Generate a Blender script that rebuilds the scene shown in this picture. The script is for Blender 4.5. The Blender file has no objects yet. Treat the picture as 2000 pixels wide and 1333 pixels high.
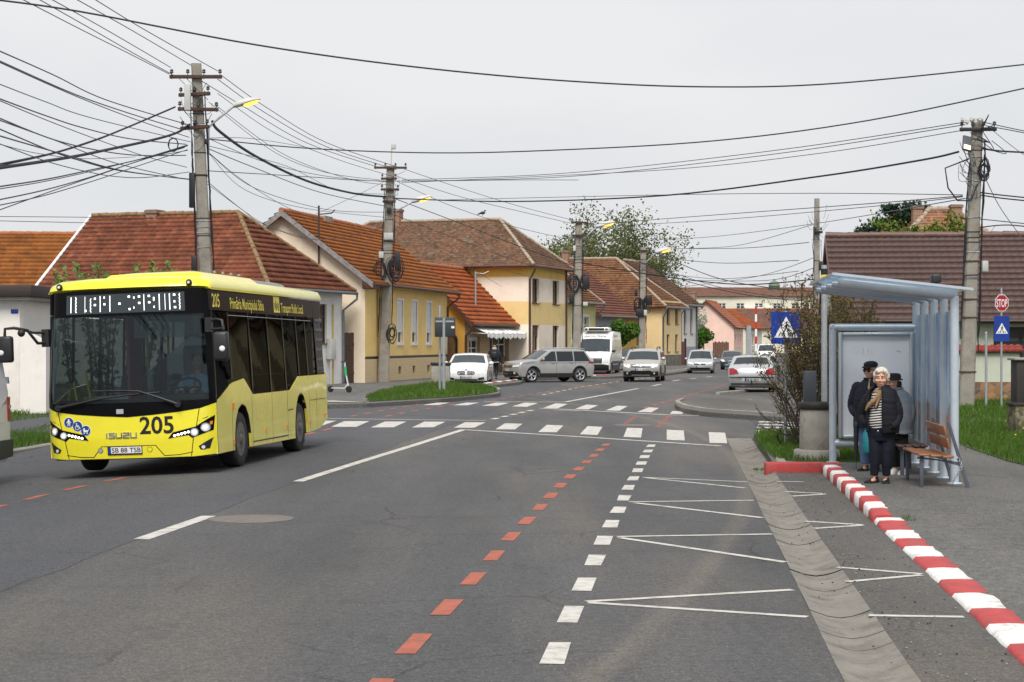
import bpy, bmesh, math, random
from mathutils import Vector, Matrix
from mathutils import noise as mnoise
from mathutils.geometry import delaunay_2d_cdt
random.seed(7)
S = bpy.context.scene
COL = S.collection
V = Vector
PI = math.pi
FPX, CX, CY, CAMH = 3611.0, 1000.0, 666.5, 2.0

# ------------------------------------------------------------------ camera geometry helpers
def lerp(a, b, t): return a + (b - a) * t
def clamp(x, a, b): return max(a, min(b, x))
def gz(x, y):
    """height of the carriageway: the left lay-by falls away to the kerb"""
    d = (-4.4 + 0.13 * (y - 29.9)) - x
    f = clamp((42 - y) / 9.0, 0, 1)
    return -0.05 * clamp(d, 0, 4.5) * f
def P(px, py, y):
    return V(((px - CX) / FPX * y, y, CAMH + (CY - py) / FPX * y))
def G(px, py, h=None):
    z = 0.0 if h is None else h
    for _ in range(8):
        y = (CAMH - z) * FPX / (py - CY)
        x = (px - CX) / FPX * y
        if h is not None: break
        z = gz(x, y)
    return V((x, y, z))

# ------------------------------------------------------------------ mesh builder
class MB:
    def __init__(s): s.v = []; s.f = []; s.mi = []; s.sm = []; s.uv = None
    def add(s, vs, fs, mi=0, smooth=False, M=None, uv=None):
        o = len(s.v)
        if M is not None: vs = [M @ V(p) for p in vs]
        s.v.extend(tuple(p) for p in vs)
        if uv is not None:
            if s.uv is None: s.uv = [(0, 0)] * o
        if s.uv is not None:
            s.uv.extend(uv if uv is not None else [(0, 0)] * len(vs))
        for f in fs:
            s.f.append(tuple(i + o for i in f)); s.mi.append(mi); s.sm.append(smooth)
        return s
    def box(s, x0, x1, y0, y1, z0, z1, mi=0, M=None):
        vs = [(x0,y0,z0),(x1,y0,z0),(x1,y1,z0),(x0,y1,z0),(x0,y0,z1),(x1,y0,z1),(x1,y1,z1),(x0,y1,z1)]
        return s.add(vs, [(3,2,1,0),(4,5,6,7),(0,1,5,4),(1,2,6,5),(2,3,7,6),(3,0,4,7)], mi, False, M)
    def bbox(s, x0, x1, y0, y1, z0, z1, b=.01, mi=0, M=None, seg=2):
        bm = bmesh.new()
        bmesh.ops.create_cube(bm, size=1.0)
        for v in bm.verts:
            v.co = V(((x0+x1)/2 + v.co.x*(x1-x0), (y0+y1)/2 + v.co.y*(y1-y0), (z0+z1)/2 + v.co.z*(z1-z0)))
        bmesh.ops.bevel(bm, geom=bm.edges[:], offset=b, segments=seg, affect='EDGES', profile=.5)
        return s.bm(bm, mi, True, M)
    def bm(s, bm, mi=0, smooth=False, M=None):
        bm.verts.index_update()
        s.add([v.co[:] for v in bm.verts], [[v.index for v in f.verts] for f in bm.faces], mi, smooth, M)
        bm.free(); return s
    def loft(s, rings, mi=0, smooth=True, caps=True, closed=True, M=None):
        n = len(rings[0]); vs = [p for r in rings for p in r]; fs = []
        for i in range(len(rings)-1):
            for j in range(n if closed else n-1):
                k = (j+1) % n
                fs.append((i*n+j, i*n+k, (i+1)*n+k, (i+1)*n+j))
        s.add(vs, fs, mi, smooth, M)
        if caps and closed:
            s.add(rings[0], [tuple(range(n))[::-1]], mi, False, M)
            s.add(rings[-1], [tuple(range(n))], mi, False, M)
        return s
    def tube(s, pts, r, n=6, mi=0, caps=True, M=None, flat=1.0):
        pts = [V(p) for p in pts]; rings = []
        rs = r if isinstance(r, (list, tuple)) else [r]*len(pts)
        up = None
        for i, p in enumerate(pts):
            t = (pts[min(i+1, len(pts)-1)] - pts[max(i-1, 0)])
            if t.length < 1e-9: t = V((0,0,1))
            t.normalize()
            if up is None: up = t.orthogonal().normalized() if abs(t.z) > .9 or abs(t.z) < .001 else V((0,0,1)).cross(t).normalized()
            a = (up - t*up.dot(t))
            a = a.normalized() if a.length > 1e-6 else t.orthogonal().normalized()
            up = a; b = t.cross(a)
            rings.append([p + (a*math.cos(2*PI*k/n) + b*math.sin(2*PI*k/n)*flat)*rs[i] for k in range(n)])
        return s.loft(rings, mi, True, caps, True, M)
    def lathe(s, prof, n=16, mi=0, M=None, caps=True):
        return s.loft([[(r*math.cos(2*PI*k/n), r*math.sin(2*PI*k/n), z) for k in range(n)] for r, z in prof], mi, True, caps, True, M)
    def prism(s, poly, f, a, b, mi=0, M=None):
        """poly (u,v) extruded from a to b; f(u,v,w) -> xyz"""
        n = len(poly)
        A = [f(u,v,a) for u,v in poly]; B = [f(u,v,b) for u,v in poly]
        s.add(A, [tuple(range(n))], mi, False, M); s.add(B, [tuple(range(n))[::-1]], mi, False, M)
        s.add(A+B, [(i, (i+1)%n, n+(i+1)%n, n+i) for i in range(n)], mi, False, M)
        return s
    def ball(s, c, r, mi=0, seg=10, M=None):
        c = V(c); r = (r,r,r) if not isinstance(r,(tuple,list)) else r
        h = seg//2
        rings = []
        for i in range(h+1):
            t = PI*i/h; q = max(math.sin(t), .01)
            rings.append([(c.x+r[0]*q*math.cos(2*PI*k/seg), c.y+r[1]*q*math.sin(2*PI*k/seg), c.z-r[2]*math.cos(t)) for k in range(seg)])
        return s.loft(rings, mi, True, True, True, M)
    def build(s, name, mats, parent=None, recalc=True, M=None):
        me = bpy.data.meshes.new(name)
        me.from_pydata(s.v if M is None else [tuple(M @ V(p)) for p in s.v], [], s.f)
        for m in (mats if isinstance(mats, (list, tuple)) else [mats]): me.materials.append(m)
        me.polygons.foreach_set('material_index', s.mi)
        me.polygons.foreach_set('use_smooth', s.sm)
        if s.uv is not None:
            l = me.uv_layers.new(name='UVMap')
            buf = []
            for lp in me.loops: buf.extend(s.uv[lp.vertex_index])
            l.data.foreach_set('uv', buf)
        if recalc:
            bm = bmesh.new(); bm.from_mesh(me)
            bmesh.ops.recalc_face_normals(bm, faces=bm.faces[:])
            bm.to_mesh(me); bm.free()
        me.update()
        o = bpy.data.objects.new(name, me); COL.objects.link(o)
        if parent is not None: o.parent = parent
        return o

def patch(mb, poly, fn, o0, o1, mi=0, step=.1, smooth=True, M=None, stepv=None):
    """flat outline (u,v) cut on a grid and laid on a curved surface fn(u,v,offset) as a plate from o0 to o1"""
    bm = bmesh.new()
    n = len(poly)
    cv, _, cf = delaunay_2d_cdt([V(p) for p in poly], [], [list(range(n))], 1, 1e-6)[:3]
    bv = [bm.verts.new((v.x, v.y, 0)) for v in cv]
    for t in cf: bm.faces.new([bv[i] for i in t])
    us = [p[0] for p in poly]; vs = [p[1] for p in poly]
    for ax, lo, hi, stp in ((0, min(us), max(us), step), (1, min(vs), max(vs), stepv or step)):
        k = math.ceil((lo+1e-4)/stp)
        while k*stp < hi-1e-4:
            co = [0,0,0]; no = [0,0,0]; co[ax] = k*stp; no[ax] = 1
            bmesh.ops.bisect_plane(bm, geom=bm.verts[:]+bm.edges[:]+bm.faces[:], plane_co=co, plane_no=no, dist=1e-5)
            k += 1
    bm.verts.index_update()
    top = [fn(v.co.x, v.co.y, o1) for v in bm.verts]
    mb.add(top, [[v.index for v in f.verts] for f in bm.faces], mi, smooth, M)
    for e in bm.edges:
        if e.is_boundary:
            a, b = e.verts
            mb.add([fn(a.co.x,a.co.y,o1), fn(b.co.x,b.co.y,o1), fn(b.co.x,b.co.y,o0), fn(a.co.x,a.co.y,o0)], [(0,1,2,3)], mi, False, M)
    bm.free(); return mb

def rect(u0, u1, v0, v1): return [(u0,v0),(u1,v0),(u1,v1),(u0,v1)]
def disc(u, v, r, n=14, rv=None): return [(u+r*math.cos(2*PI*k/n), v+(rv or r)*math.sin(2*PI*k/n)) for k in range(n)]
def stroke2(pts, w):
    """2-D polyline -> list of quads"""
    out = []
    for (x0,y0),(x1,y1) in zip(pts, pts[1:]):
        l = math.hypot(x1-x0, y1-y0) or 1; nx, ny = -(y1-y0)/l*w/2, (x1-x0)/l*w/2
        ex, ey = (x1-x0)/l*w*.3, (y1-y0)/l*w*.3
        out.append([(x0+nx-ex,y0+ny-ey),(x0-nx-ex,y0-ny-ey),(x1-nx+ex,y1-ny+ey),(x1+nx+ex,y1+ny+ey)])
    return out

_txt = {}
def text2d(s, bold=0.0):
    """letters of a string as 2-D triangles, normalised to height of capitals ~1; returns verts, faces, width"""
    k = (s, bold)
    if k not in _txt:
        cu = bpy.data.curves.new('letters', 'FONT'); cu.body = s; cu.size = 1.0; cu.offset = bold; cu.resolution_u = 3
        o = bpy.data.objects.new('letters', cu); COL.objects.link(o)
        dg = bpy.context.evaluated_depsgraph_get()
        me = o.evaluated_get(dg).to_mesh()
        vs = [v.co.copy() for v in me.vertices]; fs = [tuple(p.vertices) for p in me.polygons]
        o.evaluated_get(dg).to_mesh_clear()
        bpy.data.objects.remove(o); bpy.data.curves.remove(cu)
        x0 = min(v.x for v in vs); x1 = max(v.x for v in vs)
        h = 0.72
        _txt[k] = ([((v.x-x0)/h, v.y/h) for v in vs], fs, (x1-x0)/h)
    return _txt[k]
def letters(mb, s, fn, u0, u1, v0, v1, off, mi=0, bold=0.0, slant=0.0, M=None):
    """lay a word on a surface fn(u,v,off), filling u0..u1 and v0 (baseline)..v1 (cap height)"""
    vs, fs, w = text2d(s, bold)
    mb.add([fn(u0+(x/w)*(u1-u0), v0+y*(v1-v0)+slant*x/w, off) for x, y in vs], fs, mi, False, M)

# ------------------------------------------------------------------ scene tree helpers
def tag(o, label=None, cat=None, group=None, kind=None):
    if label: o['label'] = label
    if cat: o['category'] = cat
    if group: o['group'] = group
    if kind: o['kind'] = kind
    return o
def empty(name, loc=(0,0,0), rz=0.0, label=None, cat=None, group=None):
    o = bpy.data.objects.new(name, None); COL.objects.link(o)
    o.location = loc; o.rotation_euler = (0, 0, rz); o.empty_display_size = .2
    return tag(o, label, cat, group)
def copy_tree(o, parent=None):
    c = o.copy(); COL.objects.link(c)
    if parent is not None: c.parent = parent
    for ch in list(o.children): copy_tree(ch, c)
    return c
def baked(o):
    """freeze modifiers into the mesh"""
    dg = bpy.context.evaluated_depsgraph_get()
    me = bpy.data.meshes.new_from_object(o.evaluated_get(dg))
    o.modifiers.clear(); o.data = me
    return o

# ------------------------------------------------------------------ materials
def nodes(name):
    m = bpy.data.materials.new(name); m.use_nodes = True
    nt = m.node_tree; b = nt.nodes['Principled BSDF']
    def N(t, **kw):
        n = nt.nodes.new(t)
        for k, v in kw.items():
            if k in ('operation','data_type','blend_type','feature','interpolation_type','noise_dimensions','wave_type','bands_direction','distance'): setattr(n, k, v)
            else: n.inputs[k.replace('_',' ')].default_value = v
        return n
    return m, nt, b, N, nt.links.new
def c4(c): return (c[0], c[1], c[2], 1)
def ramp(nt, stops):
    r = nt.nodes.new('ShaderNodeValToRGB'); e = r.color_ramp.elements
    while len(e) < len(stops): e.new(.5)
    for k, (p, c) in enumerate(stops):
        e[k].position = p; e[k].color = c4(c) if not isinstance(c, (int, float)) else (c, c, c, 1)
    return r
_mats = {}
def M_(name, col, rough=.5, metal=0.0, var=.0, scale=4.0, bump=0.0, bscale=40.0, spec=.5, emit=None, estr=0.0, coat=0.0, dirt=None, dirtamt=.5, alpha=None):
    """plain painted / rendered / metal surface with procedural unevenness"""
    if name in _mats: return _mats[name]
    m, nt, b, N, L = nodes(name)
    b.inputs['Roughness'].default_value = rough; b.inputs['Metallic'].default_value = metal
    b.inputs['Specular IOR Level'].default_value = spec
    b.inputs['Coat Weight'].default_value = coat; b.inputs['Coat Roughness'].default_value = .06
    tc = N('ShaderNodeTexCoord')
    col = V(col)
    src = None
    if var > 0:
        n1 = N('ShaderNodeTexNoise', Scale=scale, Detail=6.0, Roughness=.65); L(tc.outputs['Object'], n1.inputs['Vector'])
        r = ramp(nt, [(.25, col*(1-var)), (.5, col), (.75, V([min(1,c*(1+var*.7)) for c in col]))]); L(n1.outputs['Fac'], r.inputs['Fac'])
        src = r.outputs['Color']
        rr = N('ShaderNodeMapRange'); L(n1.outputs['Fac'], rr.inputs['Value'])
        rr.inputs['To Min'].default_value = max(0,rough-.1); rr.inputs['To Max'].default_value = min(1,rough+.12); L(rr.outputs['Result'], b.inputs['Roughness'])
    if dirt is not None:
        n2 = N('ShaderNodeTexNoise', Scale=scale*.6, Detail=8.0, Roughness=.75); L(tc.outputs['Object'], n2.inputs['Vector'])
        r2 = ramp(nt, [(.5, 0), (.72, dirtamt)]); L(n2.outputs['Fac'], r2.inputs['Fac'])
        mx = N('ShaderNodeMix', data_type='RGBA'); L(r2.outputs['Color'], mx.inputs[0])
        if src: L(src, mx.inputs[6])
        else: mx.inputs[6].default_value = c4(col)
        mx.inputs[7].default_value = c4(dirt); src = mx.outputs[2]
    if src: L(src, b.inputs['Base Color'])
    else: b.inputs['Base Color'].default_value = c4(col)
    if bump > 0:
        n3 = N('ShaderNodeTexNoise', Scale=bscale, Detail=4.0); L(tc.outputs['Object'], n3.inputs['Vector'])
        bp = N('ShaderNodeBump', Strength=bump, Distance=.02); L(n3.outputs['Fac'], bp.inputs['Height']); L(bp.outputs['Normal'], b.inputs['Normal'])
    if emit is not None:
        b.inputs['Emission Color'].default_value = c4(emit); b.inputs['Emission Strength'].default_value = estr
    _mats[name] = m
    return m
def M_tile(name, cols, dark=.35, moss=None, mossamt=.5, row=.33, colw=.3, rough=.8):
    """clay tiles: each tile its own shade, stained in patches"""
    if name in _mats: return _mats[name]
    m, nt, b, N, L = nodes(name)
    uv = N('ShaderNodeUVMap'); uv.uv_map = 'UVMap'
    dv = N('ShaderNodeVectorMath', operation='DIVIDE'); L(uv.outputs[0], dv.inputs[0]); dv.inputs[1].default_value = (colw, row, 1)
    fl = N('ShaderNodeVectorMath', operation='FLOOR'); L(dv.outputs[0], fl.inputs[0])
    wn = N('ShaderNodeTexWhiteNoise', noise_dimensions='3D'); L(fl.outputs[0], wn.inputs['Vector'])
    n = len(cols)
    r = ramp(nt, [((i+.0)/max(1,n-1), c) for i, c in enumerate(cols)]); L(wn.outputs['Value'], r.inputs['Fac'])
    tc = N('ShaderNodeTexCoord')
    n1 = N('ShaderNodeTexNoise', Scale=.9, Detail=7.0, Roughness=.7); L(tc.outputs['Object'], n1.inputs['Vector'])
    r1 = ramp(nt, [(.35, 1-dark), (.6, 1.0), (.8, 1.12)]); L(n1.outputs['Fac'], r1.inputs['Fac'])
    mu = N('ShaderNodeMix', data_type='RGBA', blend_type='MULTIPLY'); mu.inputs[0].default_value = 1
    L(r.outputs[0], mu.inputs[6]); L(r1.outputs[0], mu.inputs[7]); src = mu.outputs[2]
    if moss is not None:
        n2 = N('ShaderNodeTexNoise', Scale=5.0, Detail=8.0, Roughness=.8); L(tc.outputs['Object'], n2.inputs['Vector'])
        r2 = ramp(nt, [(.52, 0), (.66, mossamt)]); L(n2.outputs['Fac'], r2.inputs['Fac'])
        mx = N('ShaderNodeMix', data_type='RGBA'); L(r2.outputs[0], mx.inputs[0]); L(src, mx.inputs[6]); mx.inputs[7].default_value = c4(moss); src = mx.outputs[2]
    L(src, b.inputs['Base Color']); b.inputs['Roughness'].default_value = rough
    b.inputs['Specular IOR Level'].default_value = .3
    _mats[name] = m; return m
def M_brick(name, a, c, mortar, scale=1.0, bw=.25, rh=.08, ms=.012, rough=.85):
    if name in _mats: return _mats[name]
    m, nt, b, N, L = nodes(name)
    uv = N('ShaderNodeUVMap'); uv.uv_map = 'UVMap'
    t = N('ShaderNodeTexBrick', Scale=scale); L(uv.outputs[0], t.inputs['Vector'])
    t.inputs['Color1'].default_value = c4(a); t.inputs['Color2'].default_value = c4(c); t.inputs['Mortar'].default_value = c4(mortar)
    t.inputs['Mortar Size'].default_value = ms; t.inputs['Brick Width'].default_value = bw; t.inputs['Row Height'].default_value = rh
    L(t.outputs['Color'], b.inputs['Base Color']); b.inputs['Roughness'].default_value = rough
    bp = N('ShaderNodeBump', Strength=.5, Distance=.01); L(t.outputs['Fac'], bp.inputs['Height']); bp.invert = True; L(bp.outputs['Normal'], b.inputs['Normal'])
    _mats[name] = m; return m
def M_glass(name, tint=(.55,.6,.6), refl=.12, rough=.02, k=1.0):
    """see-through tinted glazing: transparent, with a mirror share that grows at grazing angles"""
    if name in _mats: return _mats[name]
    m, nt, b, N, L = nodes(name)
    nt.nodes.remove(b); out = nt.nodes['Material Output']
    tr = N('ShaderNodeBsdfTransparent'); tr.inputs['Color'].default_value = c4(tint)
    gl = N('ShaderNodeBsdfGlossy'); gl.inputs['Roughness'].default_value = rough; gl.inputs['Color'].default_value = (.80,.90,1,1)
    lw = N('ShaderNodeFresnel', IOR=1.5)
    ad = N('ShaderNodeMath', operation='MULTIPLY_ADD'); L(lw.outputs[0], ad.inputs[0]); ad.inputs[1].default_value = k; ad.inputs[2].default_value = refl
    ad.use_clamp = True
    mx = N('ShaderNodeMixShader'); L(ad.outputs[0], mx.inputs[0]); L(tr.outputs[0], mx.inputs[1]); L(gl.outputs[0], mx.inputs[2]); L(mx.outputs[0], out.inputs['Surface'])
    _mats[name] = m; return m
def M_leaf(name, cols, rough=.55):
    if name in _mats: return _mats[name]
    m, nt, b, N, L = nodes(name)
    ge = N('ShaderNodeNewGeometry')
    r = ramp(nt, [(i/max(1,len(cols)-1), c) for i, c in enumerate(cols)]); L(ge.outputs['Random Per Island'], r.inputs['Fac'])
    L(r.outputs[0], b.inputs['Base Color']); b.inputs['Roughness'].default_value = rough
    b.inputs['Specular IOR Level'].default_value = .25
    out = nt.nodes['Material Output']
    tl = N('ShaderNodeBsdfTranslucent'); L(r.outputs[0], tl.inputs['Color'])
    mx = N('ShaderNodeMixShader'); mx.inputs[0].default_value = .3; L(b.outputs[0], mx.inputs[1]); L(tl.outputs[0], mx.inputs[2]); L(mx.outputs[0], out.inputs['Surface'])
    _mats[name] = m; return m

BLACK = M_('black_plastic', (.015,.015,.016), .45, var=.25, scale=8)
RUBBER = M_('tyre_rubber', (.018,.018,.018), .8, var=.35, scale=9, dirt=(.09,.08,.07), dirtamt=.5)
GLASSD = M_('dark_glazing', (.012,.015,.017), .04, spec=.6)
GLASSB = M_('window_glazing', (.035,.045,.05), .05, spec=.6, var=.3, scale=1.5)
STEEL = M_('galvanised_steel', (.42,.44,.46), .45, .6, var=.2, scale=12)
CHROME = M_('bright_trim', (.75,.76,.78), .15, 1.0)
WHITE = M_('white_paint', (.78,.78,.77), .5, var=.06, scale=3)
CONC = M_('weathered_concrete', (.32,.30,.265), .9, var=.3, scale=2.2, bump=.6, bscale=60, dirt=(.10,.09,.075), dirtamt=.6)
RUST = M_('rusty_iron', (.075,.042,.03), .85, var=.5, scale=14, bump=.3)
CABLE = M_('black_cable', (.012,.012,.016), .6)
WIRE = M_('thin_wire', (.035,.035,.045), .5)
AMBER = M_('amber_lens', (.8,.25,.03), .25, coat=.3)
REDL = M_('red_lens', (.3,.012,.015), .15, coat=.5)
HEADL = M_('headlamp_lens', (.75,.78,.8), .08, spec=.8, var=.2, scale=30)
LIT = M_('lit_headlamp', (1,1,1), .2, emit=(.95,.97,1), estr=3.0)
SODIUM = M_('lit_sodium_lens', (1,.55,.1), .3, emit=(1,.56,.08), estr=1.6)
PLATE = M_('plate_white', (.8,.8,.8), .4)
BLUEP = M_('sign_blue', (.006,.04,.29), .35, var=.15, scale=3)
ORANGEM = M_('red_road_paint', (.38,.105,.065), .85, var=.35, scale=7, bump=.5, bscale=60, dirt=(.10,.085,.075), dirtamt=.85)
WHITEM = M_('white_road_paint', (.55,.525,.48), .85, var=.25, scale=7, bump=.5, bscale=60, dirt=(.14,.13,.12), dirtamt=.9)
# ------------------------------------------------------------------ ground, carriageway, kerbs, markings
def xl(y): return 2.0 + .0905*(y-11.4)          # gutter channel, left lip
def xr(y): return xl(y) + .45 + .002*(y-11.4)
def xk(y): return 3.22 + .0925*(y-12.2)         # kerb line of the bus bay

def M_asphalt(name, base, tint, seam=False, streak=True):
    m, nt, b, N, L = nodes(name)
    tc = N('ShaderNodeTexCoord')
    mp = N('ShaderNodeMapping'); L(tc.outputs['Object'], mp.inputs['Vector']); mp.inputs['Rotation'].default_value = (0, 0, math.radians(5.5)); mp.inputs['Scale'].default_value = (1, .16, 1)
    big = N('ShaderNodeTexNoise', Scale=.55, Detail=8.0, Roughness=.62); L(mp.outputs[0], big.inputs['Vector'])
    r = ramp(nt, [(.32, V(base)*.78), (.5, V(base)), (.66, V(base)*1.2)]); L(big.outputs['Fac'], r.inputs['Fac'])
    src = r.outputs[0]
    def mix(fac, col, src, blend='MIX'):
        mx = N('ShaderNodeMix', data_type='RGBA', blend_type=blend); L(fac, mx.inputs[0]); L(src, mx.inputs[6]); mx.inputs[7].default_value = c4(col); return mx.outputs[2]
    if streak:   # pale dust carried along the lane and thrown up by the gutter
        st = N('ShaderNodeTexNoise', Scale=.42, Detail=5.0, Roughness=.55); L(mp.outputs[0], st.inputs['Vector'])
        q = ramp(nt, [(.48, 0), (.68, .6)]); L(st.outputs['Fac'], q.inputs['Fac']); src = mix(q.outputs[0], tint, src)
    if seam:     # newer, bluer surfacing on the far lane, left of a wandering joint
        sx = N('ShaderNodeSeparateXYZ'); L(tc.outputs['Object'], sx.inputs[0])
        wob = N('ShaderNodeTexNoise', Scale=.7, Detail=4.0); L(tc.outputs['Object'], wob.inputs['Vector'])
        k = N('ShaderNodeMath', operation='MULTIPLY_ADD'); L(sx.outputs['Y'], k.inputs[0]); k.inputs[1].default_value = .09; k.inputs[2].default_value = -5.33 - .12
        a = N('ShaderNodeMath', operation='SUBTRACT'); L(k.outputs[0], a.inputs[0]); L(sx.outputs['X'], a.inputs[1])
        w = N('ShaderNodeMath', operation='MULTIPLY_ADD'); L(wob.outputs['Fac'], w.inputs[0]); w.inputs[1].default_value = .25; L(a.outputs[0], w.inputs[2])
        s = N('ShaderNodeMapRange'); L(w.outputs[0], s.inputs['Value']); s.inputs['From Min'].default_value = .08; s.inputs['From Max'].default_value = .16
        s.inputs['To Max'].default_value = .62
        src = mix(s.outputs[0], (.075, .078, .090), src)
        e = N('ShaderNodeMath', operation='COMPARE'); L(w.outputs[0], e.inputs[0]); e.inputs[1].default_value = .1; e.inputs[2].default_value = .018
        e2 = N('ShaderNodeMath', operation='MULTIPLY'); L(e.outputs[0], e2.inputs[0]); e2.inputs[1].default_value = .6
        src = mix(e2.outputs[0], (.03, .03, .032), src)
    if seam:     # dusty wheel track swinging out of the bus bay
        yo = N('ShaderNodeMath', operation='SUBTRACT'); L(sx.outputs['Y'], yo.inputs[0]); yo.inputs[1].default_value = 10.9
        q1 = N('ShaderNodeMath', operation='MULTIPLY_ADD'); L(yo.outputs[0], q1.inputs[0]); q1.inputs[1].default_value = -.0048; q1.inputs[2].default_value = .26
        q2 = N('ShaderNodeMath', operation='MULTIPLY_ADD'); L(yo.outputs[0], q2.inputs[0]); L(q1.outputs[0], q2.inputs[1]); q2.inputs[2].default_value = .45
        df = N('ShaderNodeMath', operation='SUBTRACT'); L(sx.outputs['X'], df.inputs[0]); L(q2.outputs[0], df.inputs[1])
        ab = N('ShaderNodeMath', operation='ABSOLUTE'); L(df.outputs[0], ab.inputs[0])
        tr_ = ramp(nt, [(.0, .55), (.05, .45), (.16, 0)]); L(ab.outputs[0], tr_.inputs['Fac'])
        tn = N('ShaderNodeMath', operation='MULTIPLY'); L(tr_.outputs[0], tn.inputs[0]); L(wob.outputs['Fac'], tn.inputs[1])
        src = mix(tn.outputs[0], (.24, .205, .16), src)
    # worn dark patches
    pn = N('ShaderNodeTexNoise', Scale=1.5, Detail=9.0, Roughness=.75); L(tc.outputs['Object'], pn.inputs['Vector'])
    pr = ramp(nt, [(.53, 0), (.70, .42)]); L(pn.outputs['Fac'], pr.inputs['Fac']); src = mix(pr.outputs[0], V(base)*.45, src)
    # cracks
    cn = N('ShaderNodeTexNoise', Scale=2.0, Detail=6.0); L(tc.outputs['Object'], cn.inputs['Vector'])
    av = N('ShaderNodeMix', data_type='RGBA'); av.inputs[0].default_value = .18; L(tc.outputs['Object'], av.inputs[6]); L(cn.outputs['Color'], av.inputs[7])
    vo = N('ShaderNodeTexVoronoi', feature='DISTANCE_TO_EDGE', Scale=.5); L(av.outputs[2], vo.inputs['Vector'])
    vr = ramp(nt, [(.0, 1), (.009, 0)]); L(vo.outputs['Distance'], vr.inputs['Fac'])
    cm = N('ShaderNodeTexNoise', Scale=.33, Detail=2.0); L(tc.outputs['Object'], cm.inputs['Vector'])
    cr_ = ramp(nt, [(.5, 0), (.62, .7)]); L(cm.outputs['Fac'], cr_.inputs['Fac'])
    cf = N('ShaderNodeMath', operation='MULTIPLY'); L(vr.outputs[0], cf.inputs[0]); L(cr_.outputs[0], cf.inputs[1])
    src = mix(cf.outputs[0], (.025, .025, .026), src)
    # mottled surface dressing
    md = N('ShaderNodeTexNoise', Scale=15.0, Detail=6.0, Roughness=.8); L(tc.outputs['Object'], md.inputs['Vector'])
    mr = ramp(nt, [(.34, .66), (.5, 1.0), (.66, 1.36)]); L(md.outputs['Fac'], mr.inputs['Fac'])
    mm = N('ShaderNodeMix', data_type='RGBA', blend_type='MULTIPLY'); mm.inputs[0].default_value = 1; L(src, mm.inputs[6]); L(mr.outputs[0], mm.inputs[7]); src = mm.outputs[2]
    # stone chips
    sp = N('ShaderNodeTexNoise', Scale=48.0, Detail=4.0, Roughness=.85); L(tc.outputs['Object'], sp.inputs['Vector'])
    sr = ramp(nt, [(.30, .25), (.47, .90), (.56, 1.08), (.68, 2.6)]); L(sp.outputs['Fac'], sr.inputs['Fac'])
    mu = N('ShaderNodeMix', data_type='RGBA', blend_type='MULTIPLY'); mu.inputs[0].default_value = 1; L(src, mu.inputs[6]); L(sr.outputs[0], mu.inputs[7])
    L(mu.outputs[2], b.inputs['Base Color']); b.inputs['Roughness'].default_value = .78; b.inputs['Specular IOR Level'].default_value = .35
    bp = N('ShaderNodeBump', Strength=.8, Distance=.015); L(sp.outputs['Fac'], bp.inputs['Height']); L(bp.outputs[0], b.inputs['Normal'])
    return m
ROAD = M_asphalt('road_asphalt', (.090,.0885,.090), (.165,.144,.120), seam=True)
PAVE = M_asphalt('pavement_asphalt', (.128,.122,.114), (.17,.15,.125), streak=False)
BAY = M_asphalt('bay_asphalt', (.105,.099,.091), (.18,.155,.12))
GUT = M_('gutter_concrete', (.215,.197,.17), .9, var=.3, scale=4, bump=.7, bscale=45, dirt=(.06,.05,.04), dirtamt=.85)
KERB = M_('kerb_concrete', (.30,.275,.235), .9, var=.3, scale=3, bump=.5, dirt=(.10,.09,.075), dirtamt=.6)
EARTH = M_('earth', (.07,.075,.035), .95, var=.5, scale=.5)
TURF = M_('turf_soil', (.045,.075,.018), .95, var=.55, scale=1.5)
REDK = M_('red_kerb_paint', (.46,.05,.05), .7, var=.3, scale=7, dirt=(.17,.10,.085), dirtamt=.85, bump=.4, bscale=25)
WHK = M_('white_kerb_paint', (.78,.77,.74), .7, var=.18, scale=8, dirt=(.30,.27,.235), dirtamt=.85, bump=.4, bscale=25)

g = MB(); g.add([(-3000,-50,-.5),(3000,-50,-.5),(3000,5000,-.5),(-3000,5000,-.5)], [(0,1,2,3)])
tag(g.build('ground', EARTH), kind='structure')

ys = [4+i*1.0 for i in range(41)] + [50, 60, 80, 110, 150, 200, 280, 420]
xsL = [-60, -20, -14] + [-13+.75*i for i in range(17)]
rd = MB(); by = MB(); ch = MB()
for a, c in zip(ys, ys[1:]):
    ca = xsL + [xl(a), xr(a), 90]; cc = xsL + [xl(c), xr(c), 90]
    for k in range(len(ca)-1):
        if k == len(ca)-3 and c <= 38: continue
        q = [(ca[k],a,gz(ca[k],a)),(ca[k+1],a,gz(ca[k+1],a)),(cc[k+1],c,gz(cc[k+1],c)),(cc[k],c,gz(cc[k],c))]
        (by if (k == len(ca)-2 and c <= 38) else rd).add(q, [(0,1,2,3)])
tag(rd.build('road', ROAD), kind='structure'); tag(by.build('bus_bay_road', BAY), kind='structure')
jy = [4.0]
while jy[-1] < 37.4: jy.append(jy[-1]+random.choice((.5,.5,.42,.95,1.0)))
jy[-1] = 38.0; kd = lambda y: clamp((38-y)/3,.0,1)
for a, c in zip(jy, jy[1:]):        # concrete channel, slab by slab, with open joints
    c -= random.choice((.002,.004,.006,.014))
    prof = [(0,.003),(.12,-.018),(.30,-.045),(.5,-.058),(.70,-.045),(.88,-.02),(1,.003)]
    j = random.uniform(-.004,.004)
    A = [(lerp(xl(a),xr(a),t), a, .004+(z-.004+j)*kd(a)) for t, z in prof]; B = [(lerp(xl(c),xr(c),t), c, .004+(z-.004+j)*kd(c)) for t, z in prof]
    n = len(prof); ch.add(A+B, [(k,k+1,n+k+1,n+k) for k in range(n-1)])
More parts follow.
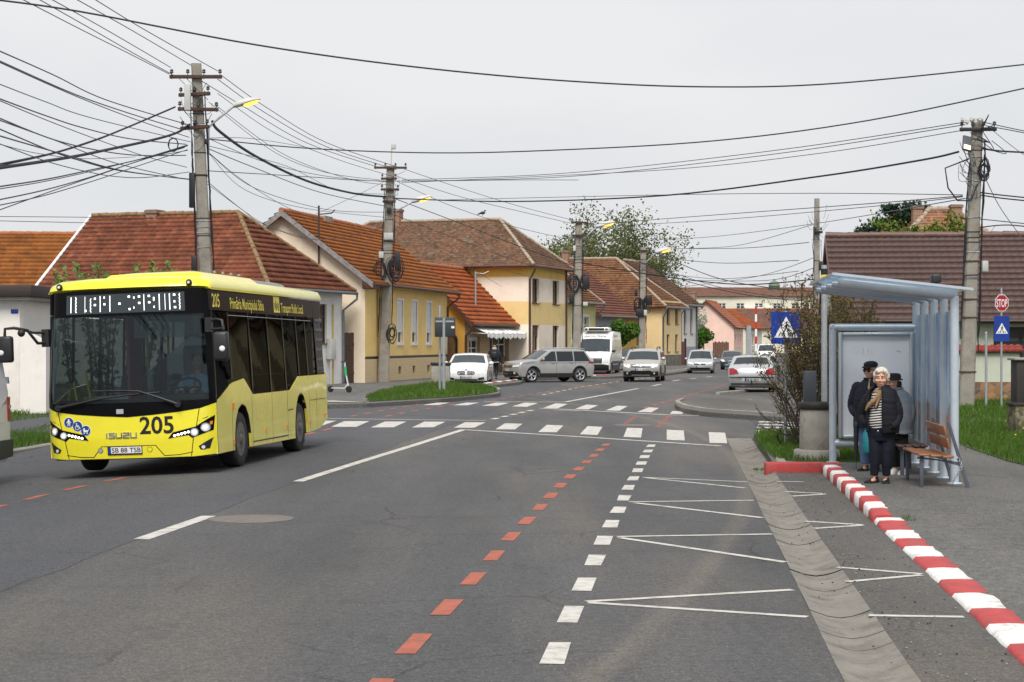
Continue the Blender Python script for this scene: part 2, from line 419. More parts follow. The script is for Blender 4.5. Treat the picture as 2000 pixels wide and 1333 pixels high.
for i in range(34):
    a = 4+i; c = a+1
    A = [(lerp(xl(a),xr(a),t), a, z-.03) for t, z in prof]; B = [(lerp(xl(c),xr(c),t), c, z-.03) for t, z in prof]
    ch.add(A+B, [(k,k+1,n+k+1,n+k) for k in range(n-1)], 1)
tag(ch.build('road_gutter', [GUT, EARTH]), kind='structure')

def slab(name, pts, top, bot=-.3, mat=PAVE):
    mb = MB(); n = len(pts)
    zt = top if callable(top) else (lambda x, y: top)
    A = [(p[0],p[1],zt(p[0],p[1])) for p in pts]; B = [(p[0],p[1],bot) for p in pts]
    mb.add(A, [tuple(range(n))]); mb.add(A+B, [(i,(i+1)%n,n+(i+1)%n,n+i) for i in range(n)])
    bm = bmesh.new()
    return tag(mb.build(name, mat), kind='structure')
def kerb(name, pts, w=.14, h=.13, base=0.0, mat=KERB, unit=1.0):
    """kerb stones laid along a line, each with its own slight set; w is to the left of the line"""
    mb = MB()
    pts = [V((p[0],p[1],0)) for p in pts]
    for p, q in zip(pts, pts[1:]):
        d = q-p; L = d.length; d.normalize(); nn = V((-d.y,d.x,0))
        k = max(1, round(L/unit))
        for i in range(k):
            a = p+d*(L*i/k+.004); c = p+d*(L*(i+1)/k-.004); hh = h+random.uniform(-.006,.006); s = random.uniform(-.006,.006)
            b0 = base if not callable(base) else base(a.x,a.y)
            ring = lambda o: [(o+nn*s+V((0,0,b0-.15))), o+nn*s+V((0,0,b0+hh-.025)), o+nn*(s+.025)+V((0,0,b0+hh)), o+nn*(w+s)+V((0,0,b0+hh)), o+nn*(w+s)+V((0,0,b0-.15))]
            mb.loft([ring(a), ring(c)], 0, False)
    return tag(mb.build(name, mat), kind='structure')

# right-hand pavement: sunk towards the camera, full kerb height along the shelter
def zpav(x, y): return lerp(.03, .12, clamp((y-19.6)/2.2, 0, 1))
pv = MB()
yy = [4, 8, 12, 16, 19.6, 20, 20.5, 21, 21.8, 24, 28.2]
for a, c in zip(yy, yy[1:]):
    pv.add([(xk(a)+.15,a,zpav(0,a)),(60,a,zpav(0,a)),(60,c,zpav(0,c)),(xk(c)+.15,c,zpav(0,c))], [(0,1,2,3)])
pv.add([(4.0,28.2,.12),(60,28.2,.12),(60,39.0,.12),(6.2,39.0,.12),(5.3,38.6,.12),(4.97,38.0,.12)], [tuple(range(6))])
pv.add([(4.05,28.35,-.1),(4.05,28.35,.12),(4.97,38.0,.12),(4.97,38.0,-.1)], [(0,1,2,3)])
tag(pv.build('pavement', PAVE), kind='structure')
# painted kerb stones, red and white by turns
def kstones(name, y0, y1, per, h, first, wid):
    mb = MB(); y = y0; k = first
    while y < y1-.05:
        c = min(y+per*random.uniform(.93,1.07), y1); r = lambda: random.uniform(-.012,.012)
        rings = []
        n = 4
        for i in range(n+1):
            t = lerp(y+.003, c-.003, i/n); o = V((xk(t)+r()*.5, t, 0)); zt = h+zpav(0,t)-.12 + r()*.5
            rings.append([o+V((.0,0,-.1)), o+V((.01,0,zt-.035)), o+V((.035,0,zt-.005)), o+V((.16,0,zt)), o+V((wid+r(),0,zt-.004)), o+V((wid,0,-.1))])
        mb.loft(rings, k % 2, True)
        y = c; k += 1
    return tag(mb.build(name, [WHK, REDK]), kind='structure')
kstones('kerb', 20.35, 28.1, .62, .15, 1, .22)
kstones('kerb', 4.0, 20.3, .80, .128, 0, .30)
rk = MB(); rk.bbox(3.86, 4.78, 28.12, 28.36, -.1, .15, .02); rk.bbox(4.80, 5.02, 28.02, 28.3, -.1, .148, .02)
tag(rk.build('kerb', REDK), kind='structure')
kerb('kerb', [(4.08,28.4),(4.45,32.2),(4.85,36.2),(5.0,38.0),(5.3,38.7),(6.2,39.15),(12,39.4)][::-1], .14, .14)
# left: verge strips, footway and kerb beyond the lay-by
def stripx(o, y): return -9.6 + .1*(y-35) + o
def leftstrip(name, o0, o1, top, mat):
    yy = [8,20,30,40,52,58]
    return slab(name, [(stripx(o0,y),y) for y in yy]+[(stripx(o1,y),y) for y in yy[::-1]], top, -.5, mat)
leftstrip('verge', -2.3, -.13, -.085, TURF); leftstrip('footpath', -3.9, -2.3, -.075, PAVE); leftstrip('verge', -26, -3.9, -.07, TURF)
kerb('kerb', [(stripx(0,y),y) for y in (10,20,30,40,50,58)], .13, .14, base=-.225)
# far left: footway along the houses, corner island, kerbs
L_ = lambda lst, h: [G(a,b,h)[:2] for a, b in lst]
edge = L_([(600,792),(640,790),(717,788),(800,783),(890,777),(940,772),(972,769),(978,766),(970,762),(950,757),(955,753),(1015,746.5),(1022,743),(1050,738.5),(1190,735.5),(1215,734.5),(1304,729.5),(1340,725),(1365,717),(1380,710)], .13)
slab('pavement', edge + [(40,260),(20,330),(-60,330),(-60,72),(-22,60.5)], .12, -.3, PAVE)
e2 = L_([(717,788),(800,783),(890,777),(940,772),(972,769),(978,766),(970,762),(950,757)], .0)
kerb('kerb', e2[::-1][::-1], .16, .15)
kerb('kerb', L_([(1304,729.5),(1340,725),(1365,717)], .0), .16, .15)
rw = MB()
def rwk(pts, n, first):
    A = [V((*p,0)) for p in pts]
    for i in range(n):
        a = A[0].lerp(A[1], i/n); c = A[0].lerp(A[1], (i+1)/n); d = (c-a).normalized(); nn = V((-d.y,d.x,0))
        ring = lambda o: [o+V((0,0,-.1)), o+V((0,0,.14)), o+nn*.03+V((0,0,.16)), o+nn*.2+V((0,0,.16)), o+nn*.2+V((0,0,-.1))]
        rw.loft([ring(a), ring(c)], (i+first) % 2, False)
rwk(L_([(953,755),(1016,747)], 0), 7, 0); rwk(L_([(1050,741),(1192,737.8)], 0), 5, 1)
tag(rw.build('kerb', [WHK, REDK]), kind='structure')
rp = MB()      # pale ramp slabs by the crossing
a = [G(600,795,.02), G(642,797,.02), G(700,791,.03), G(717,787,.13), G(650,783,.13), G(600,785,.13)]
rp.add([p+V((0,0,.008)) for p in a], [tuple(range(6))]); tag(rp.build('ramp_slabs', M_('pale_slab', (.42,.39,.35), .9, var=.2, scale=3)), kind='structure')
# far right island
isl = [(1318,788),(1322,793),(1334,798),(1368,804),(1400,807),(1491,813),(1600,819)]
islp = L_(isl, .12)
slab('pavement', islp + L_([(1900,800),(1640,778),(1500,781.5),(1395,777.5),(1335,783)], .12), .12, -.2, BAY)
kerb('kerb', [G(a,b+1.5,0)[:2] for a, b in [(1330,784)]+isl], .14, .125)
kerb('kerb', L_([(1405,771),(1462,766)], 0), .14, .1)
# grass corner (soil under the blades) and the raised far plots
TURFS = []
def turf(pts, h): TURFS.append(([V((*p,0)) for p in pts], h)); return slab('verge', pts, h, -.2, TURF)
turf(L_([(1480,864),(1514,897),(1560,902),(1700,904),(1745,880),(1740,846),(1478,846)], .12), .135)
turf(L_([(1760,862),(1872,864),(1887,874),(1925,887),(1973,903),(2000,909),(2200,945),(2500,850),(2300,828.5),(1760,828.5)], .12), .135)
turf(L_([(1700,822),(2600,822),(2600,775),(1700,775)], .12), .14)
kerb('kerb', L_([(2500,828.5),(1700,828.5)], .1), .16, .09, base=.1)
turf(L_([(722,784),(890,775),(950,769),(972,764),(950,757),(880,750),(800,756),(745,766),(718,776)], .14), .15)

# ---- painted markings, 4 mm proud
def at_ground(x, y, o=.004): return V((x, y, gz(x,y)+o))
class Mark:
    def __init__(s): s.mb = MB()
    def quad(s, px): s.mb.add([G(a,b)+V((0,0,.004)) for a, b in px], [tuple(range(len(px)))])
    def line(s, px, w, o=.004):
        pts = [G(a,b) for a, b in px]
        for p, q in zip(pts, pts[1:]):
            d = (q-p).normalized(); nn = V((-d.y,d.x,0))*w/2; n = max(1, int((q-p).length/1.5))
            for i in range(n):
                a = p.lerp(q,i/n); c = p.lerp(q,(i+1)/n)
                s.mb.add([at_ground(a.x+nn.x,a.y+nn.y,o),at_ground(a.x-nn.x,a.y-nn.y,o),at_ground(c.x-nn.x,c.y-nn.y,o),at_ground(c.x+nn.x,c.y+nn.y,o)], [(0,1,2,3)])
    def dashes(s, px, w, on, off, y0=None, wob=.0):
        pts = [G(a,b) for a, b in px]
        if y0 is not None:
            d = (pts[1]-pts[0])/(pts[1].y-pts[0].y); pts[0] = pts[0]+d*(y0-pts[0].y)
        seg = [(p, q, (q-p).length) for p, q in zip(pts, pts[1:])]; T = sum(x[2] for x in seg)
        def at(t):
            for p, q, l in seg:
                if t <= l: return p.lerp(q, t/l), (q-p).normalized()
                t -= l
            return seg[-1][1], (seg[-1][1]-seg[-1][0]).normalized()
        t = 0
        while t+on < T:
            a, d = at(t); c, _ = at(t+on); nn = V((-d.y,d.x,0))*w/2; r = lambda: V((random.uniform(-wob,wob),random.uniform(-wob,wob),0))
            v = [a+nn+r(), a-nn+r(), c-nn+r(), c+nn+r()]
            s.mb.add([at_ground(p.x,p.y) for p in v], [(0,1,2,3)]); t += on+off
    def done(s, name, mat): return tag(s.mb.build(name, mat), kind='structure')
m = Mark()
m.dashes([(1078,1298),(1105,1225),(1143,1138),(1165,1089),(1182,1050),(1196,1020),(1209,994),(1220,970),(1229,950),(1238,934),(1251,908),(1262,888),(1275,866)], .155, .82, .86, 11.44, .008)
m.done('road_markings', WHITEM)
m = Mark()
m.dashes([(752,1325),(808,1258),(876,1184),(929,1126),(971,1079),(1004,1042),(1034,1013),(1059,987),(1080,964),(1098,945),(1115,930),(1130,916),(1160,890),(1192,861)], .14, .82, .86, 10.13, .008)
m.dashes([(20,984.5),(104,963),(186,945),(256,931),(420,893),(560,858),(655,836)], .13, .85, .75, 22.3, .006)
m.dashes([(683,814),(710,809),(775,797),(830,788)], .13, .9, .9); m.dashes([(752,814),(797,805),(846,797),(890,789)], .13, .9, .9)
m.dashes([(960,783),(1013,774),(1100,761),(1193,749)], .12, .9, .9)
m.dashes([(1216,832),(1230,822),(1244,812)], .13, .55, .55); m.dashes([(1285,834),(1296,824),(1307,813)], .13, .55, .55)
m.dashes([(1258,797),(1300,785),(1340,774),(1400,757),(1430,747)], .14, 1.1, 1.1)
m.done('road_markings', ORANGEM)
Z4 = lambda L: [(580+x/2.326, 720+y/2.326) for x, y in L]
m = Mark()
for q in [[(155,266),(270,266),(330,240),(215,240)],[(335,269),(440,268),(498,242),(400,242)],[(522,269),(620,268),(675,243),(580,242)],[(712,270),(805,270),(857,246),(765,245)],[(902,277),(990,278),(1025,252),(945,250)],[(1095,290),(1180,291),(1210,260),(1135,257)],[(1285,300),(1365,303),(1388,266),(1320,263)],[(1483,312),(1563,315),(1570,273),(1500,270)],[(1680,325),(1762,328),(1757,283),(1680,279)],[(1875,339),(1955,341),(1945,293),(1870,290)],[(60,262),(110,262),(180,238),(125,238)]]:
    m.quad(Z4(q))
for q in [[(440,166),(500,166),(545,157),(490,156)],[(570,167),(640,167),(695,156),(635,156)],[(705,168),(775,168),(828,156),(770,156)],[(840,170),(910,171),(965,157),(905,156)],[(977,173),(1045,175),(1095,158),(1035,156)],[(1120,180),(1185,182),(1230,162),(1175,159)],[(1262,185),(1325,187),(1368,168),(1315,165)],[(1402,191),(1465,193),(1502,172),(1455,170)],[(1547,198),(1610,200),(1645,180),(1600,177)],[(1695,207),(1750,208),(1758,196),(1705,194)],[(300,163),(350,163),(400,158),(355,157)]]:
    m.quad(Z4(q))
for y in (818.5, 824, 829.5, 835, 841.5, 849):
    m.quad([(1484-(y-818)*.4,y+1.4),(1590,y+3.6),(1590,y+1.4),(1486-(y-818)*.4,y-.8)])
m.done('road_markings', WHITEM)
m = Mark()
m.line(Z4([(760,279),(1300,312),(1925,353)]), .16); m.line(Z4([(140,228),(500,233),(860,237)]), .16)
m.line(Z4([(1105,181),(1700,212),(1900,216)]), .2); m.line(Z4([(850,152),(1220,153)]), .25)
m.line([(582,941.5),(700,904),(800,873),(905,840)], .16, .006); m.line([(276,1054),(408,1008.5)], .17)
m.line(Z4([(1220,153),(1550,92)]), .16, .006)
for a, c in [((1615,80),(1652,72)),((1705,58),(1740,52)),((1785,48),(1815,44)),((1860,40),(1885,37))]: m.line(Z4([a,c]), .16)
m.dashes(Z4([(890,231),(985,209),(1045,195),(1090,185)]), .16, .7, .7)
m.dashes([(1060,772),(1130,757),(1200,747),(1270,738)], .12, .9, 1.1)
m.line([(1400,801),(1475,801.5)], .3); m.line([(1445,784),(1462,780)], .3)
m.done('road_markings', WHITEM)
m = Mark()
for a, c, w in [((1145,1176),(1548,1153),.09),((1150,1178),(1577,1206),.09),((1205,1049),(1508,1044),.09),((1210,1051),(1535,1099),.09),((1228,981),(1472,978),.09),((1240,983),(1488,1012),.09),((1255,933),(1460,942),.08),((1262,934),(1455,954),.08),
    ((1697,1203),(1883,1206),.09),((1637,1109),(1800,1122),.08),((1655,1137),(1800,1124),.08),((1573,1019),(1685,1026),.09),((1590,1033),(1685,1027),.09),((1535,961),(1612,965),.09),((1546,970),(1612,966),.09),((1517,941),(1570,942),.08)]:
    m.line([a, c], w)
m.done('road_markings', WHITEM)
MANH = M_('cast_iron_lid', (.16,.135,.12), .75, var=.3, scale=6, bump=.8, bscale=18)
for (px, py, r) in ((490,1014,.40),(1236,831,.38),(1110,803,.38)):
    c = G(px,py); mb = MB(); mb.lathe([(r+.09,.002),(r+.09,.006),(r+.01,.007),(r,.003),(r-.02,.008),(.02,.009)], 28, 0)
    o = mb.build('manhole_cover', MANH); o.location = c
    tag(o, {490:'round iron manhole cover in the road beside the end of a short white dash',1236:'iron manhole cover between the two zebra crossings beside red dashes',1110:'iron manhole cover near the far zebra crossing line, farthest of the covers'}[px], 'manhole cover')
# ------------------------------------------------------------------ houses
def tile_roof(mb, E0, E1, R0, R1, row=.33, col=.3, amp=.034, lift=.095, mi=0, jit=.0):
    """rows of overlapping tiles between eave E0-E1 and ridge R0-R1 (R0 = R1 for a hip end)"""
    E0, E1, R0, R1 = map(V, (E0, E1, R0, R1))
    u = (E1-E0).normalized()
    wv = (R0-E0) - u*((R0-E0).dot(u)); H = wv.length; w = wv/H
    n = u.cross(w).normalized()
    if n.z < 0: n = -n
    nr = max(2, round(H/row)); rh = H/nr
    uL = lambda t: ((R0-E0).dot(u))*t/H
    uR = lambda t: (E1-E0).length + ((R1-E1).dot(u))*t/H
    st = col/4
    for i in range(nr):
        t0, t1 = i*rh, min(H, (i+1)*rh+.02)
        lo, hi = min(uL(t0),uL(t1)), max(uR(t0),uR(t1))
        ks = [lo] + [k*st for k in range(math.ceil(lo/st+.01), math.floor(hi/st-.01)+1)] + [hi]
        vs = []; uv = []
        for k in ks:
            c = math.floor(k/col); jj = random.Random(c*131+i*7).uniform(-jit,jit) if jit else 0
            ph = (k/col) % 1.0
            h = amp*(math.sin(2*PI*ph)*.5+.5)
            for t, ex in ((t0,-.03),(t0,lift+jj),(t1,.006)):
                kk = clamp(k, uL(t), uR(t))
                vs.append(E0+u*kk+w*t+n*((h if ex > 0 else h*.5)+ex)); uv.append((k+1e-3, min(t, t0+rh*.99)+.01))
        fs = []
        for j in range(len(ks)-1):
            a = j*3; fs += [(a,a+3,a+4,a+1),(a+1,a+4,a+5,a+2)]
        mb.add(vs, fs, mi, True, None, uv)
    # boarding beneath
    o = n*-.05
    mb.add([E0+o,E1+o,R1+o,R0+o], [(0,1,2,3)], 1, False, None, [(0,0)]*4)
def ridge_tiles(mb, A, B, r=.13, mi=0, step=.38):
    A, B = V(A), V(B); L = (B-A).length; n = max(1, round(L/step)); d = (B-A)/n
    for i in range(n):
        a = A+d*i; b = A+d*(i+1.08); j = V((0,0,random.uniform(-.01,.015)))
        mb.tube([a+j, b+j], [r*1.08, r*.92], 7, mi)
def wall(mb, P0, Q0, z0, z1, holes=(), depth=.16, mi=0, bands=(), back=False):
    """upright wall from P0 to Q0 (outside on the right hand); holes (a0,a1,b0,b1) get reveals; bands [(z,mi)] paint courses"""
    P0, Q0 = V((*P0,0)), V((*Q0,0)); d = (Q0-P0); L = d.length; d.normalize(); out = V((d.y,-d.x,0))
    As = sorted({0, L, *[h[0] for h in holes], *[h[1] for h in holes]})
    Bs = sorted({z0, z1, *[h[2] for h in holes], *[h[3] for h in holes], *[b[0] for b in bands if z0 < b[0] < z1]})
    pt = lambda a, b, o=0: P0+d*a+V((0,0,b))-out*o
    for a0, a1 in zip(As, As[1:]):
        for b0, b1 in zip(Bs, Bs[1:]):
            am, bm_ = (a0+a1)/2, (b0+b1)/2
            if any(h[0] < am < h[1] and h[2] < bm_ < h[3] for h in holes): continue
            k = mi
            for z, q in bands:
                if bm_ > z: k = q
            mb.add([pt(a0,b0),pt(a1,b0),pt(a1,b1),pt(a0,b1)], [(0,1,2,3)], k, False, None, [(a0,b0),(a1,b0),(a1,b1),(a0,b1)])
    for a0, a1, b0, b1 in holes:
        k = mi
        for z, q in bands:
            if (b0+b1)/2 > z: k = q
        c = [(a0,b0),(a1,b0),(a1,b1),(a0,b1)]
        for (p, q), (r, s) in zip(c, c[1:]+c[:1]):
            mb.add([pt(p,q),pt(r,s),pt(r,s,depth),pt(p,q,depth)], [(0,1,2,3)], k, False)
def frame_m(P0, Q0):
    P0, Q0 = V((*P0,0)), V((*Q0,0)); d = (Q0-P0).normalized(); out = V((d.y,-d.x,0))
    m = Matrix.Identity(4)
    for r in range(3): m[r][0] = d[r]; m[r][1] = -out[r]; m[r][2] = (0,0,1)[r]; m[r][3] = P0[r]
    return m          # local (along, inwards, up)
def window(par, P0, Q0, hole, depth=.16, fmat=WHITE, gmat=GLASSB, mull=1, fw=.06, shutter=0.0, smat=WHITE, sill=True, surround=None, name='window'):
    a0, a1, b0, b1 = hole; Mx = frame_m(P0, Q0)
    mb = MB(); y0, y1 = depth-.07, depth+.01
    for r in ((a0,a0+fw,b0,b1),(a1-fw,a1,b0,b1),(a0+fw,a1-fw,b0,b0+fw),(a0+fw,a1-fw,b1-fw,b1)): mb.box(r[0],r[1],y0,y1,r[2],r[3],0,Mx)
    for k in range(mull):
        c = lerp(a0,a1,(k+1)/(mull+1)); mb.box(c-fw*.5,c+fw*.5,y0+.004,y1,b0+fw,b1-fw,0,Mx)
    if b1-b0 > 1.4 and mull: mb.box(a0+fw,a1-fw,y0+.008,y1,lerp(b0,b1,.68)-.03,lerp(b0,b1,.68)+.03,0,Mx)
    if surround is not None:
        s = surround
        for r in ((a0-s,a0,b0-s,b1+s),(a1,a1+s,b0-s,b1+s),(a0,a1,b0-s,b0),(a0,a1,b1,b1+s)): mb.box(r[0],r[1],-.035,.03,r[2],r[3],0,Mx)
    w = mb.build(name, fmat, par)
    pm = MB(); pm.box(a0+fw*.5,a1-fw*.5,depth-.03,depth-.02,b0+fw*.5,b1-fw*.5,0,Mx); pm.build('pane', gmat, w)
    if shutter > 0:
        sm = MB(); zz = b1-.02; zb = b1-(b1-b0)*shutter
        while zz > zb: sm.box(a0+.02,a1-.02,depth-.115,depth-.085,zz-.052,zz-.004,0,Mx); zz -= .056
        sm.build('shutter', smat, w)
    if sill:
        sm = MB(); sm.box(a0-.06,a1+.06,-.07,depth-.07,b0-.05,b0-.002,0,Mx); sm.build('sill', fmat, w)
    return w
GUTM = M_('grey_gutter', (.16,.18,.2), .5, .3, var=.2); GUTB = M_('brown_gutter', (.09,.035,.022), .5, var=.25)
def gutter(par, A, B, mat, down=None, ground=.15, out=(0,-1)):
    """half-round gutter from A to B and a downpipe with a swan-neck at `down` (wall point)"""
    mb = MB(); A, B = V(A), V(B)
    mb.tube([A, A.lerp(B,.5), B], .075, 8)
    mb.build('gutter', mat, par)
    if down is not None:
        D = V(down); mb = MB()
        mb.tube([B+V((0,0,-.03)), B+V((0,0,-.25)), V((D.x,D.y,B.z-.75)), V((D.x,D.y,ground))], .055, 8); mb.build('downpipe', mat, par)
def chimney(par, x, y, z0, z1, w=.5, d=.4, mat=None):
    mb = MB(); 
    for P0, Q0 in (((x,y+d),(x,y)),((x,y),(x+w,y)),((x+w,y),(x+w,y+d)),((x+w,y+d),(x,y+d))): wall(mb, P0, Q0, z0, z1)
    mb.add([(x,y,z1),(x+w,y,z1),(x+w,y+d,z1),(x,y+d,z1)], [(0,1,2,3)], 0, False, None, [(0,0)]*4)
    mb.box(x-.05,x+w+.05,y-.05,y+d+.05,z1-.16,z1-.03,1)
    return mb.build('chimney', [mat or BRICKO, M_('chimney_cap', (.22,.15,.11), .9, var=.3)], par)
def shell(L, D, z1, holesF=(), holesG=(), bands=(), ridge=None, hip0=0, z0=.05, inset=.0, mi=0, bandsG=None, axis='x'):
    """four walls in house space (facade y=0 faces the street, gable x=0 faces the camera) with gable tops"""
    mb = MB()
    wall(mb, (0,D), (0,0), z0, z1, holesG, .16, mi, bandsG if bandsG is not None else bands)
    wall(mb, (0,0), (L,0), z0, z1, holesF, .16, mi, bands)
    wall(mb, (L,0), (L,D), z0, z1, (), .16, mi, bands); wall(mb, (L,D), (0,D), z0, z1, (), .16, mi, bands)
    return mb
BOARD = M_('roof_boards', (.12,.075,.045), .8, var=.3)
BRICKO = M_brick('old_brick', (.32,.13,.07), (.24,.09,.05), (.33,.28,.22), 1, .25, .075)
def house(name, org, ang, label):
    return empty(name, org, math.radians(90-ang), label, 'house')
def roof_gable(par, L, D, ze, zr, mats, oh=.4, ohx=.3, row=.33, col=.3, amp=.028, board=GUTB, jit=0, chim=None, lift=.095):
    """ridge along x"""
    mb = MB(); dz = (zr-ze)/(D/2)*oh; hy = D/2
    tile_roof(mb, (-ohx,-oh,ze-dz), (L+ohx,-oh,ze-dz), (-ohx,hy,zr), (L+ohx,hy,zr), row, col, amp, lift, 0, jit)
    tile_roof(mb, (L+ohx,D+oh,ze-dz), (-ohx,D+oh,ze-dz), (L+ohx,hy,zr), (-ohx,hy,zr), row, col, amp, lift, 0, jit)
    ridge_tiles(mb, (-ohx,hy,zr+.06), (L+ohx,hy,zr+.06), .12, 2)
    r = mb.build('roof', [mats[0], BOARD, mats[1]], par)
    for x in (-ohx-.03, L+ohx+.005):
        bb = MB()
        for y0 in (-oh, D+oh):
            a = V((x,y0,ze-dz)); b = V((x,hy,zr)); 
            bb.add([a+V((0,0,-.2)), b+V((0,0,-.2)), b+V((0,0,.07)), a+V((0,0,.07)), a+V((.03,0,-.2)), b+V((.03,0,-.2)), b+V((.03,0,.07)), a+V((.03,0,.07))], [(0,1,2,3),(4,7,6,5),(0,4,5,1),(3,2,6,7),(0,3,7,4),(1,5,6,2)])
        bb.build('bargeboard', board, r)
    return r
def gable_top(mb, x, D, z1, zr, mi, out=-1):
    vs = [(x,0,z1),(x,D,z1),(x,D/2,zr)]
    mb.add(vs, [(0,1,2)], mi, False, None, [(0,z1),(D,z1),(D/2,zr)])
def roof_hip(par, L, D, ze, zr, mats, ins_y, oh=.4, row=.33, col=.3, amp=.028, jit=0, lift=.095, back=True, ext=0):
    """ridge along y at x=L/2; a hip over the street front (y=0); y=D end is a gable when back is False"""
    mb = MB(); k = (zr-ze)/(L/2)*oh; hx = L/2; zz = ze-k
    f = (-oh,-oh,zz); g_ = (L+oh,-oh,zz); a = (hx,ins_y,zr); yb = D-ins_y if back else D+ext; b = (hx,yb,zr)
    h = (-oh,D+oh if back else D+ext,zz); i_ = (L+oh,D+oh if back else D+ext,zz)
    tile_roof(mb, f, g_, a, a, row, col, amp, lift, 0, jit)
    tile_roof(mb, h, f, b, a, row, col, amp, lift, 0, jit)
    tile_roof(mb, g_, i_, a, b, row, col, amp, lift, 0, jit)
    if back: tile_roof(mb, i_, h, b, b, row, col, amp, lift, 0, jit)
    up = V((0,0,.07))
    for p, q in ((f,a),(g_,a),(a,b)) + (((h,b),(i_,b)) if back else ()): ridge_tiles(mb, V(p)+up, V(q)+up, .105, 2)
    r = mb.build('roof', [mats[0], BOARD, mats[1]], par)
    return r
def eave_z(ze, zr, run, oh): return ze-(zr-ze)/run*oh

T_RED = M_tile('red_clay_tiles', [(.20,.06,.030),(.25,.078,.038),(.165,.05,.027),(.285,.10,.05)], .5, (.05,.03,.022), .55)
T_OCH = M_tile('ochre_clay_tiles', [(.25,.083,.015),(.30,.105,.02),(.21,.066,.013),(.275,.095,.018)], .35, (.15,.055,.018), .5)
T_OCH2 = M_tile('rust_orange_tiles', [(.31,.098,.018),(.37,.125,.026),(.27,.08,.015),(.34,.11,.022)], .3, (.16,.06,.018), .45)
T_ORG = M_tile('orange_clay_tiles', [(.40,.10,.03),(.46,.13,.04),(.36,.085,.026),(.43,.115,.032)], .35, (.12,.05,.025), .35)
T_OLD = M_tile('old_plain_tiles', [(.13,.07,.042),(.19,.105,.065),(.22,.10,.05),(.10,.06,.04),(.23,.165,.11)], .35, (.07,.045,.03), .6, .2, .17)
T_OLD2 = M_tile('old_orange_tiles', [(.22,.10,.05),(.28,.13,.065),(.19,.085,.042),(.31,.17,.09)], .35, (.10,.055,.03), .5, .22, .2)
T_BRN = M_tile('brown_metal_tiles', [(.064,.033,.028),(.070,.036,.030),(.060,.031,.026)], .12, None, 0, .36, .26, .5)
T_FAR = M_tile('far_brown_tiles', [(.17,.09,.065),(.2,.105,.075),(.15,.08,.06)], .25, None, 0, .5, .4)
T_PINK = M_tile('salmon_tiles', [(.46,.17,.09),(.52,.2,.11),(.42,.14,.075)], .3, (.2,.1,.07), .4)
R_MOSS = M_('mossy_ridge_tiles', (.23,.145,.07), .9, var=.55, scale=6, dirt=(.14,.06,.035), dirtamt=.7)
R_ORG = M_('orange_ridge_tiles', (.36,.13,.05), .85, var=.3, scale=5); R_RED = M_('red_ridge_tiles', (.24,.09,.055), .85, var=.4, scale=5)
R_WHT = M_('mortared_ridge_tiles', (.36,.29,.22), .9, var=.5, scale=8); R_BRN = M_('brown_ridge_tiles', (.13,.072,.058), .5, var=.15)
def stucco(name, c, d=(.3,.26,.2), amt=.45, s=.8): return M_(name, c, .9, var=.11, scale=s, bump=.15, bscale=70, dirt=d, dirtamt=amt)
W_CREAM = stucco('cream_render', (.88,.74,.57), (.5,.4,.3)); W_YEL = stucco('yellow_render', (.85,.60,.22), (.55,.40,.2), .3); W_WHT = stucco('white_render', (.78,.77,.75), (.36,.34,.31), .4)
W_ORG = stucco('orange_render', (.74,.40,.08)); W_CRM2 = stucco('pale_cream_render', (.88,.78,.65)); W_GRN = stucco('lime_render', (.72,.66,.32)); W_GRY = stucco('grey_render', (.30,.32,.34))
W_OCH = stucco('ochre_render', (.55,.33,.08)); W_SAND = stucco('sand_render', (.82,.62,.33)); W_PINK = stucco('pink_render', (.80,.55,.46)); W_PALE = stucco('pale_yellow_render', (.70,.66,.53))
W_OFF = stucco('stained_white_render', (.80,.76,.71), (.4,.33,.26), .5, .5); W_SAGE = stucco('sage_render', (.52,.55,.45))
PLB = M_brick('cream_plinth_tiles', (.66,.50,.28), (.70,.55,.33), (.48,.36,.2), 1, .28, .09, .006); BLKT = M_('dark_tile_band', (.02,.016,.014), .4)
SHOPB = M_brick('buff_brick', (.52,.38,.22), (.58,.44,.27), (.38,.28,.17), 1, .26, .085, .012)
WOOD = M_('dark_boards', (.06,.03,.02), .75, var=.35, scale=3); WOODF = M_('brown_timber', (.10,.045,.022), .6, var=.3, scale=5); WOODO = M_('weathered_boards', (.20,.12,.05), .8, var=.4, scale=3)
def stone_mat(name, cols, mortar, scale):
    m, nt, b, N, L = nodes(name); tc = N('ShaderNodeTexCoord')
    vo = N('ShaderNodeTexVoronoi', Scale=scale); L(tc.outputs['Object'], vo.inputs['Vector'])
    r = ramp(nt, [(i/(len(cols)-1), c) for i, c in enumerate(cols)]); sx = N('ShaderNodeSeparateColor'); L(vo.outputs['Color'], sx.inputs[0]); L(sx.outputs[0], r.inputs['Fac'])
    ve = N('ShaderNodeTexVoronoi', feature='DISTANCE_TO_EDGE', Scale=scale); L(tc.outputs['Object'], ve.inputs['Vector'])
    er = ramp(nt, [(.02, 1), (.05, 0)]); L(ve.outputs['Distance'], er.inputs['Fac'])
    mx = N('ShaderNodeMix', data_type='RGBA'); L(er.outputs[0], mx.inputs[0]); L(r.outputs[0], mx.inputs[6]); mx.inputs[7].default_value = c4(mortar)
    L(mx.outputs[2], b.inputs['Base Color']); b.inputs['Roughness'].default_value = .85
    bp = N('ShaderNodeBump', Strength=.6, Distance=.03); L(ve.outputs['Distance'], bp.inputs['Height']); L(bp.outputs[0], b.inputs['Normal'])
    return m
STONE = stone_mat('crazy_stone', [(.30,.14,.05),(.14,.09,.07),(.38,.2,.09),(.09,.075,.07),(.24,.12,.05)], (.22,.16,.1), 4.5)
STONEG = stone_mat('grey_stone', [(.2,.18,.14),(.12,.11,.09),(.26,.24,.19)], (.1,.09,.07), 4.0)

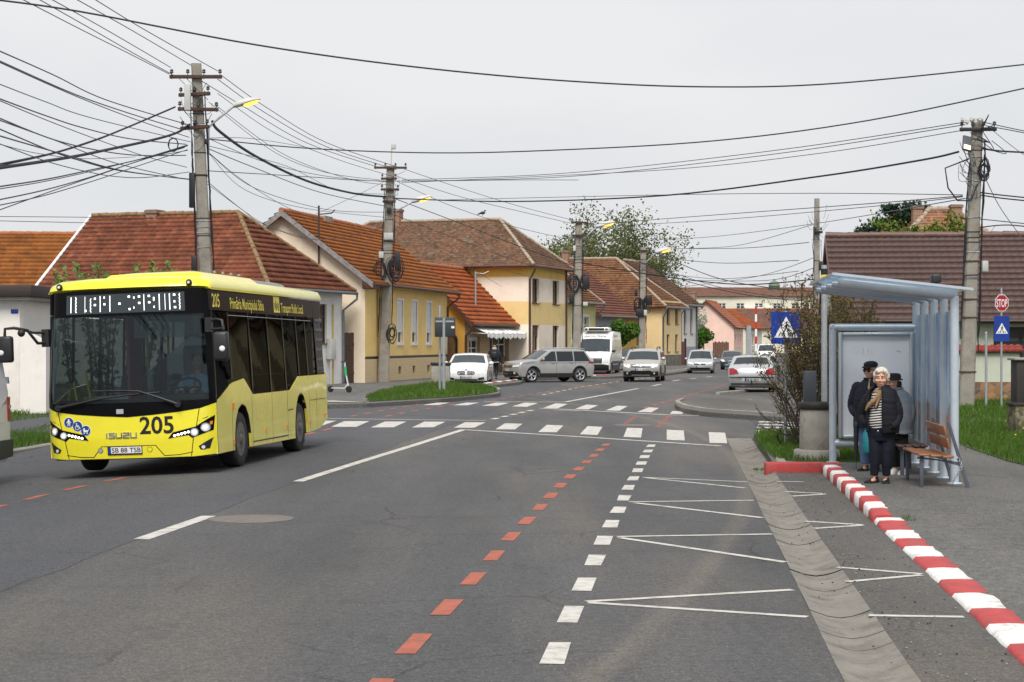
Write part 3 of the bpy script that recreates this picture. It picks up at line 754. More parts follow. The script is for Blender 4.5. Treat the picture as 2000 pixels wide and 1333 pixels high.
# --- red hipped house behind the bus
h = house('house', (-10.0,74.4,0), 18, 'house with dark red tiled roof, mossy hip tiles and white wall behind the yellow bus')
L, D, ze, zr = 8.0, 9.9, 4.48, 7.45
mb = shell(L, D, ze, [(5.6,6.3,1.9,3.6)]); gx = MB()
mb.add([(0,D,ze),(L,D,ze),(L/2,D,zr)], [(0,1,2)]); mb.build('wall', W_WHT, h)
r = roof_hip(h, L, D, ze, zr, (T_RED, R_MOSS), 3.1, .45, back=False, ext=.3)
ez = eave_z(ze, zr, L/2, .45)
bb = MB(); bb.tube([(-.45,D+.36,ez+.1),(L/2,D+.36,zr+.1),(L+.45,D+.36,ez+.1)], .07, 6); bb.build('bargeboard', WHITE, r)
window(h, (0,0), (L,0), (5.6,6.3,1.9,3.6), fmat=WOODF)
gutter(h, (-.5,-.5,ez-.03), (L+.5,-.5,ez-.03), GUTM, (L-.05,-.08,0))
chimney(r, 3.7, 6.9, 7.0, 7.70, .8, .5)
b = MB(); b.bbox(6.2,6.75,-.25,-.01,1.2,2.1,.02); b.box(6.3,6.36,-.22,-.16,.1,1.2,0); bx = b.build('meter_box', M_('grey_cabinet', (.55,.55,.52), .5, var=.1), h)
b = MB(); b.tube([(6.85,-.06,.1),(6.85,-.06,3.6)], .03, 6); b.build('gas_pipe', M_('yellow_pipe', (.6,.4,.03), .5), h)
gb = MB()
for i in range(9): gb.box(8.08+i*.27, 8.33+i*.27, -.06, 0, .12, 2.35+(.03 if i%2 else 0))
gb.box(8.05,10.5,-.075,-.06,.5,.62); gb.box(8.05,10.5,-.075,-.06,1.8,1.92)
fo = empty('wooden_gate', (-10.0,74.4,0), math.radians(72), 'dark brown plank gate between the white wall and the yellow house', 'gate')
gb.build('gate_board', WOOD, fo); nb = MB(); nb.box(9.35,9.5,-.085,-.075,1.35,1.75); nb.build('notice', M_('notice', (.7,.45,.4), .5), fo)
nb = MB(); nb.lathe([(.09,0),(.09,.012),(.02,.02)], 12, 0, Matrix.Translation((8.75,-.062,1.62))@Matrix.Rotation(PI/2,4,'X')); nb.build('knocker', RUST, fo)

# --- ochre roofed house at the far left
h = house('house', (-31,86,0), 86, 'cream house with rust-orange tiled roof behind the white garage')
L, D, ze, zr = 13.2, 7.5, 4.25, 7.18
mb = shell(L, D, ze); gable_top(mb, 0, D, ze, zr, 0); gable_top(mb, L, D, ze, zr, 0)
o = mb.build('wall', W_CREAM, h); roof_gable(h, L, D, ze, zr, (T_OCH, R_ORG), .45, .1)
gutter(h, (0,-.5,ze-.4), (L,-.5,ze-.4), GUTB)
h = empty('board_fence', (-21.8,81.5,0), 0, 'dark brown board fence on a brick base beyond the white garage', 'fence')
b = MB()
for i in range(26): b.box(i*.2, i*.2+.185, 0, .03, .75, 1.95+random.uniform(-.01,.01))
b.build('board', WOOD, h); b = MB(); wall(b, (-.1,0), (5.3,0), -.1, .62); b.build('brick_base', BRICKO, h)
b = MB(); b.box(-.1,5.3,-.06,.3,.62,.75); b.build('coping', CONC, h)
# --- white garage and pillar near left
h = empty('garage', (-18.5,51,-.08), 0, 'white rendered flat-roofed garage with dark eaves behind the white van', 'garage')
b = MB(); wall(b, (0,0), (4.92,0), 0, 3.3); wall(b, (4.92,0), (4.92,4), 0, 3.3); wall(b, (0,4), (0,0), 0, 3.3); wall(b, (4.92,4), (0,4), 0, 3.3); b.build('wall', W_OFF, h)
b = MB(); b.bbox(-.3,5.35,-.4,4.3,3.3,3.62,.02); b.bbox(-.3,5.25,-.3,4.2,3.2,3.3,.01,1); b.build('roof', [M_('dark_eaves', (.035,.022,.02), .6, var=.3), CONC], h)
b = MB(); b.bbox(4.68,4.88,-.02,0,2.84,2.96,.004); b.build('number_plate', BLUEP, h)
h = empty('gate_pillar', (-13.55,50.9,-.08), 0, 'pale concrete gate pillar with sloped top beside the white garage', 'pillar')
b = MB(); b.prism([(0,0),(.72,0),(.72,2.0),(.45,2.2),(0,2.42)], lambda u,v,w: (u,w,v), 0, .4); b.build('shaft', W_OFF, h)

# --- yellow house with the cream gable
h = house('house', (-6.6,83,0), 11.8, 'yellow house with cream gable, orange tiled roof and narrow shuttered windows behind the second pole')
L, D, ze, zr = 15.4, 7.6, 4.95, 7.85
hs = [(a,a+1.0,1.85,3.95) for a in (2.6,5.45,8.1,11.0)]
vent = [(a+.25,a+.75,.42,.78) for a in (5.45,8.1,11.0)]
mb = MB()
bd = [(0,2),(1.18,3),(1.3,1)]
wall(mb, (0,D), (0,0), .05, ze, (), .2, 0); wall(mb, (0,0), (L,0), .05, ze, hs+vent, .14, 2, bd[1:]); wall(mb, (L,0), (L,D), .05, ze, (), .2, 1); wall(mb, (L,D), (0,D), .05, ze, (), .2, 0)
gable_top(mb, 0, D, ze, zr, 0); gable_top(mb, L, D, ze, zr, 1)
mb.build('wall', [W_CREAM, W_YEL, PLB, BLKT], h)
for q in hs: window(h, (0,0), (L,0), q, .14, WHITE, GLASSD, 0, .1, .72, WHITE, True, .1)
for q in vent: b = MB(); b.box(q[0],q[1],.1,.13,q[2],q[3]); b.build('cellar_grate', BLACK, h)
BARG = M_('flaking_bargeboard', (.26,.24,.24), .8, var=.5, scale=6)
r = roof_gable(h, L, D, ze, zr, (T_OCH2, R_ORG), .5, .45, board=BARG)
ez = eave_z(ze, zr, D/2, .5); gutter(h, (-.4,-.56,ez-.02), (L+.5,-.56,ez-.02), GUTB, (L-.1,-.08,0))
b = MB(); b.box(5.5,6.7,D/2-.2,D/2+.3,zr-.1,zr+.2); b.build('chimney', CONC, r)
b = MB(); b.bbox(-.45,.1,-.55,.0,ez-.25,ez+.12,.03); b.build('corner_box', GUTB, r)
b = MB(); b.tube([(-.2,2.1,5.0),(-.2,2.1,8.1)], .045, 6); b.tube([(-.2,2.1,7.7),(-.2,1.5,7.75),(-.2,1.35,7.9)], .03, 5); b.build('wire_bracket', RUST, h)
b = MB(); b.bbox(13.6,14.3,-.3,-.01,1.3,2.3,.02); b.build('meter_box', M_('cream_cabinet', (.6,.53,.36), .5, var=.1), h)
b = empty("drain_block", tuple(G(860,752,.1)), 0, "grey concrete block with dark lid standing beside the white estate car", "block")
m2 = MB(); m2.bbox(-.38,.42,-.2,.5,0,.85,.03); m2.build('block_body', CONC, b); m2 = MB(); m2.bbox(-.42,.46,-.24,.54,.85,.97,.02); m2.build('lid', BLACK, b)

# --- low shop house with awning
h = house('shop_house', (-2.55,100,0), 18, 'low orange-roofed corner shop with buff brick columns and a white awning')
L, D, ze, zr = 9.2, 5.4, 3.45, 6.15
mb = MB()
hs = [(.7,2.5,.25,2.25),(4.2,7.6,.2,2.55)]
wall(mb, (0,D), (0,0), .05, ze, (), .2, 0); wall(mb, (0,0), (L,0), .05, ze, hs, .25, 1); wall(mb, (L,0), (L,D), .05, ze, (), .2, 0); wall(mb, (L,D), (0,D), .05, ze, (), .2, 0)
gable_top(mb, 0, D, ze, zr, 0); gable_top(mb, L, D, ze, zr, 0); mb.build('wall', [W_ORG, SHOPB], h)
r = roof_gable(h, L, D, ze, zr, (T_ORG, R_ORG), .55, .35, board=GUTB)
ez = eave_z(ze, zr, D/2, .55); gutter(h, (-.35,-.6,ez), (L+.4,-.6,ez), GUTB, None)
b = MB(); b.tube([(-.2,-.6,ez),(-.2,-.6,ez-.2),(-.1,-.1,ez-.6),(-.1,-.1,.15)], .07, 8); b.build('downpipe', GUTB, h)
window(h, (0,0), (L,0), hs[0], .25, WHITE, GLASSB, 1, .09, .12)
w = window(h, (0,0), (L,0), hs[1], .3, WHITE, GLASSB, 2, .09, 0, WHITE, False, None, 'shop_front')
Mx = frame_m((0,0),(L,0)); b = MB(); b.box(4.3,5.2,.2,.26,.2,2.4,0,Mx); b.build('door', M_('dark_doorway', (.02,.017,.015), .6), w)
b = MB()
for k in range(9): b.box(5.4+k*.24,5.6+k*.24,.1,.16,.2,1.1,0,Mx)
b.build('counter_board', WOODO, w)
b = MB(); n = 40; A = []; B = []; C2 = []
for i in range(n+1):
    x = lerp(.7,7.7,i/n); sg = .05*math.sin(i*1.3)+.03*math.sin(i*.5)
    A.append((x,-.15,2.80)); B.append((x,-1.05,2.42+sg)); C2.append((x,-1.07,2.42+sg-.22-.07*abs(math.sin(i*PI/2.0))))
for i in range(n): b.add([A[i],A[i+1],B[i+1],B[i]], [(0,1,2,3)], i//2%2, True); b.add([B[i],B[i+1],C2[i+1],C2[i]], [(0,1,2,3)], i//2%2, False)
aw = b.build('awning', [WHITE, M_('awning_stripe', (.66,.66,.65), .8)], h, False)
b = MB(); b.tube([(.7,-.1,2.45),(.7,-1.03,2.40),(7.7,-1.03,2.40),(7.7,-.1,2.45)], .025, 5); b.build('awning_arm', WHITE, aw)
gm = MB(); pts = [(.5,.1),(2.2,.1),(2.2,2.0)]+[(1.35+.85*math.cos(t*PI/10),2.0+.55*math.sin(t*PI/10)) for t in range(1,10)]+[(.5,2.0)]
gm.prism(pts, lambda u,v,w: (-w,u,v), .02, .08); gg = gm.build('gate', WOODO, h)
gm = MB(); gm.tube([(-.1,.45,.1),(-.1,.45,2.0)]+[(-.1,1.35-.92*math.cos(t*PI/10),2.0+.62*math.sin(t*PI/10)) for t in range(0,11)]+[(-.1,2.25,.1)], .07, 6); gm.build('arch', BLACK, gg)
b = MB(); b.tube([(3.2,.5,3.6),(3.2,.5,5.9)], .05, 6); b.tube([(3.2,.5,5.8),(3.4,.1,5.75),(3.5,-.2,5.9)], .03, 5); b.build('wire_bracket', STEEL, h)
b = MB(); 
for k in range(6): b.box(9.35+k*.22,9.54+k*.22,-.05,0,.15,2.0)
b.box(9.3,10.8,-.08,-.05,1.0,1.1); go = empty('wooden_gate', (-2.55,100,0), math.radians(72), 'low red-brown plank gate right of the corner shop', 'gate'); b.build('gate_board', WOODF, go)

# --- two-storey banded house
h = house('house', (.95,107,0), 18.5, 'two-storey cream and yellow banded house with old brown hipped roof behind the grey car')
L, D, ze, zr = 7.4, 14.5, 6.68, 9.27
bands = [(.05,0),(2.95,1),(4.3,0),(5.72,2)]
hs = [(a,a+1.3,c,d_) for a in (.75,4.75) for c, d_ in ((1.45,2.93),(4.22,5.66))]
mb = MB(); wall(mb, (0,D), (0,0), .05, ze, (), .2, 0, bands); wall(mb, (0,0), (L,0), .05, ze, hs, .22, 0, bands); wall(mb, (L,0), (L,D), .05, ze, (), .2, 0, bands); wall(mb, (L,D), (0,D), .05, ze, (), .2, 0, bands)
mb.build('wall', [W_CRM2, stucco('butter_render', (.80,.60,.27)), stucco('mustard_render', (.76,.52,.12))], h)
for i, q in enumerate(hs): window(h, (0,0), (L,0), q, .22, WOODF, GLASSD, 1, .07, .45 if i == 0 else 0, WOODF)
r = roof_hip(h, L, D, ze, zr, (T_OLD, R_WHT), 3.0, .5, .2, .17, .015, jit=.012, lift=.03)
ez = eave_z(ze, zr, L/2, .5); gutter(h, (L+.5,-.55,ez), (-.5,-.55,ez), GUTB, (.05,-.08,0)); gutter(h, (-.55,D,ez), (-.55,-.5,ez), GUTB)
b = MB(); b.tube([(L-.05,-.08,.1),(L-.05,-.08,ez)], .06, 6); b.build('downpipe', GUTB, h)
chimney(r, 3.3, 9.4, 9.0, 10.1, .7, .5)
b = MB(); b.bbox(-.5,.3,-.9,-.3,.1,1.35,.03); co = empty('cable_cabinet', (.95,107,0), math.radians(71.5), 'pale grey cabinet at the foot of the banded house corner', 'cabinet'); b.build('cabinet_body', M_('grey_cabinet', (.55,.55,.52), .5, var=.1), co)
b = MB(); b.box(-.42,.22,-.912,-.9,.3,1.25); b.build('cabinet_door', M_('cream_cabinet', (.6,.53,.36), .5, var=.1), co)

# --- lime house
h = house('house', (3.2,117.5,0), 19.5, 'lime-yellow single-storey house with brown roof between the banded house and the white van')
L, D, ze, zr = 7.3, 8, 4.85, 7.9
hs = [(4.4,5.6,1.9,3.6),(2.0,3.2,1.9,3.6)]
mb = shell(L, D, ze, hs); mb.build('wall', W_GRN, h)
for q in hs: window(h, (0,0), (L,0), q, .16, WHITE, GLASSB, 1, .08, 0, WHITE, True, .15)
roof_hip(h, L, D, ze, zr, (T_OLD2, R_WHT), 3.0, .45, .22, .2, .02, jit=.01)
ez = eave_z(ze, zr, L/2, .45); gutter(h, (-.5,-.5,ez), (L+.4,-.5,ez), GUTM, (L-.05,-.08,0))
# --- low red-roofed house with ochre side
h = house('house', (5.85,127,0), 21.5, 'low house with long reddish roof, grey and ochre walls behind the white minibus')
L, D, ze, zr = 9.4, 9, 4.0, 7.35
mb = MB(); wall(mb, (0,D), (0,0), .05, ze, (), .2, 1); wall(mb, (0,0), (3.6,0), .05, ze, (), .2, 0); wall(mb, (3.6,0), (L,0), .05, ze, [(5.3,6.3,1.7,3.2)], .2, 1); wall(mb, (L,0), (L,D), .05, ze, (), .2, 1); wall(mb, (L,D), (0,D), .05, ze, (), .2, 0)
gable_top(mb, 0, D, ze, zr, 0); gable_top(mb, L, D, ze, zr, 1); mb.build('wall', [W_GRY, W_OCH], h)
roof_gable(h, L, D, ze, zr, (M_tile('dull_red_tiles', [(.19,.075,.05),(.24,.095,.06),(.16,.065,.045)], .4, (.09,.05,.04), .5), R_RED), .4, .3)
ez = eave_z(ze, zr, D/2, .4); gutter(h, (-.3,-.45,ez), (L+.3,-.45,ez), GUTM, (3.6,-.06,0))
# --- sand two-storey house
h = house('house', (11.2,138,0), 20.5, 'sand-coloured two-storey house with worn orange hipped roof and grey stone base')
L, D, ze, zr = 5.4, 13, 5.05, 8.3
hs = [(a,a+.8,b0,b1) for a in (1.3,3.7) for b0, b1 in ((1.2,2.5),(3.3,4.75))]
bands = [(.05,1),(.95,0)]
mb = MB(); wall(mb, (0,D), (0,0), .05, ze, (), .2, 0); wall(mb, (0,0), (L,0), .05, ze, hs, .2, 1, bands[1:]); wall(mb, (L,0), (L,D), .05, ze, (), .2, 0); wall(mb, (L,D), (0,D), .05, ze, (), .2, 0); mb.build('wall', [W_SAND, STONEG], h)
for q in hs: window(h, (0,0), (L,0), q, .2, WOODF, GLASSB, 0, .06, 0)
r = roof_hip(h, L, D, ze, zr, (T_OLD2, R_WHT), 4.4, .45, .22, .2, .02, jit=.012)
ez = eave_z(ze, zr, L/2, .45); gutter(h, (L+.5,-.5,ez), (-.5,-.5,ez), GUTM, (.1,-.08,0)); chimney(r, 2.3, 8.2, 8.0, 9.0, .7, .5)
# --- narrow white house
h = house('house', (13.25,146,0), 21, 'narrow peeling white two-storey house with grey base beyond the sand-coloured house')
L, D, ze, zr = 4.9, 9, 5.15, 8.4
hs = [(a,a+.7,b0,b1) for a in (1.2,3.1) for b0, b1 in ((2.6,4.6),)]
mb = MB(); wall(mb, (0,D), (0,0), .05, ze, (), .2, 0); wall(mb, (0,0), (L,0), .05, ze, hs, .2, 1, [(1.55,0)]); wall(mb, (L,0), (L,D), .05, ze, (), .2, 0); wall(mb, (L,D), (0,D), .05, ze, (), .2, 0)
gable_top(mb, 0, D, ze, zr, 0); gable_top(mb, L, D, ze, zr, 0); mb.build('wall', [stucco('peeling_render', (.70,.68,.64), (.28,.25,.21), .8, .6), W_GRY], h)
for q in hs: window(h, (0,0), (L,0), q, .2, WOODF, GLASSB, 0, .06, 0)
roof_gable(h, L, D, ze, zr, (T_OLD, R_WHT), .45, .3, .25, .2, .018, jit=.012)
ez = eave_z(ze, zr, D/2, .45); gutter(h, (L+.3,-.5,ez), (-.3,-.5,ez), GUTM, (.1,-.08,0))
b = MB(); b.tube([(L-.1,-.08,.1),(L-.1,-.08,ez)], .07, 6); b.build('downpipe', GUTM, h)
go = empty('metal_gate', (12.85,143.5,0), math.radians(69), 'dark red narrow gate between the sand house and the narrow white house', 'gate')
b = MB(); b.box(.15,1.9,-.1,-.04,.15,1.95); b.build('gate_panel', M_('oxide_red', (.14,.03,.025), .6, var=.2), go); b = MB(); b.box(.02,.14,-.14,0,.1,2.2); b.box(1.91,2.03,-.14,0,.1,2.2); b.build('post', BLACK, go)

# --- far houses beyond the bend
def far_house(org, ang, L, D, ze, zr, wm, rm, label, wins=3, ridge=R_ORG, g=0):
    h = house('house', org, ang, label)
    hs = [(lerp(.9,L-1.6,(i+.3)/max(1,wins)),lerp(.9,L-1.6,(i+.3)/max(1,wins))+.8,1.3,2.9) for i in range(wins)]
    mb = shell(L, D, ze, hs); gable_top(mb, 0, D, ze, zr, 0); gable_top(mb, L, D, ze, zr, 0); mb.build('wall', wm, h)
    for q in hs: window(h, (0,0), (L,0), q, .2, WHITE, GLASSB, 0, .08, 0)
    roof_gable(h, L, D, ze, zr, (rm, ridge), .4, .3, .4, .35, .03)
    gutter(h, (-.3,-.45,ze-.3), (L+.3,-.45,ze-.3), GUTB)
    return h
hp = far_house((27.6,230,0), 13, 11, 6.9, 3.95, 7.0, W_PINK, T_PINK, 'pink house with salmon tiled roof in the distance by the bend')
chimney(hp.children[0], 3, 5.2, 5.0, 8.2, 1.2, .8)
far_house((32.6,258,0), 24, 8, 8, 4.0, 6.3, W_PALE, T_ORG, 'small pale yellow house with bright orange roof beyond the pink house')
far_house((32.8,300,0), 90, 18, 8, 4.3, 7.2, W_PALE, T_FAR, 'long low brown-roofed house in front of the pale apartment block', 2)
h = house('apartment_block', (30,350,0), 88, 'long pale apartment block with brown roof closing the far end of the street'); h['category'] = 'building'
L, D, ze, zr = 75, 14, 10.6, 12.2
hs = [(a,a+1.6,z,z+1.6) for z in (4.0,7.6) for a in [3.5*k+2 for k in range(20)]]
mb = shell(L, D, ze, hs); gable_top(mb, 0, D, ze, zr, 0); gable_top(mb, L, D, ze, zr, 0); mb.build('wall', W_PALE, h)
for q in hs: window(h, (0,0), (L,0), q, .16, WHITE, GLASSB, 1, .12, 0)
roof_gable(h, L, D, ze, zr, (T_FAR, R_RED), .5, .3, .6, .5, .04)
for a in (14, 27): b = MB(); b.box(a,a+5,-1.2,0,7.3,8.4); b.build('balcony', WHITE, h)
h = empty('church_cupola', (50.5,356,1.6), 0, 'small green copper cupola rising over the apartment block roof', 'cupola')
b = MB(); b.lathe([(1.05,9),(1.05,10.9),(1.2,11.0),(1.0,11.1)], 10, 0); b.build('drum', M_('verdigris', (.16,.21,.15), .7, var=.2), h)
b = MB(); b.lathe([(1.1,11.1),(1.0,11.5),(.65,11.8),(.3,12.0),(.22,12.2),(.03,12.35)], 10, 0); b.build('dome', M_('verdigris', (.16,.21,.15), .7, var=.2), h)

# --- right-hand side: brown roof house
h = empty('house', (10.62,60.2,0), math.radians(-6), 'house with wide brown metal tile roof behind the bus shelter', 'house')
L, D, ze, zr = 14, 8.0, 2.95, 5.60
hs = [(4.95,7.6,.9,2.45)]
mb = MB(); wall(mb, (0,D), (0,0), .05, ze, (), .2, 0); wall(mb, (0,0), (L,0), .05, ze, hs, .2, 0); wall(mb, (L,0), (L,D), .05, ze); wall(mb, (L,D), (0,D), .05, ze)
gable_top(mb, 0, D, ze, zr, 0); gable_top(mb, L, D, ze, zr, 0); mb.build('wall', W_SAGE, h)
r = roof_gable(h, L, D, ze, zr, (T_BRN, R_BRN), .45, .15, .355, .26, .022, board=M_('brown_sheet', (.12,.065,.055), .4), lift=.07)
ez = eave_z(ze, zr, D/2, .45); gutter(h, (-.1,-.5,ez-.02), (L,-.5,ez-.02), M_('dark_brown_gutter', (.03,.017,.014), .5))
window(h, (0,0), (L,0), hs[0], .2, M_('dark_frame', (.03,.022,.02), .5), GLASSB, 2, .1, .22, M_('dark_frame', (.03,.022,.02), .5))
cu = MB(); Mx = frame_m((0,0),(L,0))
for i in range(40):
    a = 6.1+i*.035; cu.box(a,a+.03,.24+.02*math.sin(i*1.2),.25+.02*math.sin(i*1.2),.95,2.3,0,Mx)
cu.build('curtain', M_('net_curtain', (.5,.5,.5), .9), h)
for a in (1.35,6.45):
    b = MB(); c = V((a,-.05+2.28,ez+.05+.66*2.05)); b.tube([c+V((0,-.28,.06)),c+V((0,.1,.09))], [.13,.1], 10); b.tube([c+V((0,-.285,.05)),c+V((0,-.25,.05))], .1, 10, 1); b.build('roof_vent', [R_BRN, BLACK], r)
# garden wall
h = empty('garden_wall', (13.9,56.6,0), math.radians(-3), 'sage garden wall with red tile coping and crazy stone base behind the STOP sign', 'wall')
b = MB(); b.box(-.4,1.62,0,.25,.75,1.68); b.build('panel', W_SAGE, h); b = MB(); b.box(-.5,4.5,-.04,.3,-.1,.74); b.build('stone_base', STONE, h)
b = MB(); tile_roof(b, (-.45,-.14,1.68), (1.7,-.14,1.68), (-.45,.12,1.86), (1.7,.12,1.86), .3, .2, .05); b.build('coping', [M_tile('coping_tiles', [(.32,.06,.05),(.36,.075,.06)], .2), BOARD], h)
h = empty('iron_fence', (15.6,56.5,0), math.radians(-3), 'black wrought iron fence panel beside the sage garden wall', 'fence')
b = MB()
for i in range(19): x = i*.14; b.tube([(x,0,.85),(x,0,1.75),(x,0,1.78),(x,0,1.9)], [.011,.011,.022,.002], 5)
for z in (.9,1.62,1.72): b.tube([(-.05,0,z),(2.7,0,z)], .016, 5)
b.build('bars', BLACK, h); b = MB(); b.bbox(-.06,.0,-.03,.03,.7,1.85,.004); b.build('post', BLACK, h)
# dark gate pillar at right edge
h = empty('gate_pillar', (10.0,36.6,.12), 0, 'dark concrete gate pillar with blue number plate on a mossy stone base', 'pillar')
b = MB(); b.bbox(-.06,.95,-.1,.55,0,.62,.03); b.build('stone_base', stone_mat('mossy_stone', [(.1,.1,.03),(.2,.17,.1),(.06,.06,.03),(.28,.24,.16)], (.07,.06,.04), 9), h)
b = MB(); b.bbox(-.02,.16,-.05,.4,.62,1.5,.01); b.bbox(-.1,1.0,-.12,.5,.6,.66,.01); b.build('shaft', M_('dark_concrete', (.035,.03,.028), .8, var=.4, scale=6), h)
b = MB(); b.bbox(-.08,1.1,-.1,.45,1.5,1.55,.01); b.build('cap', CONC, h); b = MB(); b.box(.2,1.1,.1,.14,.66,1.5); b.build('gate_panel', BLACK, h); b = MB(); b.bbox(.2,.42,.07,.1,1.24,1.42,.004); b.build('number_plate', BLUEP, h)
# --- behind the brown roof
h = empty('house', (20.3,113,0), math.radians(-12), 'tall beige house with orange tiled roof rising behind the slender bare pole', 'house')
L, D, ze, zr = 9, 8, 7.35, 10.2
mb = MB(); wall(mb, (0,D), (0,0), .05, ze); wall(mb, (0,0), (L,0), .05, ze); wall(mb, (L,0), (L,D), .05, ze); wall(mb, (L,D), (0,D), .05, ze); mb.build('wall', stucco('beige_render', (.5,.40,.28)), h)
for z in (5.6,): 
    for a in (.9,2.2): pass
mb = MB(); o = .6; zz = ze-.3
tile_roof(mb, (-o,-o,zz), (L+o,-o,zz), (3.2,D/2,zr), (L-3.2,D/2,zr), .3, .25); tile_roof(mb, (-o,D+o,zz), (-o,-o,zz), (3.2,D/2,zr), (3.2,D/2,zr), .3, .25)
tile_roof(mb, (L+o,-o,zz), (L+o,D+o,zz), (L-3.2,D/2,zr), (L-3.2,D/2,zr), .3, .25); tile_roof(mb, (L+o,D+o,zz), (-o,D+o,zz), (L-3.2,D/2,zr), (3.2,D/2,zr), .3, .25)
mb.build('roof', [T_OLD2, BOARD], h)
b = MB(); b.tube([(-.6,D,zz),(-.65,-.65,zz),(L,-.65,zz)], .09, 6); b.build('gutter', GUTM, h)
for a in (1.0,2.0): b = MB(); b.box(a,a+.5,-.03,.0,5.1,5.6); b.build('vent', BLACK, h)
h = empty('house', (18.35,92,0), 0, 'old brick-chimneyed house with broken orange roof rising over the brown roof ridge', 'house')
L, D, ze, zr = 7.6, 7, 5.6, 8.75
mb = MB(); wall(mb, (0,D), (0,0), .05, ze); wall(mb, (0,0), (L,0), .05, ze); wall(mb, (L,0), (L,D), .05, ze); wall(mb, (L,D), (0,D), .05, ze); mb.build('wall', W_SAND, h)
mb = MB(); o = .4; zz = ze-.2
tile_roof(mb, (-o,-o,zz), (L+o,-o,zz), (3.2,D/2,zr), (4.45,D/2,zr), .25, .22, jit=.02); tile_roof(mb, (-o,D+o,zz), (-o,-o,zz), (3.2,D/2,zr), (3.2,D/2,zr), .25, .22, jit=.02)
tile_roof(mb, (L+o,-o,zz), (L+o,D+o,zz), (4.45,D/2,zr), (4.45,D/2,zr), .25, .22); tile_roof(mb, (L+o,D+o,zz), (-o,D+o,zz), (4.45,D/2,zr), (3.2,D/2,zr), .25, .22)
for p, q in (((3.2,D/2,zr),(4.45,D/2,zr)),((-o,-o,zz),(3.2,D/2,zr)),((L+o,-o,zz),(4.45,D/2,zr))): ridge_tiles(mb, V(p)+V((0,0,.06)), V(q)+V((0,0,.06)), .14, 2)
r = mb.build('roof', [M_tile('worn_orange_tiles', [(.30,.13,.07),(.40,.2,.12),(.24,.1,.055),(.45,.28,.18)], .3, (.15,.09,.05), .5, .25, .22), BOARD, R_WHT], h)
chimney(r, 2.25, 2.9, 6, 8.95, .5, .5); chimney(r, 4.15, 2.6, 6.5, 9.0, .55, .5)
# ------------------------------------------------------------------ the yellow bus (front y=0 towards the camera, x to the picture's right)
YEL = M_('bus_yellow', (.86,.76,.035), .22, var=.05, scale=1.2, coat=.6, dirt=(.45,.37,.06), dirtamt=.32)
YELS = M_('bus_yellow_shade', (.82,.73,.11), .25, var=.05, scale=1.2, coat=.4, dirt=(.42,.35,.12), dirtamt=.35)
GLS = M_glass('bus_side_glass', (.10,.115,.112), .012, .02, .14); WSG = M_glass('windscreen_glass', (.52,.60,.575), .0)
PIANO = M_('gloss_black', (.006,.006,.007), .15, spec=.07)
YTXT = M_('yellow_lettering', (.85,.70,.05), .4); LED = M_('led_pixels', (1,1,1), .4, emit=(.95,.98,1), estr=1.4); LEDB = M_('led_board', (.035,.045,.05), .3)
BLKT2 = M_('black_lettering', (.012,.012,.012), .4); PBL = M_('pictogram_blue', (.01,.055,.25), .4)
SEATM = M_('seat_fabric', (.10,.13,.16), .9, var=.4, scale=20); SEATR = M_('seat_maroon', (.16,.02,.035), .8, var=.3, scale=12); POLEY = M_('grab_pole_yellow', (.62,.56,.04), .4)
INT = M_('cabin_grey', (.14,.155,.16), .7, var=.2); INTL = M_('cabin_light', (.42,.45,.45), .7)
HW = 1.31
def bT(z): return HW - .045*max(0, z-1.25)
def bfront(x, z, o):
    a = abs(x)/HW
    y = -.15 + .10*a*a + .17*max(0,(a-.84)/.16)**2 + .05*max(0,z-1.1) + .10*max(0,.55-z) - o
    return (x*bT(z)/HW, y, z)
def bside(s):
    return lambda y, z, o: (s*(bT(z)+o), y, z)
bus = empty('city_bus', (-5.76079, 28.0482, -.04572), 0, 'yellow low-floor city bus numbered 205 coming towards the viewer beside the white van', 'bus')
bus.rotation_mode = 'XYZ'
bus.rotation_euler = (0, math.radians(-2), math.radians(-6.5))
SIDE = [(.12,.29),(1.12,.29),(1.14,.48),(1.22,.74),(1.40,.93),(1.62,1.0),(1.86,.95),(2.05,.78),(2.13,.55),(2.15,.29),(5.25,.26),(5.27,.5),(5.36,.8),(5.55,1.0),(5.78,1.06),(6.0,1.0),(6.18,.8),(6.26,.5),(6.28,.31),(7.3,.35),(7.98,.50),(8.0,1.36),(5.64,1.36),(5.21,1.22),(4.98,1.13),(2.33,1.13),(1.82,1.40),(1.03,1.34),(.12,1.07)]
fr_y = [(-1.31,.30),(-1.0,.275),(1.0,.275),(1.31,.30),(1.31,1.07),(1.12,1.0),(.80,.955),(.4,.92),(.0,.895),(-.4,.92),(-.80,.955),(-1.12,1.0),(-1.31,1.07)]
mb = MB()
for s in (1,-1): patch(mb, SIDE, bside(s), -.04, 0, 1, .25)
patch(mb, fr_y, bfront, -.04, 0, 0, .08)
# roof shell
prof = [(1.27,2.79),(1.275,2.86),(1.23,2.95),(1.08,3.0),(.6,3.025),(0,3.03)]
prof = prof + [(-x,z) for x, z in prof[-2::-1]]
rings = []
for y, k in ((-.02,.25),(.02,.6),(.10,.86),(.25,.97),(.6,1),(4,.97),(7.85,.93),(7.97,.75),(8.02,.3)):
    ring = []
    for x, z in prof:
        yy = y if y > .5 else bfront(x, 2.8, 0)[1]+.0+y*1.0+.02
        ring.append((x if y < 7.9 else x*.985, yy, 2.80+(z-2.80)*k))
    rings.append(ring)
mb.loft(rings, 0, True, False, False)
mb.add(rings[0], [tuple(range(len(prof)))], 0)
# tail
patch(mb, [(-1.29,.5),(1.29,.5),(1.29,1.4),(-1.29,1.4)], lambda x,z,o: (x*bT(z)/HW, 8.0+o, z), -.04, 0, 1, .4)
body = mb.build('body', [YEL, YELS], bus)
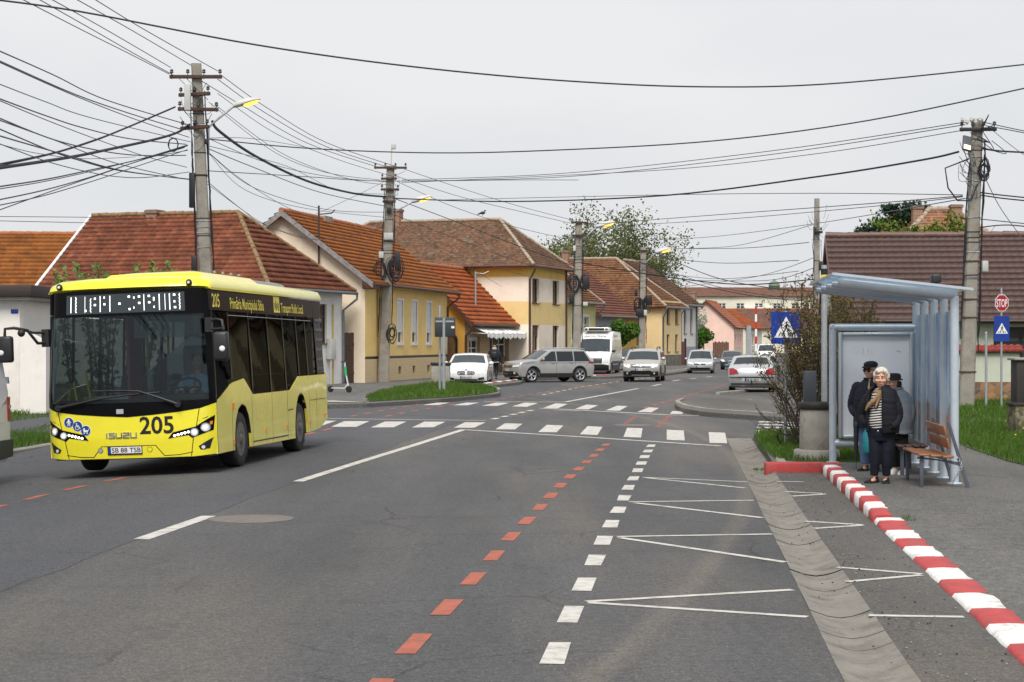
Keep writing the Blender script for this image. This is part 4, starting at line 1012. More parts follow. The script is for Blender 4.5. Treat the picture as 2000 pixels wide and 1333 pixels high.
# roof pods
mb = MB()
def pod(x0, x1, y0, y1, z0, z1, mi, slx=.25, sly=.35):
    mb.loft([[(x0,y0,z0),(x1,y0,z0),(x1,y1,z0),(x0,y1,z0)],[(x0+slx*.3,y0+sly*.3,lerp(z0,z1,.75)),(x1-slx*.25,y0+sly*.3,lerp(z0,z1,.75)),(x1-slx*.25,y1-sly*.25,lerp(z0,z1,.75)),(x0+slx*.3,y1-sly*.25,lerp(z0,z1,.75))],[(x0+slx,y0+sly,z1),(x1-slx*.6,y0+sly,z1),(x1-slx*.6,y1-sly,z1),(x0+slx,y1-sly,z1)]], mi, False)
pod(-.55,1.10,.45,3.75,2.98,3.11,0,.45); pod(-.8,1.0,4.0,6.3,2.96,3.08,1)
for i in range(4): mb.lathe([(.03,3.13),(.02,3.165)], 6, 1, Matrix.Translation((1.0-.06,1.6+i*.5,-.025)))
mb.build('roof_pod', [YEL, M_('pod_grey', (.22,.24,.26), .5)], bus)
# glazing
R_ = random.Random(77); GL = [(.12,1.075),(1.03,1.345),(1.82,1.405),(2.33,1.135),(4.98,1.135),(5.21,1.225),(5.64,1.365),(7.25,1.365)]
def interp_(pts, x):
    for (x0,z0),(x1,z1) in zip(pts, pts[1:]):
        if x0 <= x <= x1: return lerp(z0,z1,(x-x0)/(x1-x0))
    return pts[-1][1]
WS = [(-1.295,1.13),(-.6,1.115),(.6,1.115),(1.295,1.13),(1.295,2.43),(-1.295,2.43)]
mb = MB(); patch(mb, WS, bfront, -.012, 0.004, 0, .09, stepv=.4); mb.build('windscreen', WSG, bus, False)
mb = MB(); patch(mb, [(-1.295,2.43),(1.295,2.43),(1.295,2.815),(-1.295,2.815)], bfront, -.05, 0.004, 0, .09); 
patch(mb, [(-1.31,1.07),(-1.12,1.0),(-.8,.955),(-.4,.92),(0,.895),(.4,.92),(.8,.955),(1.12,1.0),(1.31,1.07),(1.31,1.13),(.6,1.115),(-.6,1.115),(-1.31,1.13)], bfront, -.05, 0.005, 0, .08)
for s in (1,-1): patch(mb, rect(*sorted((s*1.235,s*1.31)),1.12,2.82), bfront, -.05, 0.007, 0, .025)
mb.build('black_mask', PIANO, bus)
for s in (1,-1):
    mb = MB(); f = bside(s)
    GB = [(.12,1.075),(1.03,1.345),(1.82,1.405),(2.33,1.135),(4.98,1.135),(5.21,1.225),(5.64,1.365),(7.25,1.365),(7.25,2.44),(.12,2.48)]
    
    for k, (a_, c_) in enumerate(((.12,1.12),(1.12,2.38),(2.38,3.62),(3.62,4.72),(4.72,5.76),(5.76,6.48),(6.48,7.25))):
        lo = lambda y: interp_(GL, y); xs = sorted({a_, c_, *[q[0] for q in GL if a_ < q[0] < c_]})
        pl = [(x,lo(x)) for x in xs]+[(c_,2.45),(a_,2.47)]; tl = R_.uniform(-.012,.012); tv = R_.uniform(-.010,.010)
        patch(mb, pl, lambda y,z,o: (s*(bT(z)+o+tl*(y-(a_+c_)/2)+tv*(z-1.9)+.0025*math.sin(z*5+y*3+k)), y, z), -.02, -.012, 0, .2)
    mb.build('side_glass', GLS, bus, False)
    mb = MB(); patch(mb, [(.12,2.48),(7.25,2.44),(7.25,2.77),(.12,2.80)], f, -.04, -.004, 0, .6)
    for y in (1.12,2.38,3.62,4.72,5.76,6.48): patch(mb, rect(y-.035,y+.035,1.41 if y < 2 else (1.14 if y < 5 else 1.37),2.46), f, -.03, -.004, 0, .8)
    patch(mb, rect(7.25,7.32,1.37,2.77), f, -.04, -.002, 0); mb.build('pillar_mask', PIANO, bus)
    mb = MB(); patch(mb, [(1.15,2.405),(7.0,2.375),(7.0,2.385),(1.15,2.415)], f, -.005, .003, 0, 1.); mb.build('window_rail', STEEL, bus)
    mb = MB(); patch(mb, rect(7.33,7.97,1.38,2.77), f, -.05, -.03, 0)
    for i in range(7):
        z = 1.45+i*.185
        if i < 6: mb.box(s*1.20 if s > 0 else s*1.27, s*1.27 if s > 0 else s*1.20, 7.38, 7.93, z, z+.05, 1)
    patch(mb, rect(7.33,7.97,2.45,2.77), f, -.03, -.005, 2)
    mb.build('engine_louvre', [BLACK, M_('louvre_grey', (.10,.105,.11), .5), PIANO], bus)
    mb = MB()
    def seam(y0, z0, y1, z1, w=.012): patch(mb, stroke2([(y0,z0),(y1,z1)], w)[0], f, -.01, .0015, 0, 1.0)
    for y, z0, z1 in ((1.02,.3,1.34),(2.26,.3,1.12),(3.61,.28,1.12),(4.72,.28,1.12),(6.46,.32,1.35),(7.05,.35,1.35)): seam(y, z0, y, z1, .010)
    seam(2.26,.36,4.72,.34,.022); seam(6.5,.9,8.0,.9); seam(4.75,.78,5.12,.79,.02); seam(4.9,.30,4.9,.42)
    mb.build('panel_seam', BLKT2, bus)
    for y, z, w, h in ((1.06,.98,.1,.1),(1.06,.42,.07,.07),(3.1,.5,.07,.06),(4.62,.5,.08,.06),(6.45,.52,.08,.06),(7.72,.58,.09,.07)): mb = MB(); patch(mb, rect(y-w/2,y+w/2,z-h/2,z+h/2), f, -.01, .015, 0); mb.build('side_marker', AMBER, bus)
    for yc, zr, b0, b1 in ((1.63,1.0,1.0,2.2),(5.77,1.06,5.2,6.35)):
        mb = MB()      # wheel arch lips and wells
        A = [(yc+.53*math.cos(t*PI/14), .30+(zr-.30)*math.sin(t*PI/14)) for t in range(15)]
        for p, q in zip(A, A[1:]):
            mb.add([(s*(HW+.002),p[0],p[1]),(s*(HW+.002),q[0],q[1]),(s*.75,q[0],q[1]),(s*.75,p[0],p[1])], [(0,1,2,3)], 0, True)
        mb.box(min(s*.72,s*.76),max(s*.72,s*.76),b0,b1,.2,1.1); mb.build('wheel_arch', BLACK, bus)
        mb = MB(); mb.box(min(s*.85,s*1.22),max(s*.85,s*1.22),b1-.02,b1,.14,.5); mb.build('mudflap', BLACK, bus)
# writing on the visible side
f = bside(1)
mb = MB(); letters(mb, '205', f, .29, .72, 2.53, 2.74, .001, 0, .015); mb.build('fleet_number', YTXT, bus); mb = MB(); letters(mb, 'Primăria Municipiului Sibiu', f, 1.33, 3.48, 2.52, 2.70, .001, 0, .012); mb.build('lettering', YTXT, bus); mb = MB(); letters(mb, 'Transport Public Local', f, 4.72, 6.42, 2.51, 2.68, .001, 0, .012); mb.build('lettering', YTXT, bus); mb = MB()
patch(mb, rect(4.2,4.62,2.50,2.78), f, -.002, .001, 0)
for k, (h0, h1) in enumerate(((.2,.6),(.1,.75),(.25,.55),(.1,.65))): patch(mb, rect(4.26+k*.08,4.31+k*.08,2.5+h0*.28,2.5+h1*.28), f, 0, .003, 1)
mb.build('transport_logo', [YTXT, BLKT2], bus)
mb = MB(); 
# front: display
patch(mb, rect(-.98,.96,2.475,2.765), bfront, 0, .006, 0, .1)
def lb(x0, x1, z0, z1): patch(mb, rect(x0,x1,z0,z1), bfront, .005, .009, 1, .3)
px2x = lambda p: -.92+(p-340)/(1580-340)*1.82
for a, c in ((353,14),(410,16),(515,7),(580,14),(690,14),(800,14),(1180,12),(1348,14),(1410,8),(1460,16),(1568,14)):
    x = px2x(a); w = c/1240*1.0
    n = 16
    for i in range(n):
        j = 0 if a not in (410,1568,580) else .006*math.sin(i*1.9+a)
        if a == 580 and i > 13: continue
        lb(x-w/2+j, x+w/2+j, 2.50+i*.0152, 2.50+i*.0152+.0122)
for a, q, w in ((630,.85,.03),(630,.42,.035),(736,.9,.02),(738,.45,.03),(908,.45,.035),(1014,.9,.035),(1070,.82,.02),(1020,.06,.03),(1068,.15,.015),(1127,.88,.035),(1128,.45,.035),(1236,.9,.035),(1238,.47,.035),(1288,.72,.016),(1290,.15,.018),(1512,.92,.035),(1512,.47,.025),(1516,.08,.035),(526,.05,.022)):
    x = px2x(a)
    for k in range(2): lb(x-w/2, x+w/2, 2.50+q*.225+k*.016, 2.50+q*.225+k*.016+.0125)
for i in range(4): lb(px2x(1288)-.009, px2x(1288)+.009, 2.64+i*.015, 2.652+i*.015)
mb.build('destination_display', [LEDB, LED], bus)
# headlights, fog lamps
for s in (1,-1):
    mb = MB(); m_ = lambda L: [(s*x, z) for x, z in L]
    patch(mb, m_([(1.295,.885),(1.275,.66),(.98,.555),(.93,.60),(.62,.555),(.69,.645),(1.04,.725)]), bfront, -.02, .006, 0, .06)
    hl = mb.build('headlight', PIANO, bus); lm = MB()
    for x, z, r in ((1.18,.71,.052),(1.02,.64,.05)):
        patch(lm, disc(s*x,z,r+.015), bfront, .0, .012, 1, .2); patch(lm, disc(s*x,z,r), bfront, .0, .016, 0, .2); patch(lm, disc(s*x,z,r*.4), bfront, .01, .02, 2, .2)
    for i in range(5): patch(lm, disc(s*(.93-i*.052),.645-i*.0125,.019,8), bfront, .0, .014, 2, .2)
    patch(lm, [(s*1.27,.80),(s*1.235,.79),(s*1.235,.74),(s*1.265,.75)], bfront, 0, .012, 3, .1)
    lm.build('lamp', [HEADL, CHROME, LIT, AMBER], hl)
    mb = MB(); patch(mb, m_([(1.27,.55),(1.07,.425),(1.10,.37),(1.22,.385)]), bfront, -.02, .004, 0, .06); patch(mb, disc(s*1.14,.41,.026), bfront, 0, .01, 1, .2); mb.build('fog_lamp', [BLACK, HEADL], bus)
mb = MB()
for s in (1,-1):
    for a in ([(1.10,.985),(1.05,.735)],[(1.0,.555),(.955,.285)],[(.98,.34),(.76,.305),(.55,.30),(.42,.46)]):
        for q in stroke2([(s*x,z) for x,z in a], .012): patch(mb, q, bfront, -.01, .0015, 0, .12)
for q in stroke2([(-.42,.46),(.42,.46)], .010): patch(mb, q, bfront, -.01, .0015, 0, .12)
for q in stroke2([(1.305,.91),(1.1,.81)], .010)+stroke2([(-1.305,.91),(-1.1,.81)], .010): patch(mb, q, bfront, -.01, .0015, 0, .12)
mb.build('front_seam', BLKT2, bus)
mb = MB(); patch(mb, rect(-.325,.215,.33,.46), bfront, 0, .012, 1, .1); patch(mb, rect(-.305,.205,.352,.45), bfront, 0, .016, 0, .1); patch(mb, rect(-.315,-.27,.35,.45), bfront, 0, .017, 2, .1)
letters(mb, 'SB 88 TSB', bfront, -.255, .195, .366, .437, .018, 1, .01); patch(mb, disc(-.105,.40,.011,8), bfront, .01, .019, 3, .1)
mb.build('number_plate', [PLATE, BLKT2, PBL, REDL], bus)
mb = MB()
# maker's wordmark in squared chrome strokes
def word(x0, z0, h):
    U = .095; g = .022; t = h*.28
    def st(P0, k):
        for q in stroke2([(x0+k+p[0], z0+p[1]) for p in P0], t): patch(mb, q, bfront, 0, .012, 0, .15)
    w = .085
    st([(0.01,0),(0.01,h)], 0)
    st([(w,h),(.008,h),(.008,h*.55),(w,h*.45),(w,0),(0,0)], .045)
    st([(0,h),(0,0),(w,0),(w,h)], .158)
    st([(0,h),(w,h),(w,h*.6),(0,h*.4),(0,0),(w,0)], .272)
    st([(0,h),(0,0),(w,0),(w,h)], .386)
word(-.335, .59, .07); mb.build('maker_lettering', CHROME, bus)
mb = MB(); letters(mb, '205', bfront, .19, .71, .64, .90, .004, 0, .02); mb.build('fleet_number', BLKT2, bus)
mb = MB()
for i, (x, z) in enumerate(((-.93,.84),(-.79,.78),(-.66,.71))):
    patch(mb, disc(x,z,.082,20), bfront, 0, .003, 1, .3); patch(mb, disc(x,z,.075,20), bfront, 0, .005, 0, .3)
    if i == 0:
        patch(mb, disc(x,z+.045,.012,8), bfront, 0, .007, 1, .3)
        for q in stroke2([(x,z+.03),(x,z-.005)], .026)+stroke2([(x-.008,z),(x-.016,z-.05)], .013)+stroke2([(x+.008,z),(x+.016,z-.05)], .013)+stroke2([(x-.01,z+.025),(x-.035,z-.005)], .010)+stroke2([(x+.01,z+.025),(x+.035,z-.005)], .010): patch(mb, q, bfront, 0, .007, 1, .3)
    elif i == 1:
        patch(mb, disc(x-.015,z+.04,.011,8), bfront, 0, .007, 1, .3)
        for q in stroke2([(x-.015,z+.03),(x-.01,z-.005),(x+.025,z-.008),(x+.04,z-.035)], .012)+stroke2([(x-.012,z+.015),(x+.02,z+.012)], .009)+stroke2([(x+.012*0-.005+.032*math.cos(t),z-.02+.032*math.sin(t)) for t in (2.2,3.0,3.8,4.6,5.4,6.0)], .008): patch(mb, q, bfront, 0, .007, 1, .3)
    else:
        patch(mb, [(x-.045,z+.015),(x+.045,z+.005),(x+.03,z-.022),(x-.03,z-.022)], bfront, 0, .007, 1, .3); patch(mb, [(x-.045,z+.015),(x-.01,z+.015),(x-.015,z+.042),(x-.035,z+.035)], bfront, 0, .007, 1, .3)
        for dx in (-.025,.022): patch(mb, disc(x+dx,z-.037,.011,8), bfront, 0, .007, 1, .3)
        for q in stroke2([(x+.04,z+.005),(x+.055,z+.03)], .008): patch(mb, q, bfront, 0, .007, 1, .3)
mb.build('pictogram', [PBL, PLATE], bus)
mb = MB(); patch(mb, rect(-.16,-.05,.95,1.02), bfront, .004, .02, 0); mb.build('emblem', M_('dull_silver', (.55,.56,.58), .4, .5), bus)
mb = MB()
for x, z, k in ((-.44,.40,0),(.33,.40,1)): patch(mb, disc(x,z,.042,14), bfront, 0, .003, 2, .3); patch(mb, disc(x,z,.036,14), bfront, 0, .006, k, .3)
mb.build('tow_cap', [M_('dull_silver', (.55,.56,.58), .4, .5), YEL, BLKT2], bus)
mb = MB()
for x in (-1.10,1.05): mb.lathe([(.045,0),(.05,.02),(.03,.035)], 12, 0, Matrix.Translation(V(bfront(x,2.9,.01)))@Matrix.Rotation(PI/2,4,'X')); mb.lathe([(.024,.0),(.02,.04)], 10, 1, Matrix.Translation(V(bfront(x,2.9,.02)))@Matrix.Rotation(PI/2,4,'X'))
mb.build('marker_lamp', [BLKT2, HEADL], bus)
for pts in ([(-1.08,1.065),(-.62,1.15),(-.3,1.20),(.22,1.245)],[(.80,1.07),(.45,1.20),(.2,1.285),(.02,1.295)]):
    mb = MB(); mb.tube([V(bfront(x,z,.05)) for x, z in pts], [.026,.02,.016,.012], 6); mb.tube([V(bfront(pts[0][0],pts[0][1],.0)),V(bfront(pts[0][0],pts[0][1],.07))], .05, 10)
    e = pts[-1]; mb.tube([V(bfront(e[0],e[1],.03)), V(bfront(e[0]-.55 if pts[0][0] > 0 else e[0]+.3, e[1]+.01, .03))], .014, 5); mb.build('wiper', BLACK, bus)
# mirrors
mb = MB(); mb.tube([(-1.26,-.02,2.06),(-1.36,-.15,2.06),(-1.46,-.3,2.26),(-1.62,-.42,2.30),(-1.76,-.42,2.29),(-1.77,-.42,2.16)], .024, 7); mb.tube([(-1.26,-.02,2.22),(-1.40,-.2,2.22),(-1.50,-.3,2.26)], .02, 6); mb.box(-1.33,-1.22,-.06,.02,2.0,2.27)
mb.ball((-1.53,-.36,2.22),.06); mir = mb.build('mirror_arm', BLACK, bus)
mb = MB(); mb.bbox(-1.86,-1.64,-.5,-.36,1.78,2.18,.04); h_ = mb.build('mirror_head', M_('mirror_shell', (.02,.02,.022), .4, var=.2), mir); mb = MB(); mb.lathe([(.04,0),(.035,.01),(.02,.015)], 12, 0, Matrix.Translation((-1.80,-.5,1.93))@Matrix.Rotation(PI/2,4,'X')); mb.build('reflector', PLATE, mir)
mb = MB(); mb.tube([(1.26,.0,2.30),(1.40,-.06,2.33),(1.50,-.1,2.31),(1.52,-.1,2.16)], .024, 7); mb.tube([(1.26,.0,2.19),(1.42,-.08,2.18),(1.52,-.1,2.19)], .02, 6); mb.box(1.22,1.32,-.05,.05,2.14,2.36); mir = mb.build('mirror_arm', BLACK, bus)
mb = MB(); mb.bbox(1.37,1.60,-.19,-.05,1.70,2.14,.045); mb.build('mirror_head', M_('mirror_shell', (.02,.02,.022), .4, var=.2), mir); mb = MB(); mb.lathe([(.045,0),(.04,.01),(.02,.015)], 14, 0, Matrix.Translation((1.515,-.19,1.88))@Matrix.Rotation(PI/2,4,'X')); mb.build('reflector', PLATE, mir)
# wheels
RIM = M_('dusty_steel_rim', (.17,.155,.14), .6, .5, var=.4, scale=10, dirt=(.10,.075,.05), dirtamt=.7)
def wheel(par, x, y, z, r, w, s, rim=RIM, style='truck', rr=.62):
    Mx = Matrix.Translation((x,y,z))@Matrix.Rotation(s*PI/2,4,'Y')      # wheel axis outward
    mb = MB(); mb.lathe([(r*rr,-w/2),(r*.93,-w/2),(r*.985,-w*.40),(r,-w*.25),(r,w*.25),(r*.985,w*.40),(r*.93,w/2),(r*rr,w*.47)], 30, 0, Mx, False)
    wh = mb.build('wheel', RUBBER, par); q = r*rr
    mb = MB()
    if style == 'truck':
        mb.lathe([(q,w*.48),(q*.93,w*.42),(q*.86,w*.30),(q*.55,w*.22),(q*.5,w*.40),(q*.32,w*.46),(q*.28,w*.55),(.01,w*.56)], 24, 0, Mx)
        for k in range(10): mb.lathe([(.022,w*.36),(.02,w*.5)], 6, 0, Mx@Matrix.Translation((q*.47*math.cos(k*PI/5),q*.47*math.sin(k*PI/5),0)))
    else:
        n = {'five':5,'ten':5,'cover':9}[style]
        mb.lathe([(q*1.0,w*.48),(q*.95,w*.50),(q*.9,w*.42)], 24, 0, Mx, False)
        mb.lathe([(q*.9,w*.12),(.01,w*.12)], 20, 1, Mx, False)
        for k in range(n):
            a = k*2*PI/n
            for da in ((-.2,.2) if style == 'ten' else (0,)):
                ww = .12 if style == 'ten' else (.16 if style == 'five' else .09)
                c = lambda rad, t, zz: (rad*math.cos(a+da*(1-.4*(rad/q))+t), rad*math.sin(a+da*(1-.4*(rad/q))+t), zz)
                mb.add([c(q*.15,-.5*ww/.15*.4,w*.40),c(q*.15,.5*ww/.15*.4,w*.40),c(q*.93,ww,w*.46),c(q*.93,-ww,w*.46),c(q*.15,-.5*ww/.15*.4,w*.2),c(q*.15,.5*ww/.15*.4,w*.2),c(q*.93,ww,w*.3),c(q*.93,-ww,w*.3)], [(0,1,2,3),(0,4,5,1),(1,5,6,2),(3,2,6,7),(0,3,7,4)], 0, False, Mx)
        mb.lathe([(q*.24,w*.2),(q*.22,w*.44),(.01,w*.46)], 12, 0, Mx)
    mb.build('rim', [rim, BLACK], wh); return wh
for y in (1.63, 5.77):
    wheel(bus, 1.14, y, .44, .44, .27, 1); wheel(bus, -1.14, y, .44, .44, .27, -1)
mb = MB(); mb.box(-.74,.74,.1,7.9,.25,.36); mb.box(-1.18,1.18,2.2,5.2,.27,.36); mb.box(-1.1,1.1,6.35,7.7,.33,.42); mb.box(-1.2,1.2,.05,1.0,.26,.33); mb.build('underbody', BLACK, bus)
# inside
mb = MB(); mb.box(-1.2,1.2,.1,7.9,.36,.40); mb.box(-1.2,1.2,5.0,7.9,.40,.75)
mb.box(-1.22,1.22,7.2,7.25,.7,2.7); mb.box(-1.2,1.2,.4,7.9,2.74,2.77,1)
mb.build('cabin_floor', [INT, INTL], bus)
mb = MB(); mb.loft([[(-1.2,.0,1.08),(1.2,.0,1.08),(1.2,.35,1.16),(-1.2,.35,1.16)],[(-1.2,.0,.5),(1.2,.0,.5),(1.2,.4,.5),(-1.2,.4,.5)]], 0, False); mb.bbox(.35,1.15,.25,.55,1.0,1.22,.05); mb.build('dashboard', M_('dash_dark', (.035,.04,.042), .6), bus)
mb = MB(); mb.box(-.2,1.2,1.55,1.6,.4,1.25); mb.prism([(-.2,1.25),(1.2,1.25),(1.2,2.1),(.5,2.1),(-.2,1.55)], lambda u,v,w: (u,w,v), 1.56, 1.6, 1); mb.build('driver_partition', [INT, M_glass('partition_glass', (.45,.5,.5), .05)], bus)
mb = MB(); mb.box(-1.15,-.2,1.2,1.24,.4,1.2); mb.box(-.22,-.18,.6,1.24,.4,2.7,1); mb.build('door_screen', [INTL, M_('red_rail', (.22,.02,.02), .5)], bus)
for (x, y) in ((-.95,2.5),(-.5,2.5),(.95,2.9),(.5,2.9),(-.95,3.4),(.95,3.8),(.5,3.8),(-.95,4.9),(-.5,4.9),(.95,4.8),(.5,4.8),(.95,5.6),(.5,5.6),(-.95,5.8),(-.5,5.8)):
    mb = MB(); zf = .40 if y < 4.4 else .75
    mb.bbox(x-.2,x+.2,y-.05,y+.42,zf+.35,zf+.45,.03); mb.loft([[(x-.2,y+.40,zf+.42),(x+.2,y+.40,zf+.42),(x+.2,y+.47,zf+.42),(x-.2,y+.47,zf+.42)],[(x-.17,y+.52,zf+1.1),(x+.17,y+.52,zf+1.1),(x+.17,y+.57,zf+1.1),(x-.17,y+.57,zf+1.1)]], 0, False); mb.box(x-.1,x+.1,y+.05,y+.3,zf,zf+.36,1)
    mb.build('seat', [SEATR if y > 4.4 and x > 0 else SEATM, INT], bus)
for pts in ([(-.3,1.9,.4),(-.3,1.9,2.7)],[(.35,2.4,.4),(.35,2.4,2.7)],[(-.35,3.2,.4),(-.35,3.2,2.7)],[(.35,4.3,.7),(.35,4.3,2.7)],[(-.9,.95,.9),(-1.0,.9,1.6)],[(-1.2,.5,.7),(-1.12,.5,1.3),(-1.05,.5,1.45),(-1.0,.5,1.1)],[(.1,1.8,1.2),(.15,1.8,1.7),(.4,1.8,1.75),(.5,1.8,2.0)],[(1.15,2.4,1.45),(1.15,5.6,1.42)],[(-.35,2.0,1.35),(.3,2.0,1.4)],[(.0,2.2,1.2),(.3,2.2,1.9)]):
    mb = MB(); mb.tube(pts, .022, 6); mb.build('grab_pole', POLEY, bus)
mb = MB(); Mx = Matrix.Translation((.72,.55,1.3))@Matrix.Rotation(math.radians(40),4,'X')
mb.tube([Mx@V((.23*math.cos(t*PI/12),.23*math.sin(t*PI/12),0)) for t in range(25)], .02, 6); mb.tube([Mx@V((0,0,0)), Mx@V((0,0,-.3))], .04, 6); mb.tube([Mx@V((-.22,0,0)), Mx@V((.22,0,0))], .02, 5); mb.build('steering_wheel', BLACK, bus)
mb = MB(); mb.bbox(.5,.98,1.15,1.25,.95,1.95,.05); mb.bbox(.5,.98,.8,1.2,.85,.97,.04); mb.box(.65,.85,.9,1.1,.4,.86); mb.build('driver_seat', INT, bus)
mb = MB(); patch(mb, rect(.12,1.18,2.08,2.40), bfront, -.06, -.05, 0, .15); mb.build('sun_blind', M_glass('sun_blind', (.35,.42,.44), .02), bus, False)
# ------------------------------------------------------------------ cars (front y=0 towards the viewer at rotation 0)
def car_paint(name, c, rough=.25, metal=.0, coat=.8): return M_(name, c, rough, metal, var=.04, scale=2, coat=coat)
def inset(poly, d):
    n = len(poly); A = sum(poly[i][0]*poly[(i+1)%n][1]-poly[(i+1)%n][0]*poly[i][1] for i in range(n)); sg = 1 if A > 0 else -1; out = []
    for i in range(n):
        p, q, r = V(poly[i-1]), V(poly[i]), V(poly[(i+1)%n])
        a = (q-p).normalized(); b = (r-q).normalized(); na = V((-a.y,a.x)); nb = V((-b.y,b.x)); m = na+nb
        if m.length < 1e-4: m = na
        m.normalize(); k = max(.5, m.dot(na)); out.append(tuple(q+m*sg*d/k))
    return out
def interp(pts, z, k=1):
    """first coordinate at height z along a list of (y,z) rising in z"""
    for (y0,z0),(y1,z1) in zip(pts, pts[1:]):
        if z0 <= z <= z1: return lerp(y0,y1,(z-z0)/(z1-z0) if z1 > z0 else 0)
    return pts[0][0] if z < pts[0][1] else pts[-1][0]
class Car:
    """L, W; front: (y,z) bumper bottom->bonnet edge; bon: to cowl; ws: windscreen top; roof pts; rw: rear screen bottom; tail: down to rear bumper bottom"""
    def __init__(s, name, label, loc, rz, L, W, front, cowl, wstop, roof, rsb, tail, wheels, wr, paint, zb, tk=.20, tf=.22, tr=.14, clad=None, z0=.22, scale=1.0, group=None):
        s.root = empty(name, loc, rz, label, {'parked_car':'car','car':'car','minibus':'minibus','van':'van','suv':'car'}.get(name, 'car'), group)
        s.root.scale = (scale,)*3
        s.L, s.W, s.front, s.cowl, s.wstop, s.roof, s.rsb, s.tail, s.zb, s.tk, s.tf, s.tr, s.wheels, s.wr = L, W, front, cowl, wstop, roof, rsb, tail, zb, tk, tf, tr, wheels, wr
        s.zr = max(p[1] for p in roof+[wstop]); s.paint = paint
        top = front + [cowl, wstop] + roof + [rsb] + tail
        bot = []
        for yc in sorted(wheels, reverse=True):
            r = wr+.045
            ph = math.asin(clamp((wr-z0)/r, -1, 1))
            bot += [(yc+r*math.cos(t), wr+r*math.sin(t)) for t in [lerp(-ph, PI+ph, i/12) for i in range(13)]]
        out = top + [(tail[-1][0]-.05, z0)] + bot + [(front[0][0]+.05, z0)]
        s.out = out
        mb = MB(); rings = []
        for q, d in ((-1,.035),(-.985,.012),(-.95,0),(-.7,0),(-.35,0),(0,0),(.35,0),(.7,0),(.95,0),(.985,.012),(1,.035)):
            o = inset(out, d) if d else out
            rings.append([s.S(q,y,z) for y, z in o])
        mb.loft(rings, 0, True, False)
        for sd in (1,-1): patch(mb, inset(out,.035), lambda y,z,o,sd=sd: s.side(sd,y,z,o), 0, 0, 0, .3)
        s.body = mb.build('body', [paint], s.root)
        wm = MB(); 
        for yc in wheels: wm.box(-W*.36,W*.36,yc-wr*.9,yc+wr*.9,z0-.02,wr*1.9)
        wm.box(-W*.42,W*.42,.25,L-.25,z0-.04,z0+.05); wm.build('underbody', BLACK, s.root)
        if clad is not None:
            for sd in (1,-1):
                mb = MB()
                for yc in wheels:
                    A = [lerp(-.15,PI+.15,i/14) for i in range(15)]
                    ring = [(yc+(wr+.045)*math.cos(t), wr+(wr+.045)*math.sin(t)) for t in A]+[(yc+(wr+.105)*math.cos(t), wr+(wr+.105)*math.sin(t)) for t in A[::-1]]
                    for i in range(14): patch(mb, [ring[i],ring[i+1],ring[28-i],ring[29-i]], lambda y,z,o,sd=sd: s.side(sd,y,z,o), -.03, .016, 0, .5)
                a, b = sorted(wheels); patch(mb, rect(a+wr+.1,b-wr-.1,z0-.02,clad), lambda y,z,o,sd=sd: s.side(sd,y,z,o), -.05, .014, 0, .5)
                mb.build('sill_cladding', BLACK, s.root)
    def Wd(s, z):
        h = s.W/2
        if z > s.zb: return h*(1-s.tk*((z-s.zb)/(s.zr-s.zb))**1.15)
        return h*(1-.045*((s.zb-z)/s.zb)**2-.012*((s.zb-z)/s.zb<.15))
    def S(s, q, y, z):
        a = abs(q); yy = y
        if y < .35*s.L: yy += s.tf*a**3*(1-y/(.35*s.L))*(1 if z < s.zb+.1 else .6)
        if y > .72*s.L: yy -= s.tr*a**3*(y-.72*s.L)/(.28*s.L)
        zz = z - (.045*q*q if z > s.zb else .03*q*q*max(0,(z-.6)))
        return (q*s.Wd(z), yy, zz)
    def side(s, sd, y, z, o):
        p = s.S(sd, y, z); return (p[0]+sd*o, p[1], p[2])
    def fr(s, x, z, o):
        q = clamp(x/s.Wd(z),-1,1); p = s.S(q, interp(s.front, z), z); return (x, p[1]-o, z)
    def re(s, x, z, o):
        q = clamp(x/s.Wd(z),-1,1); p = s.S(q, interp(s.tail[::-1], z), z); return (x, p[1]+o, z)
    def band(s, A, B):
        A, B = V(A), V(B); n = V((-(B-A).y, (B-A).x)).normalized()
        if n.y < 0: n = -n
        def f(q, t, o):
            y, z = A.lerp(B, t); p = s.S(q, y, z); return (p[0], p[1]+n.x*o, p[2]+n.y*o)
        return f
    def add(s, name, mat, fn, polys, o1=.006, o0=-.02, step=.12, both=False, par=None):
        mb = MB()
        for pl in polys:
            patch(mb, pl, fn, o0, o1, 0, step)
        if both:
            m2 = MB()
            for pl in polys: patch(m2, [(-x,z) for x,z in pl], fn, o0, o1, 0, step)
            m2.build(name, mat, par or s.root)
        return mb.build(name, mat, par or s.root)
    def glass(s, pillars=(), mat=GLASSD, wsm=None, a_off=.12, c_off=.16, q=.84, top=.10, rear=True, low=.03):
        s.add('windscreen', wsm or GLASSB, s.band(s.cowl, s.wstop), [[(-q-.03,.05),(q+.03,.05),(q,.93),(-q,.93)]], .006, -.01, .3)
        if rear: s.add('rear_window', mat, s.band(s.rsb, s.roof[-1]), [[(-q,.12),(q,.12),(q-.06,.88),(-q+.06,.88)]], .006, -.01, .3)
        zt = s.zr-top; zl = s.zb+low
        f = lambda z: interp([s.cowl, s.wstop], z)+a_off; r = lambda z: interp([s.rsb, s.roof[-1]], z)-c_off
        zt = min(zt, s.wstop[1]-.03, s.roof[-1][1]-.03)
        cut = [None]+list(pillars)+[None]
        for sd in (1,-1):
            for i in range(len(cut)-1):
                a, b = cut[i], cut[i+1]
                pl = [(a+.03 if a else f(max(zl,s.cowl[1]+.01)), zl), (b-.03 if b else r(zl), zl), (b-.03 if b else r(zt), zt), (a+.03 if a else f(zt), zt)]
                s.add('side_window', mat, lambda y,z,o,sd=sd: s.side(sd,y,z,o), [pl], .004, -.01, .25)
